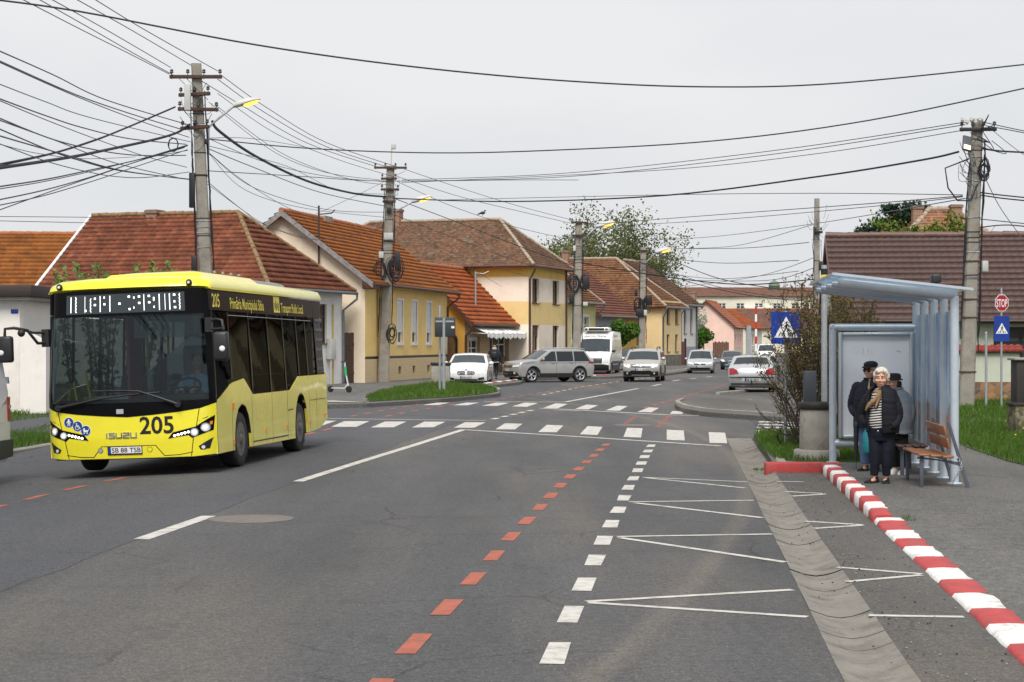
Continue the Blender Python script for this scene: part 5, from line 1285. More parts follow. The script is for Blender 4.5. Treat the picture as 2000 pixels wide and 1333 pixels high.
    def seams(s, ys, zlo=.32, handles=()):
        mb = MB()
        for sd in (1,-1):
            fn = lambda y,z,o,sd=sd: s.side(sd,y,z,o)
            for y in ys: patch(mb, rect(y-.006,y+.006,zlo,s.zb+.0), fn, -.01, .003, 0, .3)
        mb.build('door_seam', BLKT2, s.root)
        for sd in (1,-1):
            fn = lambda y,z,o,sd=sd: s.side(sd,y,z,o)
            for y, z in handles: s.add('door_handle', s.paint, fn, [rect(y-.1,y+.1,z-.018,z+.018)], .035, -.01, .5)
    def rims(s, rim, style='five', w=.22):
        for y in s.wheels:
            for sd in (1,-1): wheel(s.root, sd*(s.W/2-w/2-.015), y, s.wr, s.wr, w, sd, rim, style, .70)
    def mirrors(s, y, z, mat=None):
        for sd in (1,-1):
            mb = MB(); x = s.Wd(z); mb.ball((sd*(x+.11),y,z),(.12,.07,.08)); mb.tube([(sd*(x-.04),y+.03,z-.06),(sd*(x+.06),y+.01,z-.03)],.025,5); mb.build('wing_mirror', mat or s.paint, s.root)
    def plate(s, txt, z, fn=None, w=.5, x0=0):
        fn = fn or s.fr; mb = MB(); sg = 1 if fn == s.fr else -1
        patch(mb, rect(x0-w/2-.01,x0+w/2+.01,z-.062,z+.062), fn, -.02, .01, 1, .5); patch(mb, rect(x0-w/2,x0+w/2,z-.054,z+.054), fn, 0, .014, 0, .5); patch(mb, rect(x0-sg*w/2,x0-sg*(w/2-.045),z-.05,z+.05) if sg > 0 else rect(x0+w/2-.045,x0+w/2,z-.05,z+.05), fn, 0, .017, 2, .5)
        letters(mb, txt, lambda u,v,o: fn(sg*u,v,o), sg*x0-w/2+.06, sg*x0+w/2-.02, z-.036, z+.036, .019, 1, .012)
        mb.build('number_plate', [PLATE, BLKT2, PBL], s.root)
ALLOY = M_('alloy_rim', (.55,.56,.58), .3, .8); ALLOYD = M_('grey_rim', (.3,.31,.33), .4, .7)
SILV = car_paint('silver_paint', (.40,.395,.385), .3, .45); SILV2 = car_paint('light_silver_paint', (.55,.56,.58), .3, .45); BEIGE = car_paint('champagne_paint', (.50,.47,.43), .32, .45)
WHT = car_paint('white_car_paint', (.80,.80,.79), .25); GREYP = car_paint('grey_paint', (.16,.17,.18), .3, .4); DGREY = car_paint('graphite_paint', (.075,.078,.085), .3, .4)
def put(px, py, h=.0, dy=0): 
    p = G(px,py,h); return (p.x, p.y, h)
# white estate facing us by the grass island
c = Car('parked_car', 'white estate car with lit headlamps standing behind the grass island', put(910,754.5), math.radians(-3), 4.9, 1.86,
    [(.10,.22),(.02,.36),(.0,.55),(.06,.70),(.2,.78)], (1.35,1.02), (2.1,1.39), [(2.6,1.455),(3.3,1.46),(4.2,1.41)], (4.72,1.0), [(4.84,.92),(4.9,.6),(4.82,.28)], (.92,3.88), .335, WHT, .93)
c.glass((2.9,3.85)); c.rims(ALLOYD, 'ten'); c.seams((1.75,2.9,3.85), .3, ((2.7,.85),(3.65,.85))); c.mirrors(1.62,1.0)
c.add('grille', BLACK, c.fr, [[(.03,.50),(.35,.50),(.40,.57),(.37,.67),(.06,.69),(.02,.60)]], .008, both=True)
g_ = MB()
for sd in (1,-1):
    for k in range(6): patch(g_, rect(sd*(.06+k*.055),sd*(.06+k*.055)+.009,.52,.66), c.fr, 0, .016, 0, .5)
g_.build('grille_bar', CHROME, c.root)
c.add('headlight', HEADL, c.fr, [[(.48,.60),(.58,.53),(.84,.60),(.90,.78),(.70,.74),(.50,.67)]], .008, both=True)
c.add('lamp', LIT, c.fr, [disc(.61,.625,.035,10),disc(.76,.66,.035,10)], .016, -.0, .3, True); c.add('indicator', AMBER, c.fr, [[(.84,.66),(.89,.70),(.89,.75),(.85,.73)]], .012, both=True)
c.add('bumper_intake', BLACK, c.fr, [[(-.5,.24),(.5,.24),(.5,.30),(-.5,.30)],[(.52,.27),(.80,.29),(.80,.40),(.55,.36)],[(-.52,.27),(-.80,.29),(-.80,.40),(-.55,.36)]], .006)
c.add('emblem', PBL, c.fr, [disc(0,.72,.04,12)], .012); c.plate('SB 66 GAN', .385)
# silver crossover, side on
c = Car('parked_car', 'silver-grey compact crossover turned side-on across the bus bay', (0,0,0), math.radians(-63), 4.49, 1.84,
    [(.10,.30),(.02,.42),(.0,.62),(.03,.88),(.13,1.0)], (1.12,1.12), (1.90,1.57), [(2.4,1.635),(3.3,1.65),(3.95,1.58)], (4.32,1.14), [(4.42,1.02),(4.49,.7),(4.42,.34)], (.88,3.56), .355, SILV, 1.02, .19, clad=.44, z0=.26)
p = G(1086,747,0); Mr = Matrix.Rotation(math.radians(-63),4,'Z'); off = Mr@V((.92,2.2,0)); c.root.location = (p.x-off.x, p.y-off.y, 0)
c.glass((2.25,3.2), a_off=.16, c_off=.10); c.rims(ALLOY, 'ten', .23); c.seams((1.30,2.25,3.3), .45, ((2.05,.95),(3.05,.97))); c.mirrors(1.45,1.12)
c.add('waist_crease', M_('crease_line', (.18,.18,.18), .4), lambda y,z,o: c.side(1,y,z,o), [[(1.0,.90),(4.2,.94),(4.2,.945),(1.0,.91)]], .004, -.01, .5)
c.add('window_trim', CHROME, lambda y,z,o: c.side(1,y,z,o), [rect(1.35,4.1,1.03,1.048)], .006, -.01, .5)
c.add('headlight', HEADL, c.fr, [[(.46,.74),(.86,.76),(.9,.87),(.52,.84)]], .01, both=True); c.add('grille', BLACK, c.fr, [[(-.46,.72),(.46,.72),(.50,.84),(-.50,.84)]], .008)
c.add('grille_bar', CHROME, c.fr, [rect(-.46,.46,.75,.765),rect(-.48,.48,.80,.815)], .014); c.add('emblem', CHROME, c.fr, [disc(0,.78,.06,14)], .022)
c.add('bumper_intake', BLACK, c.fr, [[(-.84,.30),(.84,.30),(.80,.46),(.5,.54),(-.5,.54),(-.80,.46)]], .008); c.add('fog_lamp', HEADL, c.fr, [disc(.62,.45,.045,10)], .018, both=True)
c.plate('SB 17 VNT', .60); c.add('taillight', REDL, lambda y,z,o: c.side(1,y,z,o), [[(4.10,.93),(4.40,.90),(4.40,1.03),(4.16,1.06)]], .012, -.02, .3)
c.add('taillight', REDL, c.re, [[(.5,.88),(.86,.88),(.86,1.0),(.5,.98)]], .012, both=True)
for sd in (1,-1):
    mb = MB(); mb.tube([(sd*.62,2.2,1.60),(sd*.64,2.5,1.67),(sd*.64,3.5,1.675),(sd*.62,3.95,1.60)], .02, 6); mb.build('roof_rail', CHROME, c.root)
# off-road wagon coming towards us
c = Car('suv', 'champagne-coloured off-road wagon with lit headlamps driving towards the viewer', put(1251,746.5), math.radians(-9.5), 4.32, 1.82,
    [(.14,.28),(.05,.42),(.0,.62),(.02,.80),(.10,.93)], (1.12,1.08), (1.75,1.52), [(2.2,1.62),(3.2,1.63),(3.95,1.56)], (4.2,1.15), [(4.28,1.0),(4.32,.7),(4.24,.34)], (.82,3.49), .36, BEIGE, 1.05, .17, tf=.16, clad=.42, z0=.27)
c.glass((2.15,3.15)); c.rims(ALLOYD, 'five', .23); c.seams((1.2,2.15,3.2), .45, ((1.95,.97),(2.95,.97))); c.mirrors(1.35,1.13)
c.add('grille', BLACK, c.fr, [[(-.46,.70),(.46,.70),(.50,.86),(-.50,.86)]], .008); c.add('grille_bar', CHROME, c.fr, [rect(-.46,.46,.725,.75),rect(-.47,.47,.80,.825)], .014); c.add('emblem', CHROME, c.fr, [[(-.09,.84),(.09,.84),(.05,.74),(0,.71),(-.05,.74)]], .024)
c.add('headlight', HEADL, c.fr, [[(.50,.70),(.80,.73),(.84,.88),(.56,.87)]], .01, both=True); c.add('lamp', LIT, c.fr, [disc(.62,.79,.06,12)], .018, 0, .3, True); c.add('indicator', AMBER, c.fr, [disc(-.70,.84,.04,10)], .02)
c.add('bumper', BLACK, c.fr, [[(-.85,.30),(.85,.30),(.86,.52),(.55,.50),(.45,.56),(-.45,.56),(-.55,.50),(-.86,.52)]], .012); c.add('skid_plate', STEEL, c.fr, [rect(-.45,.45,.30,.36)], .02); c.add('fog_lamp', HEADL, c.fr, [disc(.66,.42,.045,10)], .02, both=True)
c.plate('SB 14 XMI', .61)
for sd in (1,-1):
    mb = MB(); mb.tube([(sd*.62,1.95,1.60),(sd*.64,2.1,1.69),(sd*.64,3.6,1.70),(sd*.62,3.8,1.60)], .028, 6); mb.build('roof_rail', BLACK, c.root)
# white minibus
c = Car('minibus', 'white minibus with black bumper and rooftop unit parked behind the third pole', put(1156,735), math.radians(-10.5), 6.0, 2.0,
    [(.12,.30),(.03,.42),(.0,.62),(.05,.98),(.20,1.12)], (.95,1.38), (1.75,2.20), [(2.2,2.50),(3.0,2.60),(5.85,2.58)], (5.95,1.4), [(5.98,1.1),(6.0,.7),(5.95,.38)], (1.02,4.65), .36, WHT, 1.32, .10, tf=.22, tr=.05, clad=.62, z0=.30)
c.add('windscreen', GLASSB, c.band(c.cowl,c.wstop), [[(-.90,.04),(.90,.04),(.88,.92),(-.88,.92)]], .006, -.01, .3)
for sd in (1,-1):
    fn = lambda y,z,o,sd=sd: c.side(sd,y,z,o)
    c.add('side_window', GLASSD, fn, [[(1.35,1.36),(2.15,1.30),(2.15,2.0),(1.85,2.05)]], .005, -.01, .3); c.add('side_window', GLASSD, fn, [rect(2.4,5.7,1.32,2.12)], .005, -.01, .4)
    c.add('side_stripe', BLACK, fn, [rect(1.5,4.2,.68,.84),rect(5.1,5.95,.68,.84)], .01, -.01, .4)
c.add('windscreen_blind', BLACK, c.band(c.cowl,c.wstop), [[(-.35,.02),(.2,.02),(.2,.10),(-.35,.10)]], .012, 0, .3)
c.rims(ALLOYD, 'cover', .24); c.seams((1.3,2.25,3.4), .5, ((2.05,1.15),)); c.mirrors(1.15,1.42,BLACK)
c.add('bumper', BLACK, c.fr, [[(-.95,.32),(.95,.32),(.95,.62),(.62,.68),(-.62,.68),(-.95,.62)]], .015); c.add('grille', BLACK, c.fr, [[(-.55,.72),(.55,.72),(.60,1.02),(-.60,1.02)]], .01)
c.add('grille_bar', M_('louvre_grey', (.10,.105,.11), .5), c.fr, [rect(-.52,.52,.76+.08*k,.785+.08*k) for k in range(3)], .018); c.add('emblem', CHROME, c.fr, [disc(0,.88,.09,16)], .03)
c.add('headlight', HEADL, c.fr, [[(.62,.78),(.92,.80),(.92,1.0),(.66,1.0)]], .01, both=True)
mb = MB(); f = c.band(c.wstop, c.roof[0]); letters(mb, 'CRACIUN TRADE', lambda u,v,o: f(u,v,o), -.80, .62, .06, .40, .004, 0, .012); 
letters(mb, 'Craciun Trade', lambda u,v,o: c.side(1,u,v,o), 2.5, 4.2, 2.28, 2.43, .004, 0, .01); mb.build('lettering', BLKT2, c.root)
mb = MB(); mb.bbox(-.72,.72,1.9,3.2,2.56,2.80,.08); r_ = mb.build('rooftop_unit', WHT, c.root)
mb = MB(); mb.box(-.45,.45,1.885,1.91,2.62,2.75); mb.box(-.66,-.52,1.885,1.91,2.64,2.74); mb.box(.52,.66,1.885,1.91,2.64,2.74); mb.build('unit_grille', BLACK, r_)
# grey car behind minibus
def small(name, label, loc, rz, paint, plate, L=4.0, W=1.74, H=1.49, scale=1, lit=False, hatch=True, dark=False):
    c = Car(name, label, loc, rz, L, W, [(.12,.24),(.03,.36),(.0,.55),(.05,.72),(.18,.82)], (.98,1.0), (1.75,H-.07), [(2.2,H-.005),(2.9,H),(L-.55,H-.07)], (L-.2,1.05), [(L-.06,.95),(L,.6),(L-.07,.28)], (.80,.80+L*.625), .32, paint, .94, .19, scale=scale)
    c.glass((2.05,2.95)); c.rims(ALLOY, 'five', .2); c.seams((1.1,2.05,3.0), .3, ((1.9,.86),(2.8,.86))); c.mirrors(1.3,1.0)
    c.add('headlight', HEADL, c.fr, [[(.44,.62),(.78,.66),(.84,.80),(.55,.76)]], .01, both=True); c.plate(plate, .47)
    return c
c = small('parked_car', 'grey hatchback half hidden between the white minibus and the off-road wagon', put(1222,728), math.radians(-9), GREYP, 'SB 05 KLM', 4.1, 1.78, 1.5)
c.add('grille', BLACK, c.fr, [rect(-.42,.42,.60,.70),[(-.6,.28),(.6,.28),(.5,.40),(-.5,.40)]], .008)
# silver people carrier
c = small('car', 'silver people carrier driving towards the viewer along the bend', put(1367,730), math.radians(-8), SILV2, 'SB 33 VXT', 4.3, 1.79, 1.63, .90)
c.add('grille', BLACK, c.fr, [rect(-.40,.40,.58,.72),[(-.7,.26),(.7,.26),(.66,.40),(-.66,.40)]], .008); c.add('emblem', CHROME, c.fr, [disc(0,.66,.055,12)], .016); c.add('grille_bar', CHROME, c.fr, [rect(-.4,.4,.71,.73)], .012)
# dark hatchback
c = small('car', 'dark graphite hatchback following the silver people carrier', put(1428,722.5), math.radians(-9), DGREY, 'SB 21 HYU', 3.95, 1.71, 1.48, .90)
c.add('grille', BLACK, c.fr, [[(-.5,.28),(.5,.28),(.42,.42),(-.42,.42)],rect(-.35,.35,.64,.70)], .008); c.add('grille_bar', CHROME, c.fr, [rect(-.3,.3,.66,.675)], .014)
c.add('lamp', LIT, c.fr, [disc(-.62,.70,.04,10)], .018, 0)
# white car far behind the bush
c = small('parked_car', 'white off-road car parked far off behind the blue crossing sign and bush', put(1497,706.5), math.radians(-7), WHT, 'SB 10 ALB', 4.4, 1.85, 1.72)
c.add('grille', BLACK, c.fr, [rect(-.45,.45,.58,.74)], .008); c.add('bumper', BLACK, c.fr, [rect(-.8,.8,.27,.44)], .01)
# silver saloon from behind
c = Car('parked_car', 'silver saloon seen from behind, parked beside the bare bush', (0,0,0), math.radians(180-7.5), 4.68, 1.81,
    [(.12,.24),(.03,.36),(.0,.5),(.08,.66),(.25,.74)], (1.3,.98), (2.15,1.36), [(2.6,1.435),(3.0,1.44),(3.35,1.40)], (4.02,1.08), [(4.50,1.02),(4.62,.90),(4.68,.62),(4.60,.42),(4.55,.26)], (.95,3.67), .325, SILV2, .94, .22, tr=.2)
p = G(1468,766.5,0); Mr = Matrix.Rotation(math.radians(180-7.5),4,'Z'); off = Mr@V((0,4.3,0)); c.root.location = (p.x-off.x, p.y-off.y, 0)
c.glass((2.3,3.1)); c.rims(ALLOY, 'five'); c.seams((1.3,2.3,3.25), .3, ((2.1,.86),(3.0,.86))); c.mirrors(1.55,1.0,M_('teal_mirror', (.05,.14,.15), .3))
c.add('taillight', REDL, c.re, [[(.50,.72),(.86,.68),(.87,.93),(.72,.95),(.55,.86)]], .014, -.03, .1, True)
c.add('boot_seam', BLKT2, c.re, [[(-.52,.60),(.52,.60),(.52,.61),(-.52,.61)]], .004); c.add('bumper_strip', BLACK, c.re, [rect(-.86,.86,.575,.60)], .02); c.add('lower_bumper', M_('shaded_bumper', (.05,.05,.052), .6), c.re, [rect(-.8,.8,.27,.36)], .012)
c.add('plate_recess', WHT, c.re, [rect(-.36,.36,.44,.56)], .006); c.plate('SB 05 AJN', .50, c.re, .5)
mb = MB(); mb.tube([(0,4.62,.33),(0,4.74,.33),(0,4.74,.42)], .025, 6); mb.ball((0,4.74,.44),.03); mb.build('tow_bar', BLACK, c.root)
# white van at the left edge, tail towards the bus
c = Car('van', 'white panel van with black bumper standing at the kerb before the white garage', (-9.22,22.35,-.15), math.radians(-6), 6.0, 2.0,
    [(.12,.30),(.03,.42),(.0,.62),(.05,.98),(.20,1.12)], (.95,1.38), (1.75,2.05), [(2.2,2.32),(3.0,2.40),(5.82,2.38)], (5.93,1.4), [(5.96,1.1),(6.0,.7),(5.95,.40)], (1.02,4.85), .35, car_paint('white_van_paint', (.74,.76,.79), .35), 1.25, .17, tf=.22, tr=.10, z0=.32)
c.add('windscreen', GLASSB, c.band(c.cowl,c.wstop), [[(-.88,.05),(.88,.05),(.86,.92),(-.86,.92)]], .006, -.01, .3); c.rims(ALLOYD, 'cover', .24); c.seams((1.4,2.6,4.2), .4); c.mirrors(1.2,1.45,BLACK)
fn = lambda y,z,o: c.side(1,y,z,o)
c.add('panel_crease', M_('van_crease', (.6,.62,.65), .4), fn, [rect(2.7,5.7,.93,.945),rect(2.7,5.5,1.98,1.99),rect(5.45,5.46,1.2,1.9)], .004, -.01, .5); c.add('bumper', M_('van_bumper', (.05,.055,.06), .6, var=.2), fn, [[(5.3,.36),(5.99,.40),(5.97,.66),(5.35,.66)]], .05, -.02, .2)
c.add('taillight', REDL, fn, [rect(5.84,5.93,.95,1.35)], .015, -.01, .2); c.add('rear_bumper', M_('van_bumper', (.05,.055,.06), .6, var=.2), c.re, [rect(-.98,.98,.40,.66)], .06)
mb = MB(); mb.box(.75,.99,5.30,5.33,.12,.5); mb.build('mudflap', BLACK, c.root)
c.add('door_hinge', STEEL, fn, [rect(5.88,5.93,1.55,1.65),rect(5.88,5.93,1.15,1.2)], .03, -.01, .3); c.add('arch_lip', BLACK, fn, [[(4.4,.36),(5.3,.36),(5.28,.62),(5.1,.78),(4.85,.82),(4.6,.78),(4.42,.62)]], .012, -.02, .12)
# ------------------------------------------------------------------ people
SKIN = M_('skin', (.55,.31,.21), .5, var=.12, scale=20); SKIN2 = M_('skin_tan', (.56,.33,.225), .5, var=.12, scale=20)
EYEW = M_('eye_white', (.7,.68,.65), .2); LIP = M_('lips', (.38,.11,.09), .4); BROW = M_('eyebrow', (.12,.09,.07), .8)
def cloth(name, c, v=.25, sc=14, b=.3): return M_(name, c, .85, var=v, scale=sc, bump=b, bscale=45, spec=.25)
NAVYJ = cloth('navy_wool', (.022,.022,.035)); BLKJ = M_('black_quilt', (.009,.010,.014), .7, var=.3, scale=10, spec=.2); NAVYT = cloth('navy_trousers', (.009,.011,.020))
DENIM = cloth('denim', (.12,.19,.33), .3); GREYJ = cloth('grey_jacket', (.17,.19,.215), .15); BLKT3 = cloth('black_trousers', (.010,.010,.011)); LEATH = M_('black_leather', (.012,.012,.012), .35)
HAIRW = M_('white_hair', (.62,.58,.51), .7, var=.25, scale=40, bump=.8, bscale=60); HAIRD = M_('dark_hair', (.02,.015,.013), .6); SCARF = M_('tan_scarf', (.25,.155,.075), .8, var=.45, scale=16, dirt=(.05,.035,.022), dirtamt=.85)
def stripes_mat():
    m, nt, b, N, L = nodes('striped_jersey'); tc = N('ShaderNodeTexCoord'); sx = N('ShaderNodeSeparateXYZ'); L(tc.outputs['Object'], sx.inputs[0])
    k = N('ShaderNodeMath', operation='MULTIPLY_ADD'); L(sx.outputs['X'], k.inputs[0]); k.inputs[1].default_value = -.12; L(sx.outputs['Z'], k.inputs[2])
    a = N('ShaderNodeMath', operation='MULTIPLY'); L(k.outputs[0], a.inputs[0]); a.inputs[1].default_value = 1/.034
    f = N('ShaderNodeMath', operation='FRACT'); L(a.outputs[0], f.inputs[0]); g = N('ShaderNodeMath', operation='GREATER_THAN'); L(f.outputs[0], g.inputs[0]); g.inputs[1].default_value = .55
    mx = N('ShaderNodeMix', data_type='RGBA'); L(g.outputs[0], mx.inputs[0]); mx.inputs[6].default_value = (.012,.013,.02,1); mx.inputs[7].default_value = (.62,.60,.56,1); L(mx.outputs[2], b.inputs['Base Color']); b.inputs['Roughness'].default_value = .9; return m
STRIPE = stripes_mat()
def ell(cx, cy, z, rx, ry, n=28, a0=0, a1=2*PI, tilt=0, pw=1.0):
    out = []
    for i in range(n):
        t = a0+(a1-a0)*i/(n if abs(a1-a0-2*PI) < 1e-6 else n-1)
        c, s = math.cos(t), math.sin(t)
        out.append((cx+rx*math.copysign(abs(c)**pw,c), cy+ry*math.copysign(abs(s)**pw,s), z+tilt*c))
    return out
def smooth_rings(keys, step=.02):
    """keys (z,cx,cy,rx,ry) -> dense interpolated list"""
    out = []; zs = [k[0] for k in keys]; z = zs[0]
    up = zs[-1] > zs[0]
    n = max(2, int(abs(zs[-1]-zs[0])/step))
    for i in range(n+1):
        z = lerp(zs[0], zs[-1], i/n)
        for a, b in zip(keys, keys[1:]):
            if min(a[0],b[0])-1e-6 <= z <= max(a[0],b[0])+1e-6:
                t = (z-a[0])/(b[0]-a[0]); t = t*t*(3-2*t); out.append((z,)+tuple(lerp(a[k],b[k],t) for k in range(1,5))); break
    return out
def limb(pts, rs, k=5):
    """smooth a joint chain into many points with radii"""
    P_ = [V(p) for p in pts]; out = []; rr = []
    for i in range(len(P_)-1):
        p0 = P_[max(0,i-1)]; p1 = P_[i]; p2 = P_[i+1]; p3 = P_[min(len(P_)-1,i+2)]
        for j in range(k):
            t = j/k; out.append(.5*((2*p1)+(p2-p0)*t+(2*p0-5*p1+4*p2-p3)*t*t+(3*p1-p0-3*p2+p3)*t**3)); rr.append(lerp(rs[i],rs[i+1],t))
    out.append(P_[-1]); rr.append(rs[-1]); return out, rr
def hand(mb, wrist, d, n, side, curl=.5):
    """palm, four fingers of unequal length with bends, thumb off the side of the palm"""
    w = V(wrist); d = V(d).normalized(); n = V(n).normalized(); s = d.cross(n).normalized()*side
    mb.loft([[w+s*a*.022*k+n*b*.014 for a, b in ((1,1),(1,-1),(-1,-1),(-1,1))] for k in (1,)]+[[w+d*.045+s*a*.036+n*b*.015 for a, b in ((1,1),(1,-1),(-1,-1),(-1,1))],[w+d*.085+s*a*.038+n*b*.012 for a, b in ((1,1),(1,-1),(-1,-1),(-1,1))]], 0, True)
    for i, (o, l) in enumerate(((.029,.066),(.010,.074),(-.010,.070),(-.028,.055))):
        p = w+d*.08+s*o; a = d.copy(); pts = [p]
        for q in (.42,.32,.26):
            a = (a+n*curl*.45).normalized(); p = p+a*l*q; pts.append(p)
        mb.tube(pts, [.0098,.0092,.0085,.0065], 7)
    p = w+d*.025+s*.032; a = (d*.75+s*.6+n*.25).normalized(); mb.tube([p, p+a*.032, p+a*.032+(d*.9+n*.3+s*.15).normalized()*.028], [.012,.011,.008], 7)
def head(mb, c, yaw, k=1.0, pitch=0):
    Mx = Matrix.Translation(c)@Matrix.Rotation(yaw,4,'Z')@Matrix.Rotation(pitch,4,'X')@Matrix.Scale(k,4)
    mb.ball((0,.012,.025),(.076,.095,.095),0,18,Mx); mb.ball((0,-.012,-.045),(.062,.075,.072),0,16,Mx); mb.ball((0,-.055,-.085),(.032,.028,.026),0,10,Mx)
    mb.tube([(0,-.088,.012),(0,-.102,-.012),(0,-.112,-.034),(0,-.095,-.042)], [.009,.012,.016,.010], 7, 0, True, Mx)
    for s in (1,-1):
        mb.ball((s*.015,-.095,-.038),.010,0,8,Mx); mb.ball((s*.042,-.062,-.030),(.028,.028,.024),0,10,Mx); mb.ball((s*.078,.012,-.012),(.010,.022,.034),0,8,Mx); mb.ball((s*.032,-.078,.028),(.028,.014,.010),0,8,Mx)
    mb.tube([(-.024,-.083,-.064),(0,-.090,-.062),(.024,-.083,-.064)], [.006,.010,.006], 6, 0, True, Mx); mb.tube([(-.02,-.082,-.073),(0,-.088,-.074),(.02,-.082,-.073)], [.005,.010,.005], 6, 0, True, Mx)
    return Mx
def face_parts(par, Mx, smile=0):
    for s in (1,-1):
        mb = MB(); mb.ball((s*.031,-.079,.008),(.013,.009,.007),0,10,Mx); mb.ball((s*.031,-.0865,.008),(.0055,.003,.0055),1,8,Mx); mb.build('eye', [EYEW, HAIRD], par)
        mb = MB(); mb.tube([(s*.012,-.094,.024),(s*.03,-.093,.029),(s*.05,-.078,.024)], [.003,.004,.002], 5, 0, True, Mx); mb.build('eyebrow', BROW, par)
    mb = MB(); mb.tube([(-.027,-.082,-.066+smile),(-.012,-.093,-.069),(0,-.096,-.070),(.012,-.093,-.069),(.027,-.082,-.066+smile)], [.002,.004,.005,.004,.002], 5, 0, True, Mx); mb.build('mouth', LIP, par)
def fuse(o, vox=.008, sm=4):
    r = o.modifiers.new('r', 'REMESH'); r.mode = 'VOXEL'; r.voxel_size = vox; r.use_smooth_shade = True
    s = o.modifiers.new('s', 'SMOOTH'); s.iterations = sm; s.factor = .5
    return baked(o)
def person(loc, rz, label, torso, arms, legs, neck, hc, hyaw, skin, hands=(), hk=1.0, smile=0, pitch=0):
    """one continuous skin surface, posed by joint chains; clothes are its children"""
    mb = MB()
    mb.loft([ell(cx,cy,z,rx-.042,ry-.042,20) for z,cx,cy,rx,ry in smooth_rings(torso,.03)], 0, True)
    for pts, rs in arms: q, r = limb(pts, [max(.02,x-.026) for x in rs]); mb.tube(q, r, 12)
    for pts, rs in legs:
        q, r = limb(pts, [max(.026,x-.018) for x in rs]); mb.tube(q, r, 14); f = V(pts[-1]); d = V(pts[-2])-f
        mb.ball((f.x,f.y-.05,.035),(.036,.105,.03),0,12)
    q, r = limb(neck, [.062,.055,.052]); mb.tube(q, r, 14)
    Mx = head(mb, hc, hyaw, hk, pitch)
    for h in hands: hand(mb, *h)
    o = mb.build('person', skin); fuse(o, .0065, 3); o.location = loc; o.rotation_euler = (0,0,rz); tag(o, label, 'person')
    face_parts(o, Mx, smile); return o, Mx
def shoe(par, x, y, mat, yaw=0, L=.25, w=.05, sole=None, h=.075):
    Mx = Matrix.Translation((x,y,0))@Matrix.Rotation(yaw,4,'Z'); mb = MB()
    ks = [(.09,.034,.05,h+.015),(.06,.044,.03,h+.02),(0,.044,.03,h),(-.06,.046,.028,h*.80),(-.11,.05,.028,h*.68),(-.155,.046,.026,h*.55),(-.18,.03,.026,h*.42)]
    rings = []
    for yy, ww, z0, z1 in ks: rings.append([(ww*w/.05*math.cos(t), yy*L/.27, .014+(z1-.014)*max(0,math.sin(t))*.98) for t in [PI*i/8 for i in range(9)]]+[(-ww*w/.05*.95,yy*L/.27,.012),(ww*w/.05*.95,yy*L/.27,.012)])
    mb.loft(rings, 0, True, True, True, Mx)
    rings = [[(ww*w/.05*1.06*c, yy*1.03*L/.27, z) for c, z in ((1,0),(1,.022),(-1,.022),(-1,0))] for yy, ww, a, b in ks]
    mb.loft(rings, 1, False, True, True, Mx); mb.build('shoe', [mat, sole or BLACK], par)
def trousers(par, mat, hip, legs, name='trousers'):
    mb = MB(); mb.loft([ell(cx,cy,z,rx,ry,20) for z,cx,cy,rx,ry in smooth_rings(hip,.03)], 0, True)
    for pts, rs in legs:
        q, r = limb(pts[:-1]+[V(pts[-1])+V((0,0,.025))], rs); r = [x*(1+.04*math.sin(i*2.1)) for i, x in enumerate(r)]; mb.tube(q, r, 16)
    o = mb.build(name, mat); fuse(o, .010, 3); o.parent = par; return o
def sleeve(mb, pts, rs, mi=0, ripple=.03, f=2.4):
    q, r = limb(pts, rs, 7); r = [x*(1+ripple*math.sin(i*f)) for i, x in enumerate(r)]; mb.tube(q, r, 14, mi); mb.ball(q[0], rs[0]*1.02, mi, 12)
def coat(par, name, mat, torso, a0, a1, arms, quilt=0.0, collar=None, ripple=.03, step=.018, pw=.9, flare=None):
    """coat body left open between a1 and a0 (angles), with sleeves"""
    mb = MB(); rings = []
    for z,cx,cy,rx,ry in smooth_rings(torso, step):
        k = 1+quilt*abs(math.sin(z*PI/.075))-.0*z
        b0, b1 = a0, a1
        if flare: b0, b1 = flare(z, a0, a1)
        rings.append([(x,y,zz+.006*math.sin(x*40+z*9)) for x,y,zz in ell(cx,cy,z,rx*k,ry*k,36,b0,b1,0,pw)])
    mb.loft(rings, 0, True, False, False)
    o = mb.build(name, mat, None, False); m = o.modifiers.new('t','SOLIDIFY'); m.thickness = .018; m.offset = 1; baked(o); o.parent = par
    for pts, rs in arms:
        mb = MB(); sleeve(mb, pts, rs, 0, ripple); s = mb.build('sleeve', mat, par)
    if collar:
        mb = MB(); R = []
        for z, r1 in ((0,0),(.03,.008),(.055,.02)): R.append(ell(collar[0],collar[1],collar[2]+z,collar[3]+r1,collar[4]+r1,24,a0+.15,a1-.15,.0))
        mb.loft(R, 0, True, False, False); c = mb.build('collar', mat, None, False); m = c.modifiers.new('t','SOLIDIFY'); m.thickness = .014; baked(c); c.parent = par
    return o

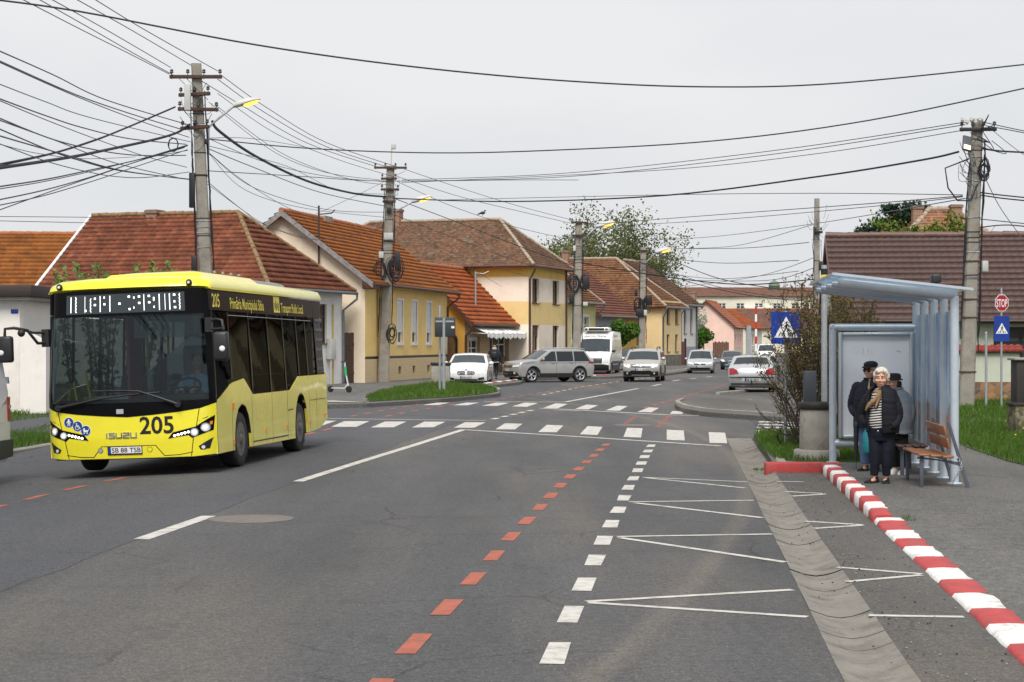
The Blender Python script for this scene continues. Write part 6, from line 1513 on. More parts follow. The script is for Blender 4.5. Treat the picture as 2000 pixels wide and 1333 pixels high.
# --- white-haired woman in front
T = [(.66,.05,.0,.18,.140),(.80,.05,0,.185,.155),(.95,.05,0,.178,.155),(1.08,.05,.0,.178,.140),(1.20,.045,.005,.160,.115),(1.265,.04,.01,.09,.075)]
AR = [([(.175,.01,1.175),(.25,.0,1.00),(.265,.0,.88),(.235,-.09,.78),(.19,-.15,.76)],[.078,.073,.064,.056,.05]), ([(-.085,.02,1.175),(-.185,.03,1.02),(-.225,.05,.88),(-.17,-.03,.80),(-.12,-.08,.79)],[.076,.070,.062,.055,.05])]
LG = [([(-.045,.0,.68),(-.035,-.02,.38),(-.055,.02,.075)],[.098,.074,.052]), ([(.135,.02,.68),(.115,-.005,.38),(.105,.04,.075)],[.098,.074,.052])]
loc = (4.85,24.5,.12)
o, Mx = person(loc, math.radians(-22), 'white-haired woman in open black quilted jacket over a striped top, standing at the kerb', T, AR, LG, [(.045,.012,1.18),(.045,.005,1.24),(.045,-.005,1.31)], (.045,-.018,1.388), math.radians(4), SKIN, hk=1.07, smile=.006)
mb = MB(); mb.loft([ell(cx,cy,z,rx-.012,ry-.008,30) for z,cx,cy,rx,ry in smooth_rings([(.72,.03,0,.165,.152),(.82,.03,-.008,.172,.168),(.95,.04,-.003,.168,.160),(1.08,.05,.0,.165,.140),(1.19,.045,.005,.145,.11),(1.25,.04,.01,.085,.075)],.03)], 0, True); mb.build('striped_top', STRIPE, o)
fl = lambda z, a, b: (lerp(a,a+.08,clamp((1.2-z)/.5,0,1)), b)
TJ = [(.67,.06,.0,.195,.158),(.80,.06,.0,.205,.172),(.95,.055,0,.198,.170),(1.08,.055,.0,.195,.152),(1.20,.05,.005,.178,.13),(1.27,.042,.01,.105,.09)]
coat(o, 'quilted_jacket', BLKJ, TJ, math.radians(-84), math.radians(222), AR, .028, (.042,.015,1.235,.10,.088), .05)
mb = MB()
for z in (1.02,.88): pass
mb.ball((.035,-.185,.695),.012); mb.build('zip_pull', CHROME, o)
trousers(o, NAVYT, [(.56,.045,.01,.15,.12),(.66,.045,.01,.19,.145),(.74,.045,.0,.195,.15)], LG)
shoe(o, -.06, .0, LEATH, math.radians(-22), .26); shoe(o, .105, .02, LEATH, math.radians(8), .26)
mb = MB(); R = random.Random(3)
for i in range(60):
    a = R.uniform(0,2*PI); e = R.uniform(.05,1.45)
    p = V((.080*math.cos(a)*math.cos(e), .02+.094*math.sin(a)*math.cos(e), .03+.085*math.sin(e)))
    if p.y < -.035 and p.z < .075: continue
    mb.ball(p, R.uniform(.018,.032), 0, 8, Mx)
for i in range(22): a = R.uniform(.0,PI); mb.ball((.082*math.cos(a),.02+.09*math.sin(a),R.uniform(-.05,.04)), .026, 0, 8, Mx)
for i in range(9): mb.ball((lerp(-.05,.06,i/8),-.072-.012*math.sin(i),.088+.010*math.sin(i*2)), .021, 0, 8, Mx)
h = mb.build('hair', HAIRW); fuse(h, .007, 2); h.parent = o
mb = MB(); 
mb.loft([ell(.042,.0,1.1880,.11,.10,24),ell(.042,-.003,1.2080,.115,.108,24),ell(.042,-.003,1.2380,.085,.085,24),ell(.042,0,1.2330,.072,.075,24),ell(.042,0,1.2330,.06,.06,24)], 0, True, False)
mb.loft([[(.06,-.10,1.24),(.09,-.11,1.22),(.02,-.12,1.20)],[(-.02,-.15,1.14),(.02,-.165,1.10),(-.05,-.14,1.10)],[(-.10,-.165,1.07),(-.055,-.185,1.02),(-.13,-.14,1.03)],[(-.14,-.15,.99),(-.10,-.17,.965),(-.15,-.13,.96)]], 0, True)
mb.loft([[(.05,-.11,1.22),(.08,-.11,1.19),(.03,-.12,1.19)],[(.02,-.165,1.10),(.05,-.165,1.07),(.0,-.16,1.08)],[(.0,-.18,1.02),(.03,-.18,1.0),(-.02,-.17,1.0)]], 0, True)
mb.build('scarf', SCARF, o)

# --- man in flat cap
T = [(.66,.0,.0,.23,.16),(.85,.0,.0,.235,.165),(1.0,.0,.0,.235,.16),(1.13,.0,.01,.225,.14),(1.24,.0,.015,.18,.11),(1.30,.0,.01,.08,.075)]
AR = [([(-.195,.01,1.205),(-.255,.04,1.04),(-.275,.05,.93),(-.215,-.06,.84),(-.14,-.09,.81)],[.085,.08,.072,.062,.052]), ([(.215,.01,1.205),(.27,.03,1.02),(.27,.02,.88),(.19,-.10,.80),(.14,-.15,.78)],[.085,.08,.07,.06,.05])]
LG = [([(-.085,0,.70),(-.085,-.01,.40),(-.085,.02,.075)],[.105,.083,.066]), ([(.095,0,.70),(.095,-.005,.40),(.095,.03,.075)],[.105,.083,.066])]
loc = (5.2,26.8,.12)
o, Mx = person(loc, math.radians(-22), 'man in dark jacket, flat black cap and glasses with a folded umbrella on his arm', T, AR, LG, [(0,.012,1.24),(0,.0,1.31),(0,-.015,1.38)], (0,-.03,1.455), math.radians(-18), SKIN2, [((-.13,-.085,.80),(.8,.1,-.5),(.3,.9,0),1,.7)], 1.05)
coat(o, 'jacket', NAVYJ, [(.63,.0,.0,.235,.175),(.85,.0,.0,.232,.172),(1.0,.0,.0,.232,.168),(1.13,.0,.01,.222,.15),(1.24,.0,.015,.185,.12),(1.305,.0,.01,.095,.09)], math.radians(-88), math.radians(266), AR, 0, (0,.005,1.29,.09,.085), .035)
mb = MB(); mb.bbox(-.20,-.08,-.182,-.165,1.02,1.045,.005); mb.bbox(-.20,-.08,-.178,-.165,.92,1.02,.004); mb.build('pocket', NAVYJ, o)
mb = MB(); mb.loft([ell(0,.0,1.29,.082,.078,20),ell(0,-.005,1.335,.072,.072,20)], 0, True, False); mb.add([(-.05,-.09,1.30),(.05,-.09,1.30),(0.0,-.15,1.16)], [(0,1,2)]); mb.build('shirt_collar', M_('ochre_shirt', (.42,.27,.09), .8, var=.2), o)
trousers(o, DENIM, [(.60,.0,.01,.16,.12),(.70,.0,.01,.19,.14),(.76,.0,.0,.19,.14)], LG)
shoe(o, -.09, -.01, LEATH, math.radians(-14), .28); shoe(o, .10, .0, LEATH, math.radians(10), .28)
mb = MB(); mb.loft([ell(0,.012,.048,.086,.106,22),ell(0,.012,.075,.094,.114,22),ell(0,.016,.100,.088,.108,22),ell(0,.022,.122,.06,.075,22),ell(0,.025,.130,.02,.03,22)], 0, True, True, True, Mx)
mb.loft([[(.075*math.cos(t),-.055+.03*math.sin(t),.058) for t in [PI+PI*i/8 for i in range(9)]],[(.07*math.cos(t),-.085+.085*math.sin(t),.045+.006*math.cos(t*2)) for t in [PI+PI*i/8 for i in range(9)]],[(.07*math.cos(t),-.08+.085*math.sin(t),.036+.006*math.cos(t*2)) for t in [PI+PI*i/8 for i in range(9)]]], 0, True, False, False, Mx); mb.build('cap', M_('black_felt', (.008,.008,.010), .9, var=.3), o)
mb = MB()
for s in (1,-1): mb.lathe([(.024,0),(.026,.004),(.004,.006)], 14, 0, Mx@Matrix.Translation((s*.034,-.098,.004))@Matrix.Rotation(PI/2,4,'X')@Matrix.Scale(1,4)); mb.tube([(s*.058,-.095,.010),(s*.080,-.03,.012),(s*.08,.03,.005)], .003, 5, 0, True, Mx)
mb.tube([(-.012,-.102,.008),(.012,-.102,.008)], .003, 5, 0, True, Mx); mb.build('glasses', M_('smoked_lens', (.012,.010,.012), .1), o)
mb = MB()
for i in range(16): a = lerp(.1,PI-.1,i/15); mb.ball((.080*math.cos(a),.02+.095*math.sin(a),.01+.015*math.sin(i*3)), .022, 0, 8, Mx)
h = mb.build('hair', M_('grey_hair', (.22,.21,.2), .8, var=.3, scale=40)); fuse(h, .007, 2); h.parent = o
u = empty('umbrella', (4.955,26.62,.12), 0, 'folded black umbrella hanging from the man\'s wrist', 'umbrella')
mb = MB(); mb.lathe([(.004,.03),(.006,.14),(.024,.24),(.036,.50),(.040,.64),(.030,.70),(.014,.72)], 12, 0); mb.tube([(.0,-.038,.66),(.02,-.034,.60),(.034,.0,.56)], .012, 5); mb.build('canopy', M_('umbrella_cloth', (.010,.010,.016), .5, var=.3, scale=20), u)
mb = MB(); mb.tube([(0,0,.70),(0,0,.86),(.0,0,.89)], .010, 8); mb.build('handle', BLACK, u); mb = MB(); mb.tube([(0,0,.88),(.025,0,.80),(.02,-.01,.76)], .004, 5); mb.build('strap', BLACK, u); mb = MB(); mb.tube([(0,0,.0),(0,0,.05)], .004, 6); mb.build('ferrule', STEEL, u)
u = empty('carrier_bag', (5.13,26.55,.12), math.radians(-15), 'teal carrier bag with blue handles held in front of the jeans', 'bag')
mb = MB(); mb.loft([[(-.085,-.03,.28),(.09,-.03,.28),(.09,.05,.28),(-.085,.05,.28)],[(-.095,-.05,.36),(.10,-.05,.36),(.10,.06,.36),(-.095,.06,.36)],[(-.09,-.03,.55),(.09,-.035,.56),(.085,.04,.55),(-.085,.04,.56)],[(-.05,-.005,.63),(.05,-.005,.62),(.05,.01,.62),(-.05,.01,.63)]], 0, True); mb.build('sack', M_('teal_plastic', (.015,.22,.25), .35, var=.25, scale=9), u)
mb = MB(); mb.loft([[(-.05,-.01,.61),(-.01,-.01,.61),(-.01,.01,.61),(-.05,.01,.61)],[(-.01,-.01,.74),(.015,-.01,.74),(.015,.01,.74),(-.01,.01,.74)]], 0, True); mb.build('handle', M_('violet_plastic', (.10,.09,.42), .4), u); mb = MB(); mb.loft([[(.04,-.01,.61),(.06,-.01,.61),(.06,.01,.61),(.04,.01,.61)],[(.0,-.01,.74),(.015,-.01,.74),(.015,.01,.74),(.0,.01,.74)]], 0, True); mb.build('handle', M_('violet_plastic', (.10,.09,.42), .4), u)

# --- woman in the brimmed hat
T = [(.58,.03,.02,.185,.15),(.75,.03,.02,.19,.16),(.9,.035,.03,.185,.155),(1.02,.03,.035,.175,.135),(1.11,.015,.02,.15,.105),(1.17,-.01,.0,.075,.07)]
AR = [([(-.13,-.02,1.06),(-.15,-.03,.88),(-.14,-.05,.76),(-.12,-.10,.60)],[.07,.065,.058,.046]), ([(.125,.05,1.06),(.165,.08,.90),(.155,.06,.76),(.12,.0,.62)],[.072,.068,.06,.05])]
LG = [([(-.05,.0,.60),(-.05,-.01,.34),(-.045,.02,.075)],[.09,.075,.056]), ([(.07,.02,.60),(.075,.01,.34),(.08,.035,.075)],[.09,.075,.056])]
loc = (5.45,26.15,.12)
o, Mx = person(loc, math.radians(-38), 'small woman in grey jacket and black brimmed hat standing behind the others', T, AR, LG, [(.0,.01,1.11),(-.02,-.02,1.18),(-.03,-.05,1.23)], (-.03,-.065,1.30), math.radians(-18), SKIN2, [((-.12,-.10,.60),(0,-.15,-1),(.8,.5,0),-1,.6)], .97)
coat(o, 'jacket', GREYJ, [(.57,.02,.02,.168,.155),(.62,.02,.02,.160,.150),(.75,.02,.02,.175,.165),(.9,.02,.03,.172,.162),(1.02,.015,.035,.165,.145),(1.11,.01,.02,.145,.115),(1.18,-.01,.0,.09,.085)], math.radians(-89), math.radians(268), AR, 0, (-.012,-.005,1.165,.085,.082), .05)
mb = MB()
sh = AR[1]; q, r = limb([(.05,.12,1.13),(.15,.12,1.06),(.205,.14,.90),(.195,.11,.76),(.15,.05,.64)], [.012]*5, 5); mb.tube(q, r, 5); mb.build('piping', BLACK, o)
trousers(o, BLKT3, [(.50,.01,.01,.13,.11),(.60,.01,.01,.16,.13),(.66,.01,.0,.16,.13)], LG)
SNK = M_('sneaker_white', (.68,.66,.62), .6, var=.2, scale=14, dirt=(.015,.015,.015), dirtamt=1.0)
shoe(o, -.05, .0, SNK, math.radians(5), .25, .052, M_('sole_white', (.7,.68,.64), .6), .09); shoe(o, .08, .02, SNK, math.radians(14), .25, .052, M_('sole_white', (.7,.68,.64), .6), .09)
mb = MB(); mb.loft([ell(0,.01,.028,.125,.135,26),ell(0,.012,.040,.128,.138,26),ell(0,.012,.052,.094,.112,26),ell(0,.014,.085,.094,.112,26),ell(0,.016,.118,.082,.10,26),ell(0,.016,.13,.04,.05,26)], 0, True, True, True, Mx); mb.build('hat', M_('black_felt', (.008,.008,.010), .9, var=.3), o)
mb = MB()
for i in range(18): a = lerp(-.1,PI+.1,i/17); mb.ball((.078*math.cos(a),.025+.09*math.sin(a),-.01-.03*(i%3)), .026, 0, 8, Mx)
h = mb.build('hair', HAIRD); fuse(h, .007, 2); h.parent = o
u = empty('handbag', (5.385,26.2,.12), math.radians(-30), 'small dark crimson bag hanging low beside the woman in the hat', 'bag')
mb = MB(); mb.bbox(-.04,.04,-.02,.03,.20,.34,.02); mb.build('pouch', M_('crimson_cloth', (.22,.012,.06), .7, var=.2), u); mb = MB(); mb.tube([(-.03,0,.35),(-.02,0,.47),(.02,0,.47),(.03,0,.35)], .008, 5); mb.build('strap', BLACK, u)

# --- man walking away past the shop
T = [(.80,0,0,.20,.13),(1.0,0,0,.215,.15),(1.2,0,.0,.235,.15),(1.36,0,.0,.22,.125),(1.45,0,.0,.10,.085)]
AR = [([(-.21,0,1.36),(-.29,.02,1.15),(-.30,-.03,.98),(-.29,-.06,.82)],[.075,.068,.06,.05]), ([(.21,0,1.36),(.29,-.02,1.15),(.31,.03,.98),(.30,.08,.82)],[.075,.068,.06,.05])]
LG = [([(-.09,0,.84),(-.09,-.12,.46),(-.07,-.02,.09)],[.10,.08,.062]), ([(.09,0,.84),(.10,-.03,.46),(.10,.22,.12)],[.10,.08,.062])]
p = G(966,741,.12)
o, Mx = person((p.x,p.y,.12), math.radians(172), 'man in black jacket and dark trousers walking away beside the shop front', T, AR, LG, [(0,0,1.42),(0,0,1.5),(0,0,1.56)], (0,-.01,1.64), 0, SKIN, [((-.29,-.06,.82),(0,-.1,-1),(1,0,0),1,.5),((.30,.08,.82),(0,.1,-1),(-1,0,0),-1,.5)])
coat(o, 'jacket', NAVYJ, [(.86,0,0,.225,.16),(1.0,0,0,.235,.175),(1.2,0,.0,.255,.175),(1.36,0,.0,.24,.145),(1.46,0,.0,.11,.10)], math.radians(-89), math.radians(268), AR, 0, None, .04)
mb = MB(); mb.bbox(-.235,.235,-.172,.172,.80,.86,.05); mb.build('shirt_hem', M_('pale_hem', (.4,.42,.46), .8), o)
trousers(o, cloth('dark_camouflage', (.03,.032,.05), .6, 9), [(.74,0,0,.16,.12),(.84,0,0,.19,.14),(.9,0,0,.19,.14)], LG); shoe(o, -.08, -.04, LEATH, 0, .29); shoe(o, .10, .20, LEATH, 0, .29)
mb = MB(); mb.loft([ell(0,.01,.04,.088,.106,20),ell(0,.014,.08,.090,.108,20),ell(0,.018,.115,.06,.07,20)], 0, True, True, True, Mx); mb.build('cap', M_('black_felt', (.008,.008,.010), .9, var=.3), o)
mb = MB(); mb.ball((0,.08,1.50),(.13,.09,.08)); mb.build('hood', M_('beige_fleece', (.42,.36,.27), .9, var=.2), o)
mb = MB(); mb.bbox(-.15,.15,.14,.27,1.02,1.36,.05); mb.build('backpack', BLACK, o)

# --- bus driver at the wheel
MB0 = bus.matrix_basis if False else (Matrix.Translation(bus.location)@bus.rotation_euler.to_matrix().to_4x4())
T = [(.0,0,.0,.19,.13),(.2,0,0,.20,.14),(.42,0,0,.215,.13),(.53,0,.0,.10,.08)]
AR = [([(-.20,0,.45),(-.27,-.10,.24),(-.20,-.34,.24),(-.12,-.46,.30)],[.07,.062,.05,.04]), ([(.20,0,.45),(.27,-.10,.24),(.20,-.34,.24),(.12,-.46,.30)],[.07,.062,.05,.04])]
LG = [([(-.09,0,.02),(-.11,-.40,.05),(-.11,-.45,-.35)],[.09,.07,.05]), ([(.09,0,.02),(.11,-.40,.05),(.11,-.45,-.35)],[.09,.07,.05])]
w = MB0@V((.74,1.08,.97)); mb = MB()
mb.loft([ell(cx,cy,z,rx-.02,ry-.02,18) for z,cx,cy,rx,ry in smooth_rings(T,.03)], 0, True)
for pts, rs in AR+LG: q, r = limb(pts, rs); mb.tube(q, [x-.012 for x in r], 10)
q, r = limb([(0,0,.5),(0,0,.58),(0,-.01,.64)], [.06,.055,.05]); mb.tube(q, r, 12); Mx = head(mb, (0,-.02,.72), 0)
for s in (1,-1): hand(mb, (s*.12,-.46,.30), (-s*.3,-.9,.2), (0,0,-1), s, .9)
o = mb.build('person', SKIN); fuse(o, .008, 3); o.location = w; o.rotation_euler = (0,0,math.radians(-6.5)); tag(o, 'bus driver in a light blue shirt behind the windscreen of the yellow bus', 'person'); face_parts(o, Mx)
coat(o, 'shirt', M_('light_blue_shirt', (.22,.42,.66), .8, var=.15), [(.0,0,.0,.20,.14),(.2,0,0,.21,.15),(.42,0,0,.225,.14),(.53,0,.0,.10,.085)], math.radians(-89), math.radians(268), [(a[0][:3],a[1][:3]) for a in AR], 0, None)
mb = MB()
for i in range(24): a = lerp(-.2,PI+.2,i/23); mb.ball((.075*math.cos(a),.03+.085*math.sin(a),.04+.03*(i%3)), .028, 0, 8, Mx)
h = mb.build('hair', HAIRD); fuse(h, .008, 2); h.parent = o
# ------------------------------------------------------------------ bus shelter, bench, bin, signs
SHM = M_('shelter_grey', (.46,.52,.58), .35, .15, var=.12, scale=6, coat=.2)
sh = empty('bus_shelter', (5.84,24.4,.12), math.radians(-5.42), 'grey tube-framed bus shelter with sloping roof, blue printed glass and blank poster case', 'shelter')
NP = 5; SP = 1.03
for k in range(NP):
    y = k*SP; mb = MB(); q, r = limb([(0,y,-.02),(0,y,1.2),(0,y,2.36),(-.012,y,2.46),(-.09,y,2.505)], [.057]*5, 6); mb.tube(q, r, 14); mb.lathe([(.10,0),(.10,.012),(.06,.016)], 14, 0, Matrix.Translation((0,y,0))); mb.build('post', SHM, sh)
    mb = MB(); mb.tube([(.03,y,2.485),(-.02,y,2.500),(-1.46,y,2.665),(-1.52,y,2.672)], [.045,.074 if k == 0 else .055,.074 if k == 0 else .055,.045], 14); mb.build('roof_beam', SHM, sh)
ACR = M_glass('roof_sheet', (.80,.84,.87), .06, .08)
mb = MB(); f = lambda x: 2.577-.115*x
mb.prism([(-1.58,f(-1.58)),(.20,f(.20)),(.20,f(.20)+.014),(-1.58,f(-1.58)+.014)], lambda u,v,w: (u,w,v), -.22, NP*SP-SP+.25); mb.build('roof_sheet', ACR, sh, True)
mb = MB(); 
for y0, y1 in ((-.24,-.215),(NP*SP-SP+.25,NP*SP-SP+.275)): mb.prism([(-1.59,f(-1.59)-.012),(.21,f(.21)-.012),(.21,f(.21)+.022),(-1.59,f(-1.59)+.022)], lambda u,v,w: (u,w,v), y0, y1)
mb.prism([(-1.61,f(-1.59)-.012),(-1.585,f(-1.59)-.012),(-1.585,f(-1.59)+.022),(-1.61,f(-1.59)+.022)], lambda u,v,w: (u,w,v), -.24, NP*SP-SP+.275); mb.build('roof_edge', SHM, sh)
mb = MB(); mb.bbox(-.25,-.12,.35,.55,2.66,2.78,.02); mb.tube([(-.18,.45,2.6),(-.18,.45,2.68)], .02, 6); mb.build('camera_box', BLACK, sh)
def picture_mat():
    m, nt, b, N, L = nodes('printed_town_view'); tc = N('ShaderNodeTexCoord'); sx = N('ShaderNodeSeparateXYZ'); L(tc.outputs['Object'], sx.inputs[0])
    mp = N('ShaderNodeMapping'); L(tc.outputs['Object'], mp.inputs['Vector']); mp.inputs['Scale'].default_value = (1,1.4,.6)
    n = N('ShaderNodeTexNoise', Scale=2.2, Detail=7.0, Roughness=.6); L(mp.outputs[0], n.inputs['Vector'])
    cl = ramp(nt, [(.40,(.10,.24,.52)),(.52,(.34,.52,.76)),(.66,(.80,.86,.92))]); L(n.outputs['Fac'], cl.inputs['Fac'])
    vo = N('ShaderNodeTexVoronoi', Scale=9.0); L(tc.outputs['Object'], vo.inputs['Vector'])
    sc = N('ShaderNodeSeparateColor'); L(vo.outputs['Color'], sc.inputs[0])
    tw = ramp(nt, [(0,(.42,.12,.05)),(.35,(.10,.06,.045)),(.5,(.50,.24,.12)),(.65,(.25,.22,.2)),(.8,(.03,.03,.035)),(1,(.45,.40,.34))]); tw.color_ramp.interpolation = 'CONSTANT'; L(sc.outputs[0], tw.inputs['Fac'])
    n2 = N('ShaderNodeTexNoise', Scale=3.0, Detail=5.0); L(tc.outputs['Object'], n2.inputs['Vector'])
    a = N('ShaderNodeMath', operation='MULTIPLY_ADD'); L(n2.outputs['Fac'], a.inputs[0]); a.inputs[1].default_value = -.7; L(sx.outputs['Z'], a.inputs[2])
    g = N('ShaderNodeMath', operation='GREATER_THAN'); L(a.outputs[0], g.inputs[0]); g.inputs[1].default_value = .62
    mx = N('ShaderNodeMix', data_type='RGBA'); L(g.outputs[0], mx.inputs[0]); L(tw.outputs[0], mx.inputs[6]); L(cl.outputs[0], mx.inputs[7]); L(mx.outputs[2], b.inputs['Base Color']); b.inputs['Roughness'].default_value = .08; b.inputs['Specular IOR Level'].default_value = .5; return m
PIC = picture_mat()
for k in range(NP-1):
    mb = MB(); mb.box(.02,.032,k*SP+.07,(k+1)*SP-.07,.34,2.28); g_ = mb.build('glass_panel', PIC, sh)
    for z in (.5,1.3,2.1):
        mb = MB(); mb.bbox(.0,.05,k*SP+.045,k*SP+.09,z-.04,z+.04,.008); mb.build('clamp', BLACK, g_)
ye = (NP-1)*SP
mb = MB(); q, r = limb([(-1.27,ye,-.02),(-1.27,ye,2.11)], [.057,.057], 4); mb.tube([(-1.27,ye,-.02),(-1.27,ye,2.125)], .057, 14); mb.lathe([(.10,0),(.10,.012),(.06,.016)], 14, 0, Matrix.Translation((-1.27,ye,0))); mb.build('post', SHM, sh)
mb = MB(); mb.tube([(-1.31,ye-.002,2.09),(0,ye-.002,2.09)], .056, 14); mb.build('top_rail', SHM, sh); mb = MB(); mb.tube([(-1.22,ye,.30),(-.05,ye,.30)], .062, 14); mb.ball((-1.215,ye,.30),.064); mb.build('bottom_rail', SHM, sh)
mb = MB(); y0, y1 = ye-.11, ye+.08
for r_ in ((-1.185,-1.125,.38,2.015),(-.105,-.045,.38,2.015),(-1.125,-.105,.38,.44),(-1.125,-.105,1.955,2.015)): mb.bbox(r_[0],r_[1],y0,y1,r_[2],r_[3],.02)
pc = mb.build('poster_case', M_('case_silver', (.5,.53,.56), .3, .5), sh)
def poster_mat():
    m, nt, b, N, L = nodes('blank_poster'); tc = N('ShaderNodeTexCoord'); n = N('ShaderNodeTexNoise', Scale=1.2, Detail=4.0); L(tc.outputs['Object'], n.inputs['Vector'])
    r = ramp(nt, [(.3,(.76,.77,.78)),(.7,(.84,.85,.86))]); L(n.outputs['Fac'], r.inputs['Fac']); L(r.outputs[0], b.inputs['Base Color']); b.inputs['Roughness'].default_value = .12; return m
mb = MB(); mb.box(-1.13,-.10,ye-.05,ye-.03,.43,1.965); po = mb.build('poster', poster_mat(), pc)
mb = MB(); fn = lambda u,v,o: (u,ye-.0505-o,v)
R = random.Random(4)
for s in range(5):
    x = -1.0+s*.075
    for q in stroke2([(x+R.uniform(0,.06),1.72+R.uniform(-.07,.09)) for _ in range(5)], .004): patch(mb, q, fn, 0, .001, 0, .5)
mb.build('scribble', M_('faint_red_pen', (.80,.62,.58), .6), po)
mb = MB(); 
for q in stroke2([(-.30,1.72),(-.27,1.73),(-.26,1.715),(-.235,1.71)], .006): patch(mb, q, fn, 0, .001, 0, .5)
mb.build('mark', BLACK, po)
# benches
SLAT = M_('varnished_slat', (.27,.105,.038), .45, var=.35, scale=3.5, coat=.15, dirt=(.12,.05,.02), dirtamt=.5); SLATD = M_('dark_slat', (.085,.055,.045), .6, var=.35, scale=4); FRM = M_('bench_frame', (.085,.10,.125), .45, .2, var=.2)
bn = empty('bench', (5.21,23.72,.12), math.radians(-4), 'brown slatted bench with backrest and grey metal frame at the near end of the shelter', 'bench')
for k in range(3): mb = MB(); mb.bbox(.0+k*.155,.14+k*.155,-.04,1.42,.405-.012*k,.435-.012*k,.008); mb.build('seat_slat', SLAT, bn)
Mb = Matrix.Translation((.395,0,.62))@Matrix.Rotation(math.radians(-14),4,'Y')
for k in range(2): mb = MB(); mb.bbox(-.045,-.018,-.06,1.44,-.115+k*.165,.025+k*.165,.008,0,Mb); mb.build('back_slat', SLAT, bn)
for y in (.04,1.30):
    mb = MB(); mb.bbox(.03,.075,y,y+.045,0,.40,.004); mb.prism([(.0,.365),(.52,.325),(.55,.27),(.3,.335),(.0,.395)], lambda u,v,w: (u,w,v), y, y+.045)
    mb.prism([(.375,.84),(.41,.84),(.665,.0),(.62,.0)], lambda u,v,w: (u,w,v), y, y+.045); mb.build('frame', FRM, bn)
mb = MB()
for i in range(16): t = i/15; c = V((.50+.05*math.sin(t*PI*1.5),.02,.38-.30*t*(1 if t < .6 else 1)+.0)); mb.tube([c+V((.018*math.cos(a)*(1 if i%2 else .3),.018*math.cos(a)*(.3 if i%2 else 1),.024*math.sin(a))) for a in [2*PI*j/6 for j in range(7)]], .005, 4)
mb.build('chain', STEEL, bn)
b2 = empty('bench', (5.38,25.75,.12), math.radians(-5), 'dark backless slatted bench inside the shelter behind the brown bench', 'bench')
for k in range(4): mb = MB(); mb.bbox(k*.105,.09+k*.105,0,1.7,.40,.43,.006); mb.build('seat_slat', SLATD, b2)
for y in (.15,1.5): mb = MB(); mb.bbox(.03,.39,y,y+.05,.35,.398,.004); mb.bbox(.05,.10,y,y+.05,0,.35,.004); mb.bbox(.32,.37,y,y+.05,0,.35,.004); mb.build('frame', FRM, b2)
# concrete litter bin
c = G(1597,899,.12)
bi = empty('litter_bin', (c.x,c.y+.1,.12), 0, 'stained concrete litter bin with dark rim on a round base by the bare bush', 'litter bin')
mb = MB(); mb.lathe([(.36,0),(.365,.02),(.36,.15),(.34,.165),(.1,.165)], 28); mb.build('base', CONC, bi)
mb = MB(); mb.lathe([(.265,.165),(.272,.2),(.262,.80),(.2,.80)], 28); mb.build('bin_body', M_('sooty_concrete', (.27,.25,.215), .9, var=.3, scale=2.5, bump=.6, bscale=60, dirt=(.03,.028,.026), dirtamt=.9), bi)
mb = MB(); mb.lathe([(.27,.80),(.285,.81),(.285,.90),(.27,.915),(.235,.915),(.22,.7)], 28); mb.build('rim', M_('bin_rim', (.022,.018,.017), .6, var=.3), bi)
# signs
def sign_post(name, label, base, h, r=.03, cat='road sign'):
    s = empty(name, base, 0, label, cat); mb = MB(); mb.tube([(0,0,-.05),(0,0,h)], r, 10); mb.build('post', STEEL, s); return s
def crossing_face(par, z0, z1, w, wh=PLATE):
    zc = (z0+z1)/2; f = lambda u,v,o: (u,-.05-o,v)
    mb = MB(); patch(mb, rect(-w/2,w/2,z0,z1), f, -.025, 0, 0, .5); pl = mb.build('sign_plate', BLUEP, par)
    k = w*.40; mb = MB(); tri = [(-k,zc-k*.82),(k,zc-k*.82),(0,zc+k*.95)]; patch(mb, tri, f, 0, .003, 0, .5)
    g = lambda u,v: (u*k, zc+v*k)
    blk = [[(-.10,.02),(.10,.05),(.13,.33),(-.02,.36)]]
    blk += stroke2([(.0,.05),(-.16,-.28),(-.22,-.62)], .10)+stroke2([(.04,.05),(.14,-.22),(.20,-.62)], .10)+stroke2([(.02,.30),(-.18,.08)], .06)+stroke2([(.08,.30),(.24,.06)], .06)
    for q in blk: patch(mb, [g(*p) for p in q], f, .002, .006, 1, .5)
    patch(mb, [g(.05+.085*math.cos(t*PI/5),.46+.085*math.sin(t*PI/5)) for t in range(10)], f, .002, .006, 1, .5)
    for a in (-.62,-.36,.34,.58): patch(mb, [g(a-.05,-.72),(g(a+.05,-.72)),g(a*.82+.04,-.42),g(a*.82-.03,-.42)], f, .002, .006, 1, .5)
    mb.build('pictogram', [wh, BLKT2], pl); return pl
s = sign_post('crossing_sign', 'blue pedestrian crossing sign half hidden in the twigs of the bare bush', (4.90,33.1,.12), 2.42); crossing_face(s, 1.83, 2.40, .53)
s = sign_post('stop_sign', 'red STOP sign above a blue crossing plate in front of the brown roofed house', (13.5,51,.12), 3.35, .03); crossing_face(s, 1.87, 2.57, .42)
mb = MB(); f = lambda u,v,o: (u,-.05-o,v); R8 = lambda r: [(r*math.cos(PI/8+k*PI/4), 2.93+r*math.sin(PI/8+k*PI/4)*1.25) for k in range(8)]
patch(mb, R8(.20), f, -.02, 0, 1, 1.); patch(mb, R8(.185), f, 0, .003, 0, 1.); letters(mb, 'STOP', f, -.150, .150, 2.82, 3.04, .005, 1, .012); mb.build('stop_plate', [M_('stop_red', (.36,.008,.018), .4), PLATE], s)
c = G(867,769,.1)
s = empty('route_sign', (c.x,c.y,.1), math.radians(4), 'road sign seen from its dark back on grey posts in the grass island', 'road sign')
mb = MB(); mb.tube([(0,0,0),(0,0,2.75)], .055, 10); mb.build('post', STEEL, s); mb = MB(); mb.tube([(-.13,.5,0),(-.13,.5,3.2)], .045, 8); mb.build('post', STEEL, s)
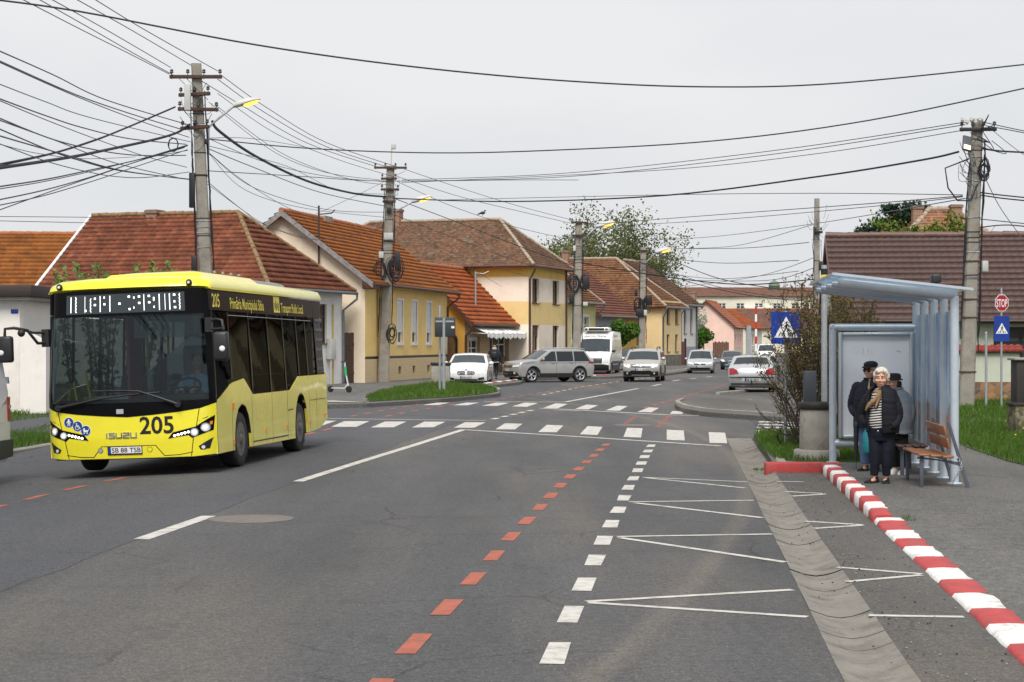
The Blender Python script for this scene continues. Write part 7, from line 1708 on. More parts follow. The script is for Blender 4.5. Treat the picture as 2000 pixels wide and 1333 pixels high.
mb = MB(); mb.bbox(-.33,.42,.06,.10,2.05,2.76,.03); pb = mb.build('sign_plate', M_('sign_back', (.035,.04,.045), .5, var=.25), s); mb = MB(); mb.box(.27,.38,.05,.062,2.36,2.44); mb.build('sticker', PLATE, pb); mb = MB(); mb.box(-.3,.36,.04,.065,2.58,2.64); mb.build('bracket', STEEL, pb)
s = sign_post('marker_pole', 'slim galvanised pole with yellow and black band standing behind the litter bin', (5.10,30.2,.12), 3.12, .05, 'pole')
mb = MB(); 
for i in range(4): mb.tube([(0,0,2.66+i*.1),(0,0,2.76+i*.1)], .058, 10, i%2)
mb.build('band', [YTXT, BLKT2], s)
s = empty('utility_box', (5.0,30.9,.12), 0, 'dark slim cabinet behind the litter bin beside the galvanised pole', 'cabinet'); mb = MB(); mb.bbox(-.10,.08,0,.2,0,.62,.01); mb.build('lower_body', M_('dark_cabinet', (.03,.035,.045), .5), s); mb = MB(); mb.bbox(-.11,.09,-.01,.2,.64,1.38,.01); mb.build('upper_body', M_('dark_cabinet', (.03,.035,.045), .5), s)
s = sign_post('marker_pole', 'thin grey steel pole standing against the utility pole with the square lamp', (12.95,50.5,.12), 2.1, .035, 'pole'); mb = MB(); mb.ball((0,0,2.1),.036); mb.build('cap', STEEL, s)
# barrier arm far away
s = empty('barrier', (23.75,180,.1), 0, 'raised red and white barrier arm far down the road', 'barrier'); mb = MB()
for i in range(6): mb.box(-.10,.10,-.05,.05,.9+i*.72,.9+(i+1)*.72,i%2)
mb.build('arm', [PLATE, M_('barrier_red', (.5,.02,.02), .5)], s); mb = MB(); mb.box(-.9,-.5,-.2,.2,0,3.4); mb.build('mast', STEEL, s)
# scooter
c = G(676,767,.12)
s = empty('kick_scooter', (c.x,c.y,.12), math.radians(62), 'white and green rental kick scooter on the footway beside the bus tail', 'scooter')
SW = M_('scooter_white', (.6,.6,.6), .4)
mb = MB(); mb.bbox(-.07,.07,.05,.62,.13,.17,.02); mb.tube([(0,.05,.15),(0,-.08,.30)], .035, 8); mb.build('deck', [SW], s)
mb = MB(); mb.tube([(0,-.10,.22),(0,.02,.72),(0,.06,1.12)], .03, 8); mb.build('stem', SW, s); mb = MB(); mb.tube([(0,.005,.62),(0,.045,.95)], .045, 8); mb.build('battery', M_('scooter_green', (.02,.42,.10), .5), s)
mb = MB(); mb.tube([(-.25,.06,1.12),(.25,.06,1.12)], .02, 6); mb.tube([(-.05,.05,1.12),(-.05,.0,1.18)], .02, 6); mb.build('handlebar', BLACK, s)
for y in (-.12,.68): mb = MB(); mb.lathe([(.05,-.025),(.11,-.03),(.125,-.015),(.125,.015),(.11,.03),(.05,.025)], 18, 0, Matrix.Translation((0,y,.125))@Matrix.Rotation(PI/2,4,'Y')); mb.lathe([(.06,-.02),(.06,.02)], 10, 1, Matrix.Translation((0,y,.125))@Matrix.Rotation(PI/2,4,'Y')); mb.build('wheel', [RUBBER, SW], s)
# pigeon on the ridge
c = P(943,421,110.5); bd = MB(); bd.ball((0,0,.14),(.08,.16,.09),0,12); bd.ball((0,-.13,.26),(.05,.06,.05),0,10); bd.tube([(0,-.18,.26),(0,-.23,.25)], [.018,.003], 6); bd.tube([(0,.12,.12),(0,.34,.05)], [.06,.03], 6); bd.tube([(-.03,0,.07),(-.03,0,-.03)], .012, 5); bd.tube([(.03,0,.07),(.03,0,-.03)], .012, 5)
o = bd.build('pigeon', M_('pigeon_grey', (.03,.03,.035), .7, var=.3)); o.location = (c.x,c.y,9.52); o.rotation_euler = (0,0,1.3); tag(o, 'dark pigeon perched on the ridge of the banded house', 'bird')

# ------------------------------------------------------------------ utility poles
POLEM = M_('pole_concrete', (.30,.275,.235), .92, var=.28, scale=3, bump=.7, bscale=35, dirt=(.12,.10,.075), dirtamt=.65)
LAMPW = M_('lamp_housing', (.55,.54,.51), .4, var=.1); POLES = {}
def cobra(par, z, d, s=1.0, r0=.0, head='old', up=.75, out=1.5):
    """curved steel bracket and lantern reaching in direction d"""
    d = V((d[0],d[1],0)).normalized(); b0 = d*r0; sd = V((-d.y,d.x,0))
    mb = MB(); mb.tube([b0+V((0,0,z-.7*s)), b0+V((0,0,z+.1)), b0+d*.12*s+V((0,0,z+.25*s)), b0+d*out*.85*s+V((0,0,z+up*s))], .032*s, 8); arm = mb.build('lamp_arm', STEEL, par)
    e = b0+d*out*.80*s+V((0,0,z+up*s-.02)); ax = (d*1.0+V((0,0,.28))).normalized(); n = (V((0,0,1))-ax*ax.z).normalized()
    mb = MB(); rings = []; ln = []
    for t, w, h, g in ((0,.07,.06,.05),(.08,.13,.11,.07),(.30,.17,.15,.07),(.55,.18,.13,.05),(.75,.13,.08,.03),(.85,.04,.03,.01)):
        rings.append([e+ax*t*s+(sd*w*math.cos(a)+n*((h if math.sin(a) > 0 else g)*math.sin(a)))*s for a in [2*PI*k/12 for k in range(12)]])
    mb.loft(rings, 0, True); hd = mb.build('lamp_head', LAMPW, arm)
    for t, w, g in ((.28,.10,.06),(.34,.150,.11),(.55,.160,.12),(.74,.115,.075),(.80,.03,.03)): ln.append([e+ax*t*s+(sd*w*math.cos(a)-n*(g*abs(math.sin(a))+.0))*s for a in [PI*k/8 for k in range(9)]])
    mb = MB(); mb.loft(ln, 0, True, False, False); mb.build('lamp_lens', SODIUM, arm)
def upole(key, label, base, top, w0, w1, arms=(), lamp=None, coils=(), boxes=(), straps=10, cables=4, yaw=.2, seed=0):
    R = random.Random(seed); B = V(base); T_ = V(top); o = empty('utility_pole', B, 0, label, 'utility pole'); D = T_-B; H = D.z
    at = lambda z: V((D.x*z/H, D.y*z/H, z)); wd = lambda z: lerp(w0,w1,z/H)
    c, s_ = math.cos(yaw), math.sin(yaw); loc = lambda z, u, v: at(z)+V((u*c-v*s_, u*s_+v*c, 0))
    mb = MB(); rings = []
    for i in range(13):
        z = lerp(-.2,H,i/12); w = wd(max(z,0))/2; d = w*.8; b = w*.22
        rings.append([loc(z,x,y) for x, y in ((-w,-d+b),(-w+b,-d),(w-b,-d),(w,-d+b),(w,d-b),(w-b,d),(-w+b,d),(-w,d-b))])
    mb.loft(rings, 0, False); mb.build('shaft', POLEM, o)
    for i in range(straps):
        mb = MB(); z = R.uniform(H*.45,H*.9); w = wd(z)/2+.006; d = w*.82
        mb.tube([loc(z+R.uniform(-.01,.01),x,y) for x, y in ((-w,-d),(w,-d),(w,d),(-w,d),(-w,-d))], .012, 4)
        mb.build('strap', (STEEL, BLACK)[i%2], o)
    for z, l, yw, mat, n in arms:
        mb = MB(); Ma = Matrix.Translation(at(z))@Matrix.Rotation(yw,4,'Z')@Matrix.Translation((0,-wd(z)*.45-.05,0)); mb.bbox(-l/2,l/2,-.045,.045,-.05,.05,.01,0,Ma); ca = mb.build('crossarm', mat, o)
        for k in range(n):
            x = lerp(-l/2+.06,l/2-.06,k/(max(1,n-1))); mb = MB(); mb.lathe([(.012,-.12),(.012,.05),(.05,.06),(.055,.09),(.035,.10),(.05,.12),(.045,.15),(.015,.17)], 8, 0, Ma@Matrix.Translation((x,0,.05)) ); mb.build('insulator', M_('insulator', (.05,.045,.045) if mat is RUST else (.5,.48,.45), .3), ca)
    for i in range(cables):
        side = -1 if i%2 else 1; z0 = R.uniform(H*.18,H*.35); z1 = R.uniform(H*.72,H*.93); pts = []
        for k in range(12):
            z = lerp(z0,z1,k/11); pts.append(loc(z, side*(wd(z)/2+.03+R.uniform(0,.05)), R.uniform(-.06,.02)-wd(z)*.3))
        mb = MB(); mb.tube(pts, R.uniform(.010,.022), 5); mb.build('cable', CABLE, o)
    for z, r, side, n in coils:
        mb = MB()
        for k in range(n):
            rr = r*R.uniform(.55,1.15); cx = side*(wd(z)/2+r*.25)+R.uniform(-.12,.12)*r*2; ph = R.uniform(0,6); e1 = R.uniform(.8,1.45); e2 = R.uniform(.5,.85); dz = R.uniform(-.25,.2)*r
            mb.tube([loc(z+dz+rr*e1*math.sin(2*PI*j/18+ph)+R.uniform(-.03,.03), cx+rr*e2*math.cos(2*PI*j/18+ph)+R.uniform(-.02,.02), -wd(z)*.55-.02*k*.3) for j in range(19)], R.uniform(.012,.030), 5)
        mb.build('cable_coil', CABLE, o)
    for z, x, w, h, mat in boxes:
        mb = MB(); q = loc(z,x,-wd(z)*.5-.06); mb.bbox(q.x-w/2,q.x+w/2,q.y-.06,q.y+.08,z-h/2,z+h/2,.015); mb.build('junction_box', mat, o)
    for i in range(14):      # loose jumper leads between the arms
        z = R.uniform(H*.80,H*.97); a = loc(z, R.uniform(-.55,.55), -wd(z)*.7); b = loc(z-R.uniform(.25,.8), R.uniform(-.3,.3), -wd(z)*.7); m_ = a.lerp(b,.5)+V((R.uniform(-.25,.25),-.05,-R.uniform(.1,.3)))
        q, r = limb([a,m_,b],[.008]*3,6); mb = MB(); mb.tube(q, .008, 4); mb.build('jumper_lead', WIRE, o)
    if lamp: cobra(o, **lamp)
    POLES[key] = (o, B, at); return o
GB_ = M_('grey_box', (.5,.5,.48), .5, var=.1); BB_ = BLACK
upole('a', 'tall concrete utility pole with rusty crossarms rising behind the yellow bus', (-8.62,53,0), (-9.05,53,9.95), .43,.29, [(9.55,1.5,.0,RUST,4),(9.05,1.0,-.35,RUST,3),(8.62,1.15,.15,RUST,3),(8.1,1.0,-.5,RUST,3)], dict(z=8.0,d=(1,.12,0),s=.95,r0=-.08,up=.80,out=.92), [], [(6.3,-.27,.16,1.0,BB_),(8.95,-.28,.18,.75,GB_),(4.15,-.30,.16,.55,BB_),(7.7,.2,.10,.15,BB_)], 14, 8, .15, 1)
o = POLES['a'][0]; R9 = random.Random(9); mb = MB()
for k in range(5): r9 = .17*R9.uniform(.85,1.1); mb.tube([(-1.08+r9*.8*math.cos(2*PI*j/16)+R9.uniform(-.01,.01),-.05,7.62+r9*1.1*math.sin(2*PI*j/16)) for j in range(17)], .012, 4)
mb.build('cable_coil', CABLE, o)
upole('b', 'leaning utility pole in the corner grass island with cable coils and lit lamp', (-5.92,85,.1), (-5.58,85,10.05), .52,.36, [(9.85,1.5,.05,RUST,4),(9.35,.75,-.2,RUST,2),(8.85,.85,.1,RUST,2),(8.3,.6,0,RUST,2)], dict(z=7.5,d=(1,.15,0),s=1.15,r0=.3,up=.72,out=1.1), [(5.1,.34,-1,6),(5.25,.40,1,11),(2.25,.30,1,6)], [(6.7,0,.42,.32,GB_),(5.85,-.3,.22,.30,GB_),(5.6,.45,.24,.85,BB_),(7.9,0,.2,.25,BB_)], 12, 9, .1, 2)
o = POLES['b'][0]; mb = MB(); mb.tube([(.36,0,9.9),(.40,0,10.95)], .025, 6); mb.bbox(.38,.58,-.08,.08,10.72,10.98,.02); mb.build('sensor', GB_, o)
upole('c', 'concrete utility pole in front of the white minibus with a lit sodium lamp', (3.46,100,.1), (3.62,100,8.48), .46,.34, [(8.3,.95,.2,RUST,3),(7.6,.8,.1,RUST,2)], dict(z=7.1,d=(1,.1,0),s=1.3,r0=.25,up=.75,out=.8), [(5.0,.38,1,7),(5.05,.34,-1,6)], [(5.05,.42,.35,.7,BB_),(4.2,-.35,.25,.6,BB_),(3.9,.4,.25,.2,GB_),(6.9,-.25,.15,.3,GB_)], 12, 8, .1, 3)
upole('d', 'utility pole hung with black cable boxes beside the ochre wall, farthest of its row', (9.15,131,.1), (9.30,131,8.65), .50,.38, [(8.3,.9,.2,RUST,2)], dict(z=7.2,d=(1,.1,0),s=1.4,r0=.25,up=.7,out=.7), [(4.4,.42,-1,8),(4.6,.42,1,8)], [(3.9,-.2,.55,.5,BB_),(4.8,.45,.4,.7,BB_),(3.9,.15,.3,.4,GB_),(5.3,-.5,.2,.5,BB_)], 10, 8, .1, 4)
upole('e', 'concrete utility pole before the brown roof with a square lamp near its top', (12.52,51,.1), (12.84,51,8.12), .41,.28, [(7.72,1.0,-.08,BLACK,4)], None, [(6.6,.22,1,5)], [(3.95,.32,.16,.30,GB_)], 13, 7, -.05, 5)
o = POLES['e'][0]; mb = MB(); mb.tube([(.12,-.2,5.9),(.14,-.22,6.6),(.02,-.35,7.0),(-.06,-.5,7.18)], .03, 8); ar = mb.build('lamp_arm', STEEL, o)
Mx = Matrix.Translation((-.12,-.62,7.28))@Matrix.Rotation(.25,4,'Y')@Matrix.Rotation(.9,4,'X'); mb = MB(); mb.bbox(-.13,.13,-.28,.28,-.035,.035,.03,0,Mx); mb.build('lamp_head', M_('lamp_dark', (.06,.065,.07), .5), ar); mb = MB(); mb.box(-.09,.09,-.25,-.10,-.045,-.034,0,Mx); mb.box(-.09,.09,-.25,-.10,.034,.045,0,Mx); mb.build('lamp_lens', M_('warm_led', (1,.75,.4), .3, emit=(1,.74,.40), estr=1.8), ar)
mb = MB(); mb.tube([(.02,-.28,6.9),(.1,-.3,6.55),(-.55,-.3,5.95),(-.5,-.3,6.6)][0:1]+[(-.62,-.2,6.65),(-.55,-.25,6.1),(-.3,-.3,5.75),(.05,-.3,5.75),(.25,-.3,6.2)], .022, 6); mb.build('cable', CABLE, o)
R9 = random.Random(19)
for k in range(9):
    a = V((.30+R9.uniform(-.3,.2),-.25,R9.uniform(6.9,7.9))); b = a+V((R9.uniform(-.5,.5),0,R9.uniform(-.3,.2))); m9 = a.lerp(b,.5)+V((R9.uniform(-.1,.65),-.1,R9.uniform(-.55,.45))); q, r = limb([a,m9,b],[.01]*3,7); mb = MB(); mb.tube(q, .011, 4); mb.build('jumper_lead', CABLE, o)
for k in range(5): mb = MB(); mb.lathe([(.012,-.05),(.05,.0),(.055,.03),(.03,.05),(.045,.07),(.015,.1)], 8, 0, Matrix.Translation((-.15+k*.12,-.24,7.95-.06*(k%2)))); mb.build('insulator', M_('insulator_pale', (.5,.48,.45), .3), o)
for z in (1.05,2.55,3.05,4.1):
    mb = MB(); w = lerp(.41,.28,z/8)/2+.01; c_ = POLES['e'][2](z); mb.box(c_.x-w,c_.x+w,c_.y-w*.86,c_.y+w*.86,z-.02,z+.02); mb.build('band', RUST, o)
upole('f', 'slender bare concrete pole rising behind the bare bush and shelter roof', (14.0,85,.1), (14.02,85,8.55), .30,.22, [(6.9,.4,.3,BLACK,2)], None, (), [(5.35,.45,.75,.42,BB_)], 3, 2, 0, 6)
o = POLES['f'][0]; mb = MB(); mb.ball((.3,-.26,5.35),.08,0,8); mb.ball((.6,-.26,5.35),.08,0,8); mb.build('insulator', PLATE, o)

# ------------------------------------------------------------------ overhead wires
def crv(pts, k=7):
    q, _ = limb(pts, [0]*len(pts), k); return q
def wires(group, label, items):
    for px, z0, z1, r in items:
        L = [0]
        for a, b in zip(px, px[1:]): L.append(L[-1]+math.hypot(b[0]-a[0], b[1]-a[1]))
        pts = [P(p[0],p[1], lerp(z0,z1,l/L[-1])) for p, l in zip(px, L)]
        pts = crv(pts)
        for k, e, n in ((0,0,1),(len(pts),-1,-2)):       # run on past the frame towards the next pole
            q = px[e]
            if q[0] < 0 or q[0] > 2000 or q[1] < 0: d = (pts[e]-pts[n]).normalized(); pts.insert(len(pts) if k else 0, pts[e]+d*16)
        r = r*1.25 if r < .016 else r; mb = MB(); mb.tube(pts, r, 4 if r < .02 else 6, 0, False); o = mb.build('overhead_wire', CABLE if r > .016 else WIRE, None, False); tag(o, label, 'wire', group)
Zl = lambda L: [(x/3.33, 60+y/3.33) for x, y in L]
wires('cables over the street', 'thick black cable sagging all the way across the sky above the street', [([(-60,-6),(150,22),(500,88),(800,130),(1100,158),(1380,170),(1650,162),(2060,120)],30,42,.016)])
wires('long wire over the roofs', 'long dark wire rising from the rusty crossarm pole over the shelter', [([(2060,160),(1700,235),(1400,275),(1100,293),(850,299),(600,290),(408,272)],40,53,.016)])
wires('wires from the right pole', 'thin wires fanning left from the top of the pole with the square lamp', [([(1885,239),(1500,296),(1100,339),(785,352)],51,85,.010),([(1885,244),(1500,303),(1100,346),(785,354)],51,85,.010),([(1880,255),(1600,300),(1300,332),(900,352),(785,357)],51,85,.009)])
wires('bundled cable', 'thick twisted cable sagging from the nearest pole to the leaning second pole', [([(415,238),(430,258),(500,306),(600,354),(690,378),(755,385)],53,85,.045)])
wires('bundled cable', 'thick twisted cable running from the second pole to the pole with the square lamp', [([(770,388),(1000,394),(1300,382),(1600,345),(1800,313),(1872,297)],85,51,.030)])
wires('wires into the nearest pole', 'thin wires coming from the upper left to the top arm of the nearest pole', [([(30,-8),(162,60),(250,104),(330,145)],38,53,.010),([(60,-10),(180,58),(260,104),(340,148)],38,53,.010),([(95,-4),(210,60),(333,132)],38,53,.010),([(140,-6),(258,60),(375,129)],38,53,.010),([(180,-4),(285,60),(425,139)],38,53,.010)])
wires('wires between the first poles', 'thin wires sagging from the nearest pole top to the second pole top', [([(433,148),(520,210),(640,280),(788,330)],53,85,.011),([(425,155),(520,222),(640,288),(775,332)],53,85,.011),([(380,150),(470,205),(600,280),(735,326)],53,85,.011),([(425,183),(540,262),(660,312),(770,346)],53,85,.009),([(420,205),(560,305),(690,352),(765,362)],53,85,.009),([(408,200),(540,300),(640,338),(742,352)],53,85,.009)])
wires('wires from the left edge', 'thin dark wires sagging from the left edge of the sky into the nearest pole', [(Zl(l),30,53,r) for l, r in (([(-60,112),(0,135),(350,290),(700,455),(1230,615)],.011),([(-60,172),(0,200),(500,420),(860,545),(1170,640)],.011),([(-60,180),(0,208),(500,430),(900,585),(1230,695)],.009),([(-60,325),(0,350),(300,465),(600,570),(1240,725)],.008),([(-60,420),(0,445),(300,555),(530,630),(850,705),(1210,740)],.011),([(-60,430),(0,457),(320,590),(640,712),(950,820),(1215,890)],.008),([(-60,545),(0,572),(350,710),(640,780),(900,812),(1210,812)],.011),([(-60,560),(0,585),(360,715),(760,865),(1180,962)],.009),([(-60,615),(0,642),(300,770),(500,840),(800,915),(1240,968)],.011),([(-60,660),(0,686),(430,810),(800,912),(1240,970)],.011),([(-60,715),(0,738),(300,850),(550,915),(750,950),(960,955),(1230,920)],.008),([(-60,725),(0,740),(250,800),(560,834),(880,822)],.006))])
wires('low wires from the left', 'dark wires climbing from the left edge towards the nearest pole', [(Zl(l),34,53,r) for l, r in (([(-60,880),(0,868),(350,795),(620,710),(800,640),(1140,495)],.014),([(-60,895),(0,880),(350,800),(620,716),(830,632),(1140,500)],.012),([(-60,1028),(0,1015),(300,968),(600,905),(900,840),(1220,745)],.012),([(-60,1040),(0,1030),(300,980),(640,905),(950,830),(1220,780)],.008),([(-60,1112),(0,1100),(300,1035),(600,950),(900,850),(1220,750)],.011),([(-60,1148),(0,1136),(300,1070),(640,968),(900,880),(1220,775)],.009),([(-60,1185),(0,1166),(350,1040),(700,920),(900,850),(1200,762)],.009))])
wires('bundled cable', 'thick black bundle sagging from the left edge into the nearest pole below its lamp', [(Zl([(-60,900),(0,893),(450,825),(700,775),(1000,710),(1150,665),(1232,612)]),34,53,.036)])
wires('distant wires at far left', 'thin level wires low in the sky above the ochre roof', [([(-40,423),(180,425),(300,428)],70,80,.010),([(-40,431),(180,436),(300,440)],70,80,.010)])
wires('service wires', 'thin dark wires fanning down from the nearest pole to the roofs and second pole', [(l,53,85,r) for l, r in (([(405,334),(590,345),(752,354),(1000,352),(1130,352)],.010),([(405,290),(487,324),(625,376),(752,403)],.012),([(405,296),(473,352),(556,403),(625,432)],.009),([(405,297),(500,369),(640,410),(752,415)],.009),([(405,355),(473,410),(521,441),(625,469),(749,445)],.010),([(408,300),(480,372),(600,408),(752,425)],.008),([(405,270),(520,318),(640,345),(760,356)],.009),([(405,285),(560,325),(660,372),(755,380)],.008),([(405,360),(520,440),(600,465)],.008),([(405,270),(500,272),(620,292)],.008))])
wires('wires along the row', 'thin wires running on from the second pole towards the farther poles', [(l,85,a,r) for l, a, r in (([(790,331),(900,368),(1010,402),(1132,434)],100,.010),([(775,345),(900,385),(1010,412),(1130,440)],100,.010),([(770,352),(880,402),(1000,442),(1120,470)],100,.010),([(770,388),(900,437),(1010,480),(1120,520)],100,.018),([(770,420),(900,470),(1010,510),(1118,540)],100,.012),([(768,430),(850,480),(960,520),(1050,545)],105,.009),([(770,440),(860,490),(980,560)],105,.008),([(745,430),(690,520),(640,600)],84,.007),([(790,335),(690,385),(560,445)],78,.007))])
wires('wires at the bend', 'thin wires between the far poles around the bend and over the road', [(l,a,b,r) for l, a, b, r in (([(1140,440),(1400,420),(1700,398),(1880,383)],100,51,.012),([(1140,445),(1400,430),(1700,404),(1880,385)],100,51,.010),([(860,391),(1300,381),(1600,378),(1880,381)],85,51,.009),([(1265,470),(1400,462),(1600,436),(1885,388)],131,51,.012),([(1320,486),(1450,485),(1580,474)],131,85,.014),([(1270,500),(1400,514),(1560,509)],131,90,.014),([(1140,515),(1300,541),(1450,556),(1590,546)],100,85,.03),([(1275,492),(1390,540),(1500,562),(1590,570)],131,85,.025),([(1140,455),(1300,535),(1450,575),(1590,590)],100,85,.018),([(1275,520),(1400,560),(1520,580)],131,100,.018),([(1340,560),(1480,540),(1600,500)],150,85,.016),([(1360,548),(1500,548),(1600,520)],150,85,.014),([(1275,530),(1400,545),(1560,530)],131,90,.012),([(1330,486),(1440,480),(1585,440)],131,85,.012))])
wires('wires to the right edge', 'dark wires leaving the square-lamp pole for the sky over the brown roof', [(l,51,46,r) for l, r in (([(1925,240),(1980,252),(2060,268)],.010),([(1925,246),(1980,256),(2060,272)],.010),([(1915,290),(1960,296),(2060,300)],.026),([(1912,376),(1960,382),(2060,392)],.014),([(1912,381),(1960,388),(2060,398)],.014),([(1912,428),(1970,434),(2060,443)],.010),([(1912,445),(1970,440),(2060,450)],.016),([(1935,252),(1990,296),(2060,340)],.008),([(1912,320),(1950,400),(2000,470),(2040,520)],.010),([(1945,440),(1880,520),(1800,560)],.006))])
# ------------------------------------------------------------------ vegetation
BARK = M_('bark', (.085,.068,.05), .95, var=.4, scale=8, bump=.6, bscale=30); TWIG = M_('twig_bark', (.055,.042,.032), .9, var=.4, scale=10)
LF_OLV = M_leaf('budding_leaf', [(.10,.085,.02),(.16,.105,.03),(.075,.075,.02),(.20,.14,.04),(.055,.045,.02)]); LF_GRN = M_leaf('fresh_leaf', [(.055,.13,.015),(.085,.19,.025),(.04,.10,.015),(.11,.22,.03)])
LF_TREE = M_leaf('spring_tree_leaf', [(.10,.13,.035),(.15,.17,.05),(.075,.10,.03),(.20,.20,.08)]); LF_PINE = M_leaf('pine_needle', [(.012,.035,.018),(.022,.055,.025),(.03,.07,.03),(.010,.025,.014)], .7)
LF_BLS = M_leaf('blossom', [(.62,.62,.58),(.72,.70,.66),(.30,.36,.18),(.55,.55,.46)]); LF_IVY = M_leaf('climber_leaf', [(.16,.24,.03),(.10,.17,.02),(.22,.28,.05)]); LF_SHR = M_leaf('shoot_leaf', [(.12,.22,.04),(.18,.28,.07),(.22,.30,.12)])
GRASSM = M_leaf('grass_blade', [(.045,.105,.010),(.075,.16,.018),(.10,.19,.028),(.06,.13,.014),(.16,.19,.05)], .6); DAND = M_('dandelion_yellow', (.8,.6,.03), .6)
def leafq(mb, p, s, R, asp=1.6, mi=0):
    a = V((R.gauss(0,1),R.gauss(0,1),R.gauss(0,1))).normalized(); b = a.orthogonal().normalized(); q = Matrix.Rotation(R.uniform(0,6.28),3,a); b = q@b; c = a.cross(b)
    b = b*s*asp*.5; c = c*s*.5
    mb.add([p-b, p+c*.9-b*.1, p+b, p-c*.9-b*.1], [(0,1,2,3)], mi)
def grow(mb, lf, p, d, L, r, lvl, R, spec, ends):
    n = spec['seg']; pts = [p]; dd = d.copy()
    for i in range(n):
        dd = (dd+V((R.gauss(0,1),R.gauss(0,1),R.gauss(0,.8)))*spec['bend']+V((0,0,spec['up']))*.5).normalized(); pts.append(pts[-1]+dd*L/n)
    mb.tube(pts, [lerp(r, r*spec['taper'], i/n) for i in range(n+1)], 5 if lvl < 2 else 3, 0, False)
    if lvl >= spec['max']: ends.append((pts[-1], dd)); ends.append((pts[-2], dd)); return
    k = spec['kids'][lvl]
    for j in range(k):
        t = R.uniform(spec.get('lo',.3),1) if j else 1.0
        i = min(n-1, int(t*n)); q = pts[i].lerp(pts[i+1], t*n-i if t < 1 else 1)
        ax = dd.orthogonal().normalized(); ax = Matrix.Rotation(R.uniform(0,6.28),3,dd)@ax
        nd = (dd+ax*R.uniform(*spec['spread'])).normalized()
        grow(mb, lf, q, nd, L*R.uniform(*spec['len']), lerp(r,r*spec['taper'],t)*R.uniform(.5,.75), lvl+1, R, spec, ends)
def plant(name, label, cat, base, dirs, spec, L, r, leafm, nleaf, ls, spreadl, seed, bark=BARK, group=None, asp=1.6, leafname='crown', stemname='trunk', keep=None):
    R = random.Random(seed); o = empty(name, base, 0, label, cat, group); ends = []; mb = MB(); lf = MB()
    for d, l, off in dirs: grow(mb, lf, V(off), V(d).normalized(), L*l, r, 0, R, spec, ends)
    mb.build(stemname, bark, o, False)
    B = V(base)
    for e, d in ends:
        for k in range(nleaf):
            p = e+V((R.gauss(0,spreadl),R.gauss(0,spreadl),R.gauss(0,spreadl)))
            if keep and not keep(p, R): continue
            leafq(lf, p, R.uniform(.6,1.3)*ls, R, asp)
    c = lf.build(leafname, leafm, o, False); return o
# big spring tree behind the roofs
R = random.Random(11)
dirs = [((math.cos(a)*s, math.sin(a)*s, 1), l, (0,0,2.2)) for a, s, l in [(i*2*PI/7+.3, R.uniform(.6,1.35), R.uniform(.95,1.15)) for i in range(8)]]+[((.05,0,1),.95,(0,0,2.2)),((-.3,.1,1),1.0,(0,0,2.2))]
sp = dict(seg=4, bend=.16, up=.03, taper=.55, max=4, kids=[4,4,4,3], spread=(.35,1.0), len=(.5,.75), lo=.25)
o = plant('spring_tree', 'large spreading tree just coming into leaf behind the roofs of the row', 'tree', (8.7,165,0), dirs, sp, 4.75, .17, LF_TREE, 8, .17, .46, 5, group=None)
mb = MB(); mb.tube([(0,0,0),(.05,0,1.2),(0,0,2.6)], [.42,.33,.27], 9); mb.build('bole', BARK, o)
# bare bush at the stop: many stems fanning from the ground
def bush(label, base, tips, seed, tw, lf_n, ls, topz):
    R = random.Random(seed); o = empty('bare_bush', base, 0, label, 'bush'); B = V(base); mb = MB(); lf = MB()
    for tip in tips:
        t = V(tip)-B; s = V((R.gauss(0,.16),R.gauss(0,.14),0)); h = V((t.x*.25,t.y*.25,t.z*.42))+V((R.gauss(0,.05),R.gauss(0,.05),0))
        q, r = limb([s, s+h*.55, s*.5+h+t*.22, t*.80+V((R.gauss(0,.04),0,0)), t], [.020,.016,.012,.007,.003], 5)
        mb.tube(q, r, 5, 0, False)
        for k in range(tw):
            i = R.randrange(int(len(q)*.35), len(q)-1); a = (q[i+1]-q[i]).normalized(); d = (a*R.uniform(.5,1.1)+V((R.gauss(0,.55),R.gauss(0,.55),R.gauss(.15,.4)))).normalized(); l = R.uniform(.12,.42)
            p1 = q[i]+d*l*.5+V((R.gauss(0,.02),R.gauss(0,.02),.02)); p2 = q[i]+d*l+V((R.gauss(0,.03),R.gauss(0,.03),.05)); mb.tube([q[i],p1,p2], [.006,.004,.002], 3, 0, False)
            hz = (p2.z+B.z)/topz
            for j in range(int(lf_n*clamp((hz-.18)*1.8,.08,1.2)*R.uniform(.4,1.5))):
                c = q[i].lerp(p2, R.uniform(.25,1.05)); leafq(lf, c+V((R.gauss(0,.028),R.gauss(0,.028),R.gauss(0,.028))), ls*R.uniform(.6,1.3), R, 1.4)
            if R.random() < .5:
                d2 = (d+V((R.gauss(0,.6),R.gauss(0,.6),R.gauss(0,.5)))).normalized(); p3 = p1+d2*l*.6; mb.tube([p1,p3], [.003,.0015], 3, 0, False)
                for j in range(int(lf_n*.6*clamp((hz-.18)*1.8,.08,1.1))): leafq(lf, p1.lerp(p3,R.uniform(.4,1.1))+V((R.gauss(0,.02),R.gauss(0,.02),R.gauss(0,.02))), ls*R.uniform(.6,1.2), R, 1.4)
    mb.build('branches', TWIG, o, False); lf.build('leaves', LF_OLV, o, False); return o
R = random.Random(21); tips = []
for i in range(66):
    u = R.random(); y = R.uniform(31.2,34.2)
    if i < 26: px, py = R.uniform(1478,1560), R.uniform(640,850)
    elif i < 50: px, py = R.uniform(1515,1640), R.uniform(560,640)
    else: px, py = R.uniform(1540,1640), R.uniform(600,720)
    if py < 640 and px < 1530: py += (1530-px)*.9
    tips.append(P(px,py,y))
bush('bare bush with olive buds and many fanning stems beside the litter bin', (5.35,32.5,.12), tips, 31, 17, 8, .034, 2.8)
tips = [P(R.uniform(1622,1722), R.uniform(572,650), R.uniform(33.5,35.5)) for _ in range(30)]
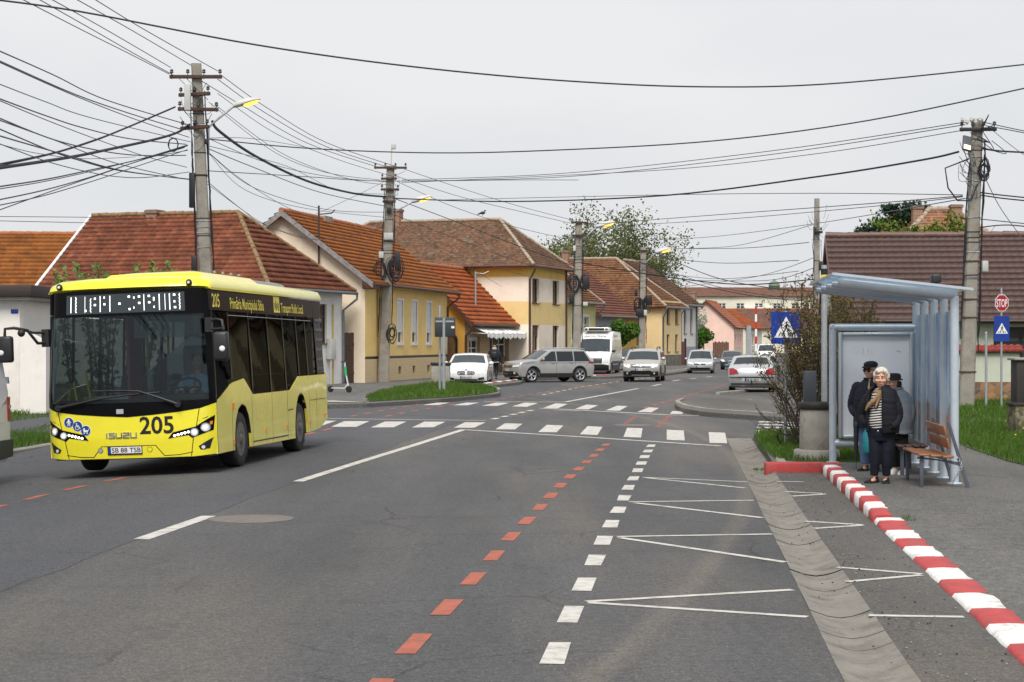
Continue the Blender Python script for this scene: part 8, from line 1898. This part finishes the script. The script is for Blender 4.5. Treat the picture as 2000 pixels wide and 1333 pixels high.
bush('second budding bush with olive leaves rising behind the shelter poster case', (6.15,34.4,.12), tips, 33, 13, 7, .036, 2.6)
# leafy shoots behind the bus
R = random.Random(8); o = empty('young_shrub', (-9.9,44.5,-.1), 0, 'leafy green shoots rising just above the roof of the yellow bus', 'shrub'); mb = MB(); lf = MB()
for px, py in ((108,536),(125,528),(150,524),(165,538),(190,520),(207,534),(240,541),(190,545),(222,545),(268,524),(290,540),(300,514),(328,517),(318,532),(342,536),(120,548),(175,548)):
    e = P(px,py,44.5+R.uniform(-.6,.6))-V((-9.9,44.5,-.1)); b = V((e.x*.55+R.gauss(0,.1),e.y*.5,0)); q, r = limb([b, b.lerp(e,.5)+V((R.gauss(0,.1),0,0)), e], [.03,.02,.006], 8); mb.tube(q, r, 4, 0, False)
    for i in range(5, len(q)):
        for k in range(9): leafq(lf, q[i]+V((R.gauss(0,.055),R.gauss(0,.055),R.gauss(0,.05))), R.uniform(.06,.11), R)
mb.build('stems', TWIG, o, False); lf.build('leaves', LF_SHR, o, False)
# clipped green crowns, blossom, pine, climber
def ballcrown(name, label, cat, c, rad, n, ls, leafm, seed, trunk=True, squash=1.0, lumps=9):
    R = random.Random(seed); o = empty(name, (c[0],c[1],.1), 0, label, cat); lf = MB(); cz = c[2]-.1
    L_ = [(V((R.gauss(0,.45),R.gauss(0,.45),R.gauss(0,.45)))*rad, rad*R.uniform(.45,.75)) for _ in range(lumps)]
    for i in range(n):
        b, r = R.choice(L_); d = V((R.gauss(0,1),R.gauss(0,1),R.gauss(0,1))).normalized(); p = b+d*r*R.uniform(.75,1.06); p.z *= squash
        leafq(lf, p+V((0,0,cz)), R.uniform(.6,1.3)*ls, R)
    lf.build('crown', leafm, o, False); mb = MB(); mb.tube([(0,0,0),(.03,0,cz*.5),(0,0,cz)], [.09,.07,.05], 7)
    for k in range(6): d = V((R.gauss(0,1),R.gauss(0,1),R.uniform(.2,1))).normalized(); mb.tube([(0,0,cz*.85),V((0,0,cz))+d*rad*.7], [.04,.01], 4)
    mb.build('trunk', BARK, o, False); return o
ballcrown('round_tree', 'round bright green clipped tree beside the white minibus and ochre wall', 'tree', (7.15,122,2.55), .72, 2600, .17, LF_GRN, 2)
ballcrown('green_bush', 'green rounded bush hanging over the gate beyond the narrow white house', 'bush', (20.4,197,2.55), 1.0, 1800, .2, LF_GRN, 3, squash=.8)
ballcrown('blossom_tree', 'white blossoming tree between the narrow white house and the pink house', 'tree', (20.5,205,4.1), 1.15, 1500, .17, LF_BLS, 4, squash=1.2, lumps=7)
for nm, lb_, x, m_ in (('board_gate','oxide red gate under the green bush beyond the narrow white house',19.4,M_('oxide_red', (.14,.03,.025), .6, var=.2)),('board_fence','tall brown board fence beside the pink house',22.6,WOODF)):
    f_ = empty(nm, (x,208,.1), math.radians(-4), lb_, 'gate' if 'gate' in nm else 'fence'); mb = MB()
    for i in range(9): mb.box(i*.2,i*.2+.19,0,.04,0,1.75+.1*(i%2))
    mb.build('boards', m_, f_)
# far plastered wall with openings
R = random.Random(14); o = empty('pine_tree', (21.1,100,0), 0, 'dark pine with layered boughs behind the brown roof ridge', 'tree'); mb = MB(); lf = MB(); mb.tube([(0,0,0),(.1,0,5),(.2,0,9.1)], [.25,.2,.05], 8)
for c, r in (((-1.7,0,7.55),.55),((-1.0,0,7.9),.7),((-.2,0,8.35),.75),((.5,0,8.75),.6),((1.1,0,8.6),.6),((.5,0,7.9),.8),((1.4,0,8.0),.7),((-2.2,0,7.35),.4),((.0,.5,7.5),.9),((-.6,.2,8.75),.35)):
    c = V(c)+V((0,0,.38)); r *= 1.12; mb.tube([(.15,0,c.z-.6),c], [.07,.03], 4)
    for i in range(130):
        p = c+V((R.gauss(0,.5),R.gauss(0,.5),R.gauss(0,.33)))*r; a = V((R.gauss(0,1),R.gauss(0,1),R.gauss(.7,.6))).normalized()
        for k in range(6): d = (a+V((R.gauss(0,.5),R.gauss(0,.5),R.gauss(0,.5)))).normalized()*.20; n = d.orthogonal().normalized()*.05; lf.add([p-n,p+n,p+d], [(0,1,2)])
mb.build('trunk', BARK, o, False); lf.build('crown', LF_PINE, o, False)
R = random.Random(15); o = empty('climber', (21.35,90.6,0), 0, 'yellow-green climbing shrub growing up the old orange roof', 'climber'); lf = MB(); mb = MB()
for i in range(34):
    x = R.uniform(-1.7,1.0); z = 7.45+R.uniform(.1,.95)*(.55+.45*math.sin(x*2.2+1)); q = [(x*.6,0,5.5),(x+R.gauss(0,.1),-.1,6.9),(x+R.gauss(0,.2),-.2,z)]; mb.tube(q, [.03,.02,.008], 3, 0, False)
    for k in range(34): p = V(q[1]).lerp(V(q[2]), R.uniform(.1,1.05)); leafq(lf, p+V((R.gauss(0,.10),R.gauss(0,.1),R.gauss(0,.08))), R.uniform(.08,.16), R)
for x, z in ((-3.6,7.9),(-3.1,7.7),(-2.6,7.6),(-2.1,7.6)):
    for k in range(50): leafq(lf, V((x+R.gauss(0,.16),-.1+R.gauss(0,.1),z-.3+abs(R.gauss(0,.28)))), R.uniform(.08,.15), R)
mb.build('stems', TWIG, o, False); lf.build('leaves', LF_IVY, o, False)
# grass blades
def inside(x, y, poly):
    c = False; n = len(poly)
    for i in range(n):
        a, b = poly[i], poly[(i+1)%n]
        if (a[1] > y) != (b[1] > y) and x < (b[0]-a[0])*(y-a[1])/(b[1]-a[1])+a[0]: c = not c
    return c
def grass(poly, zt, n, h, w, seed, flowers=0, rough=.02):
    R = random.Random(seed); mb = MB(); x0, x1 = min(p[0] for p in poly), max(p[0] for p in poly); y0, y1 = min(p[1] for p in poly), max(p[1] for p in poly); k = 0; t = 0
    while k < n and t < n*8:
        t += 1; x, y = R.uniform(x0,x1), R.uniform(y0,y1)
        if not inside(x+R.gauss(0,rough),y+R.gauss(0,rough),poly): continue
        k += 1; z = zt(x,y) if callable(zt) else zt; cl = .55+.9*max(0,mnoise.noise((x*1.3,y*1.3,seed)))+.3*R.random()
        hh = h*cl*R.uniform(.6,1.25); a = R.uniform(0,6.28); dx, dy = math.cos(a)*w, math.sin(a)*w; lx, ly = R.gauss(0,.35)*hh, R.gauss(0,.35)*hh
        mb.add([(x-dx,y-dy,z-.01),(x+dx,y+dy,z-.01),(x+lx*.4+dx*.6,y+ly*.4+dy*.6,z+hh*.6),(x+lx,y+ly,z+hh),(x+lx*.4-dx*.6,y+ly*.4-dy*.6,z+hh*.6)], [(0,1,2,3,4)])
    for i in range(flowers):
        x, y = R.uniform(x0,x1), R.uniform(y0,y1)
        if inside(x,y,poly): z = zt if not callable(zt) else zt(x,y); mb.ball((x,y,z+h*1.0),(.022,.022,.012),1,6)
    o = mb.build('grass', [GRASSM, DAND], None, False); o['kind'] = 'stuff'; return o
cnt = [(15000,.11,.007,3,.03),(26000,.16,.009,14,.05),(22000,.20,.011,14,.06),(12000,.17,.014,0,.06)]
for i, ((pts, h), (n, gh, gw, fl_, rg)) in enumerate(zip(TURFS, cnt)):
    pl = [(p.x,p.y) for p in pts]
    if i in (1,2): pl = [(min(x,13.5+.28*(y-40)+2.5),y) for x, y in pl]
    grass(pl, h, n, gh, gw, 40+i, fl_, rg)
grass([(stripx(-2.3,y),y) for y in (30,46)]+[(stripx(-.13,y),y) for y in (46,30)], -.085, 9000, .16, .010, 51)
grass([(stripx(-7,y),y) for y in (42,52)]+[(stripx(-3.9,y),y) for y in (52,42)], -.07, 6000, .18, .012, 52)
grass([(-22,76),(-18,76),(-18,81.3),(-22,81.3)], .12, 3000, .2, .016, 53)
# tufts along the kerb and under the bench legs
grass([(xk(y)+.30,y) for y in (20.0,20.6)]+[(xk(y)+.42,y) for y in (20.6,20.0)], .04, 60, .045, .006, 54)
grass([(3.75,y) for y in (28.4,28.9)]+[(3.98,y) for y in (28.9,28.4)], 0, 50, .06, .006, 55)
# litter, chips of stone and grit along the gutter and bay
R = random.Random(61); mb = MB()
for i in range(420):
    y = R.uniform(10.5,30); u = R.random(); x = xr(y)-.1+abs(R.gauss(0,.25)) if u < .55 else R.uniform(xl(y),xk(y))
    s = R.uniform(.004,.013); z = .004 if x > xr(y) else -.03
    if x > xk(y)-.02: continue
    mb.ball((x,y,z+s*.4),(s,s*R.uniform(.6,1.2),s*.6),R.randrange(2),5)
o = mb.build('grit', [M_('grit_dark', (.05,.045,.04), .9), M_('grit_pale', (.3,.27,.22), .9)], None, False); o['kind'] = 'stuff'
# ------------------------------------------------------------------ light, sky, camera
W = bpy.data.worlds.new('World'); S.world = W; W.use_nodes = True
nt = W.node_tree; bg = nt.nodes['Background']
SUN_EL, SUN_AZ = math.radians(52), math.radians(183)      # azimuth clockwise from the view direction
sky = nt.nodes.new('ShaderNodeTexSky'); sky.sky_type = 'NISHITA'; sky.sun_disc = False
sky.sun_elevation = SUN_EL; sky.sun_rotation = SUN_AZ; sky.air_density = 1.0; sky.dust_density = 6.0; sky.ozone_density = 1.0
tc = nt.nodes.new('ShaderNodeTexCoord')
nz = nt.nodes.new('ShaderNodeTexNoise'); nz.inputs['Scale'].default_value = 1.6; nz.inputs['Detail'].default_value = 5
mp = nt.nodes.new('ShaderNodeMapping'); mp.inputs['Scale'].default_value = (1, 1, 3)
nt.links.new(tc.outputs['Generated'], mp.inputs['Vector']); nt.links.new(mp.outputs['Vector'], nz.inputs['Vector'])
cr = nt.nodes.new('ShaderNodeValToRGB'); e = cr.color_ramp.elements
e[0].position = .32; e[0].color = (7.1, 7.5, 7.9, 1); e[1].position = .68; e[1].color = (9.2, 9.25, 9.4, 1)
nt.links.new(nz.outputs['Fac'], cr.inputs['Fac'])
mx = nt.nodes.new('ShaderNodeMix'); mx.data_type = 'RGBA'; mx.inputs[0].default_value = .93     # closed cloud deck over the clear sky
nt.links.new(sky.outputs['Color'], mx.inputs[6]); nt.links.new(cr.outputs['Color'], mx.inputs[7])
nt.links.new(mx.outputs[2], bg.inputs['Color']); bg.inputs['Strength'].default_value = .073
sl = bpy.data.lights.new('sun', 'SUN'); sl.energy = 2.6; sl.angle = math.radians(32); sl.color = (1, .97, .92)
so = bpy.data.objects.new('sun', sl); COL.objects.link(so)
d = V((math.sin(SUN_AZ)*math.cos(SUN_EL), math.cos(SUN_AZ)*math.cos(SUN_EL), math.sin(SUN_EL)))
so.rotation_euler = d.to_track_quat('Z', 'Y').to_euler()
cam = bpy.data.cameras.new('camera'); co = bpy.data.objects.new('camera', cam); COL.objects.link(co)
co.location = (0, 0, CAMH); co.rotation_euler = (PI/2, 0, 0)
cam.sensor_width = 36; cam.lens = 36*FPX/2000; cam.clip_start = .1; cam.clip_end = 6000
S.camera = co
S.view_settings.view_transform = 'Standard'; S.view_settings.look = 'None'; S.view_settings.exposure = .40; S.view_settings.gamma = 1
S.cycles.max_bounces = 6; S.cycles.transparent_max_bounces = 24; S.cycles.use_denoising = True
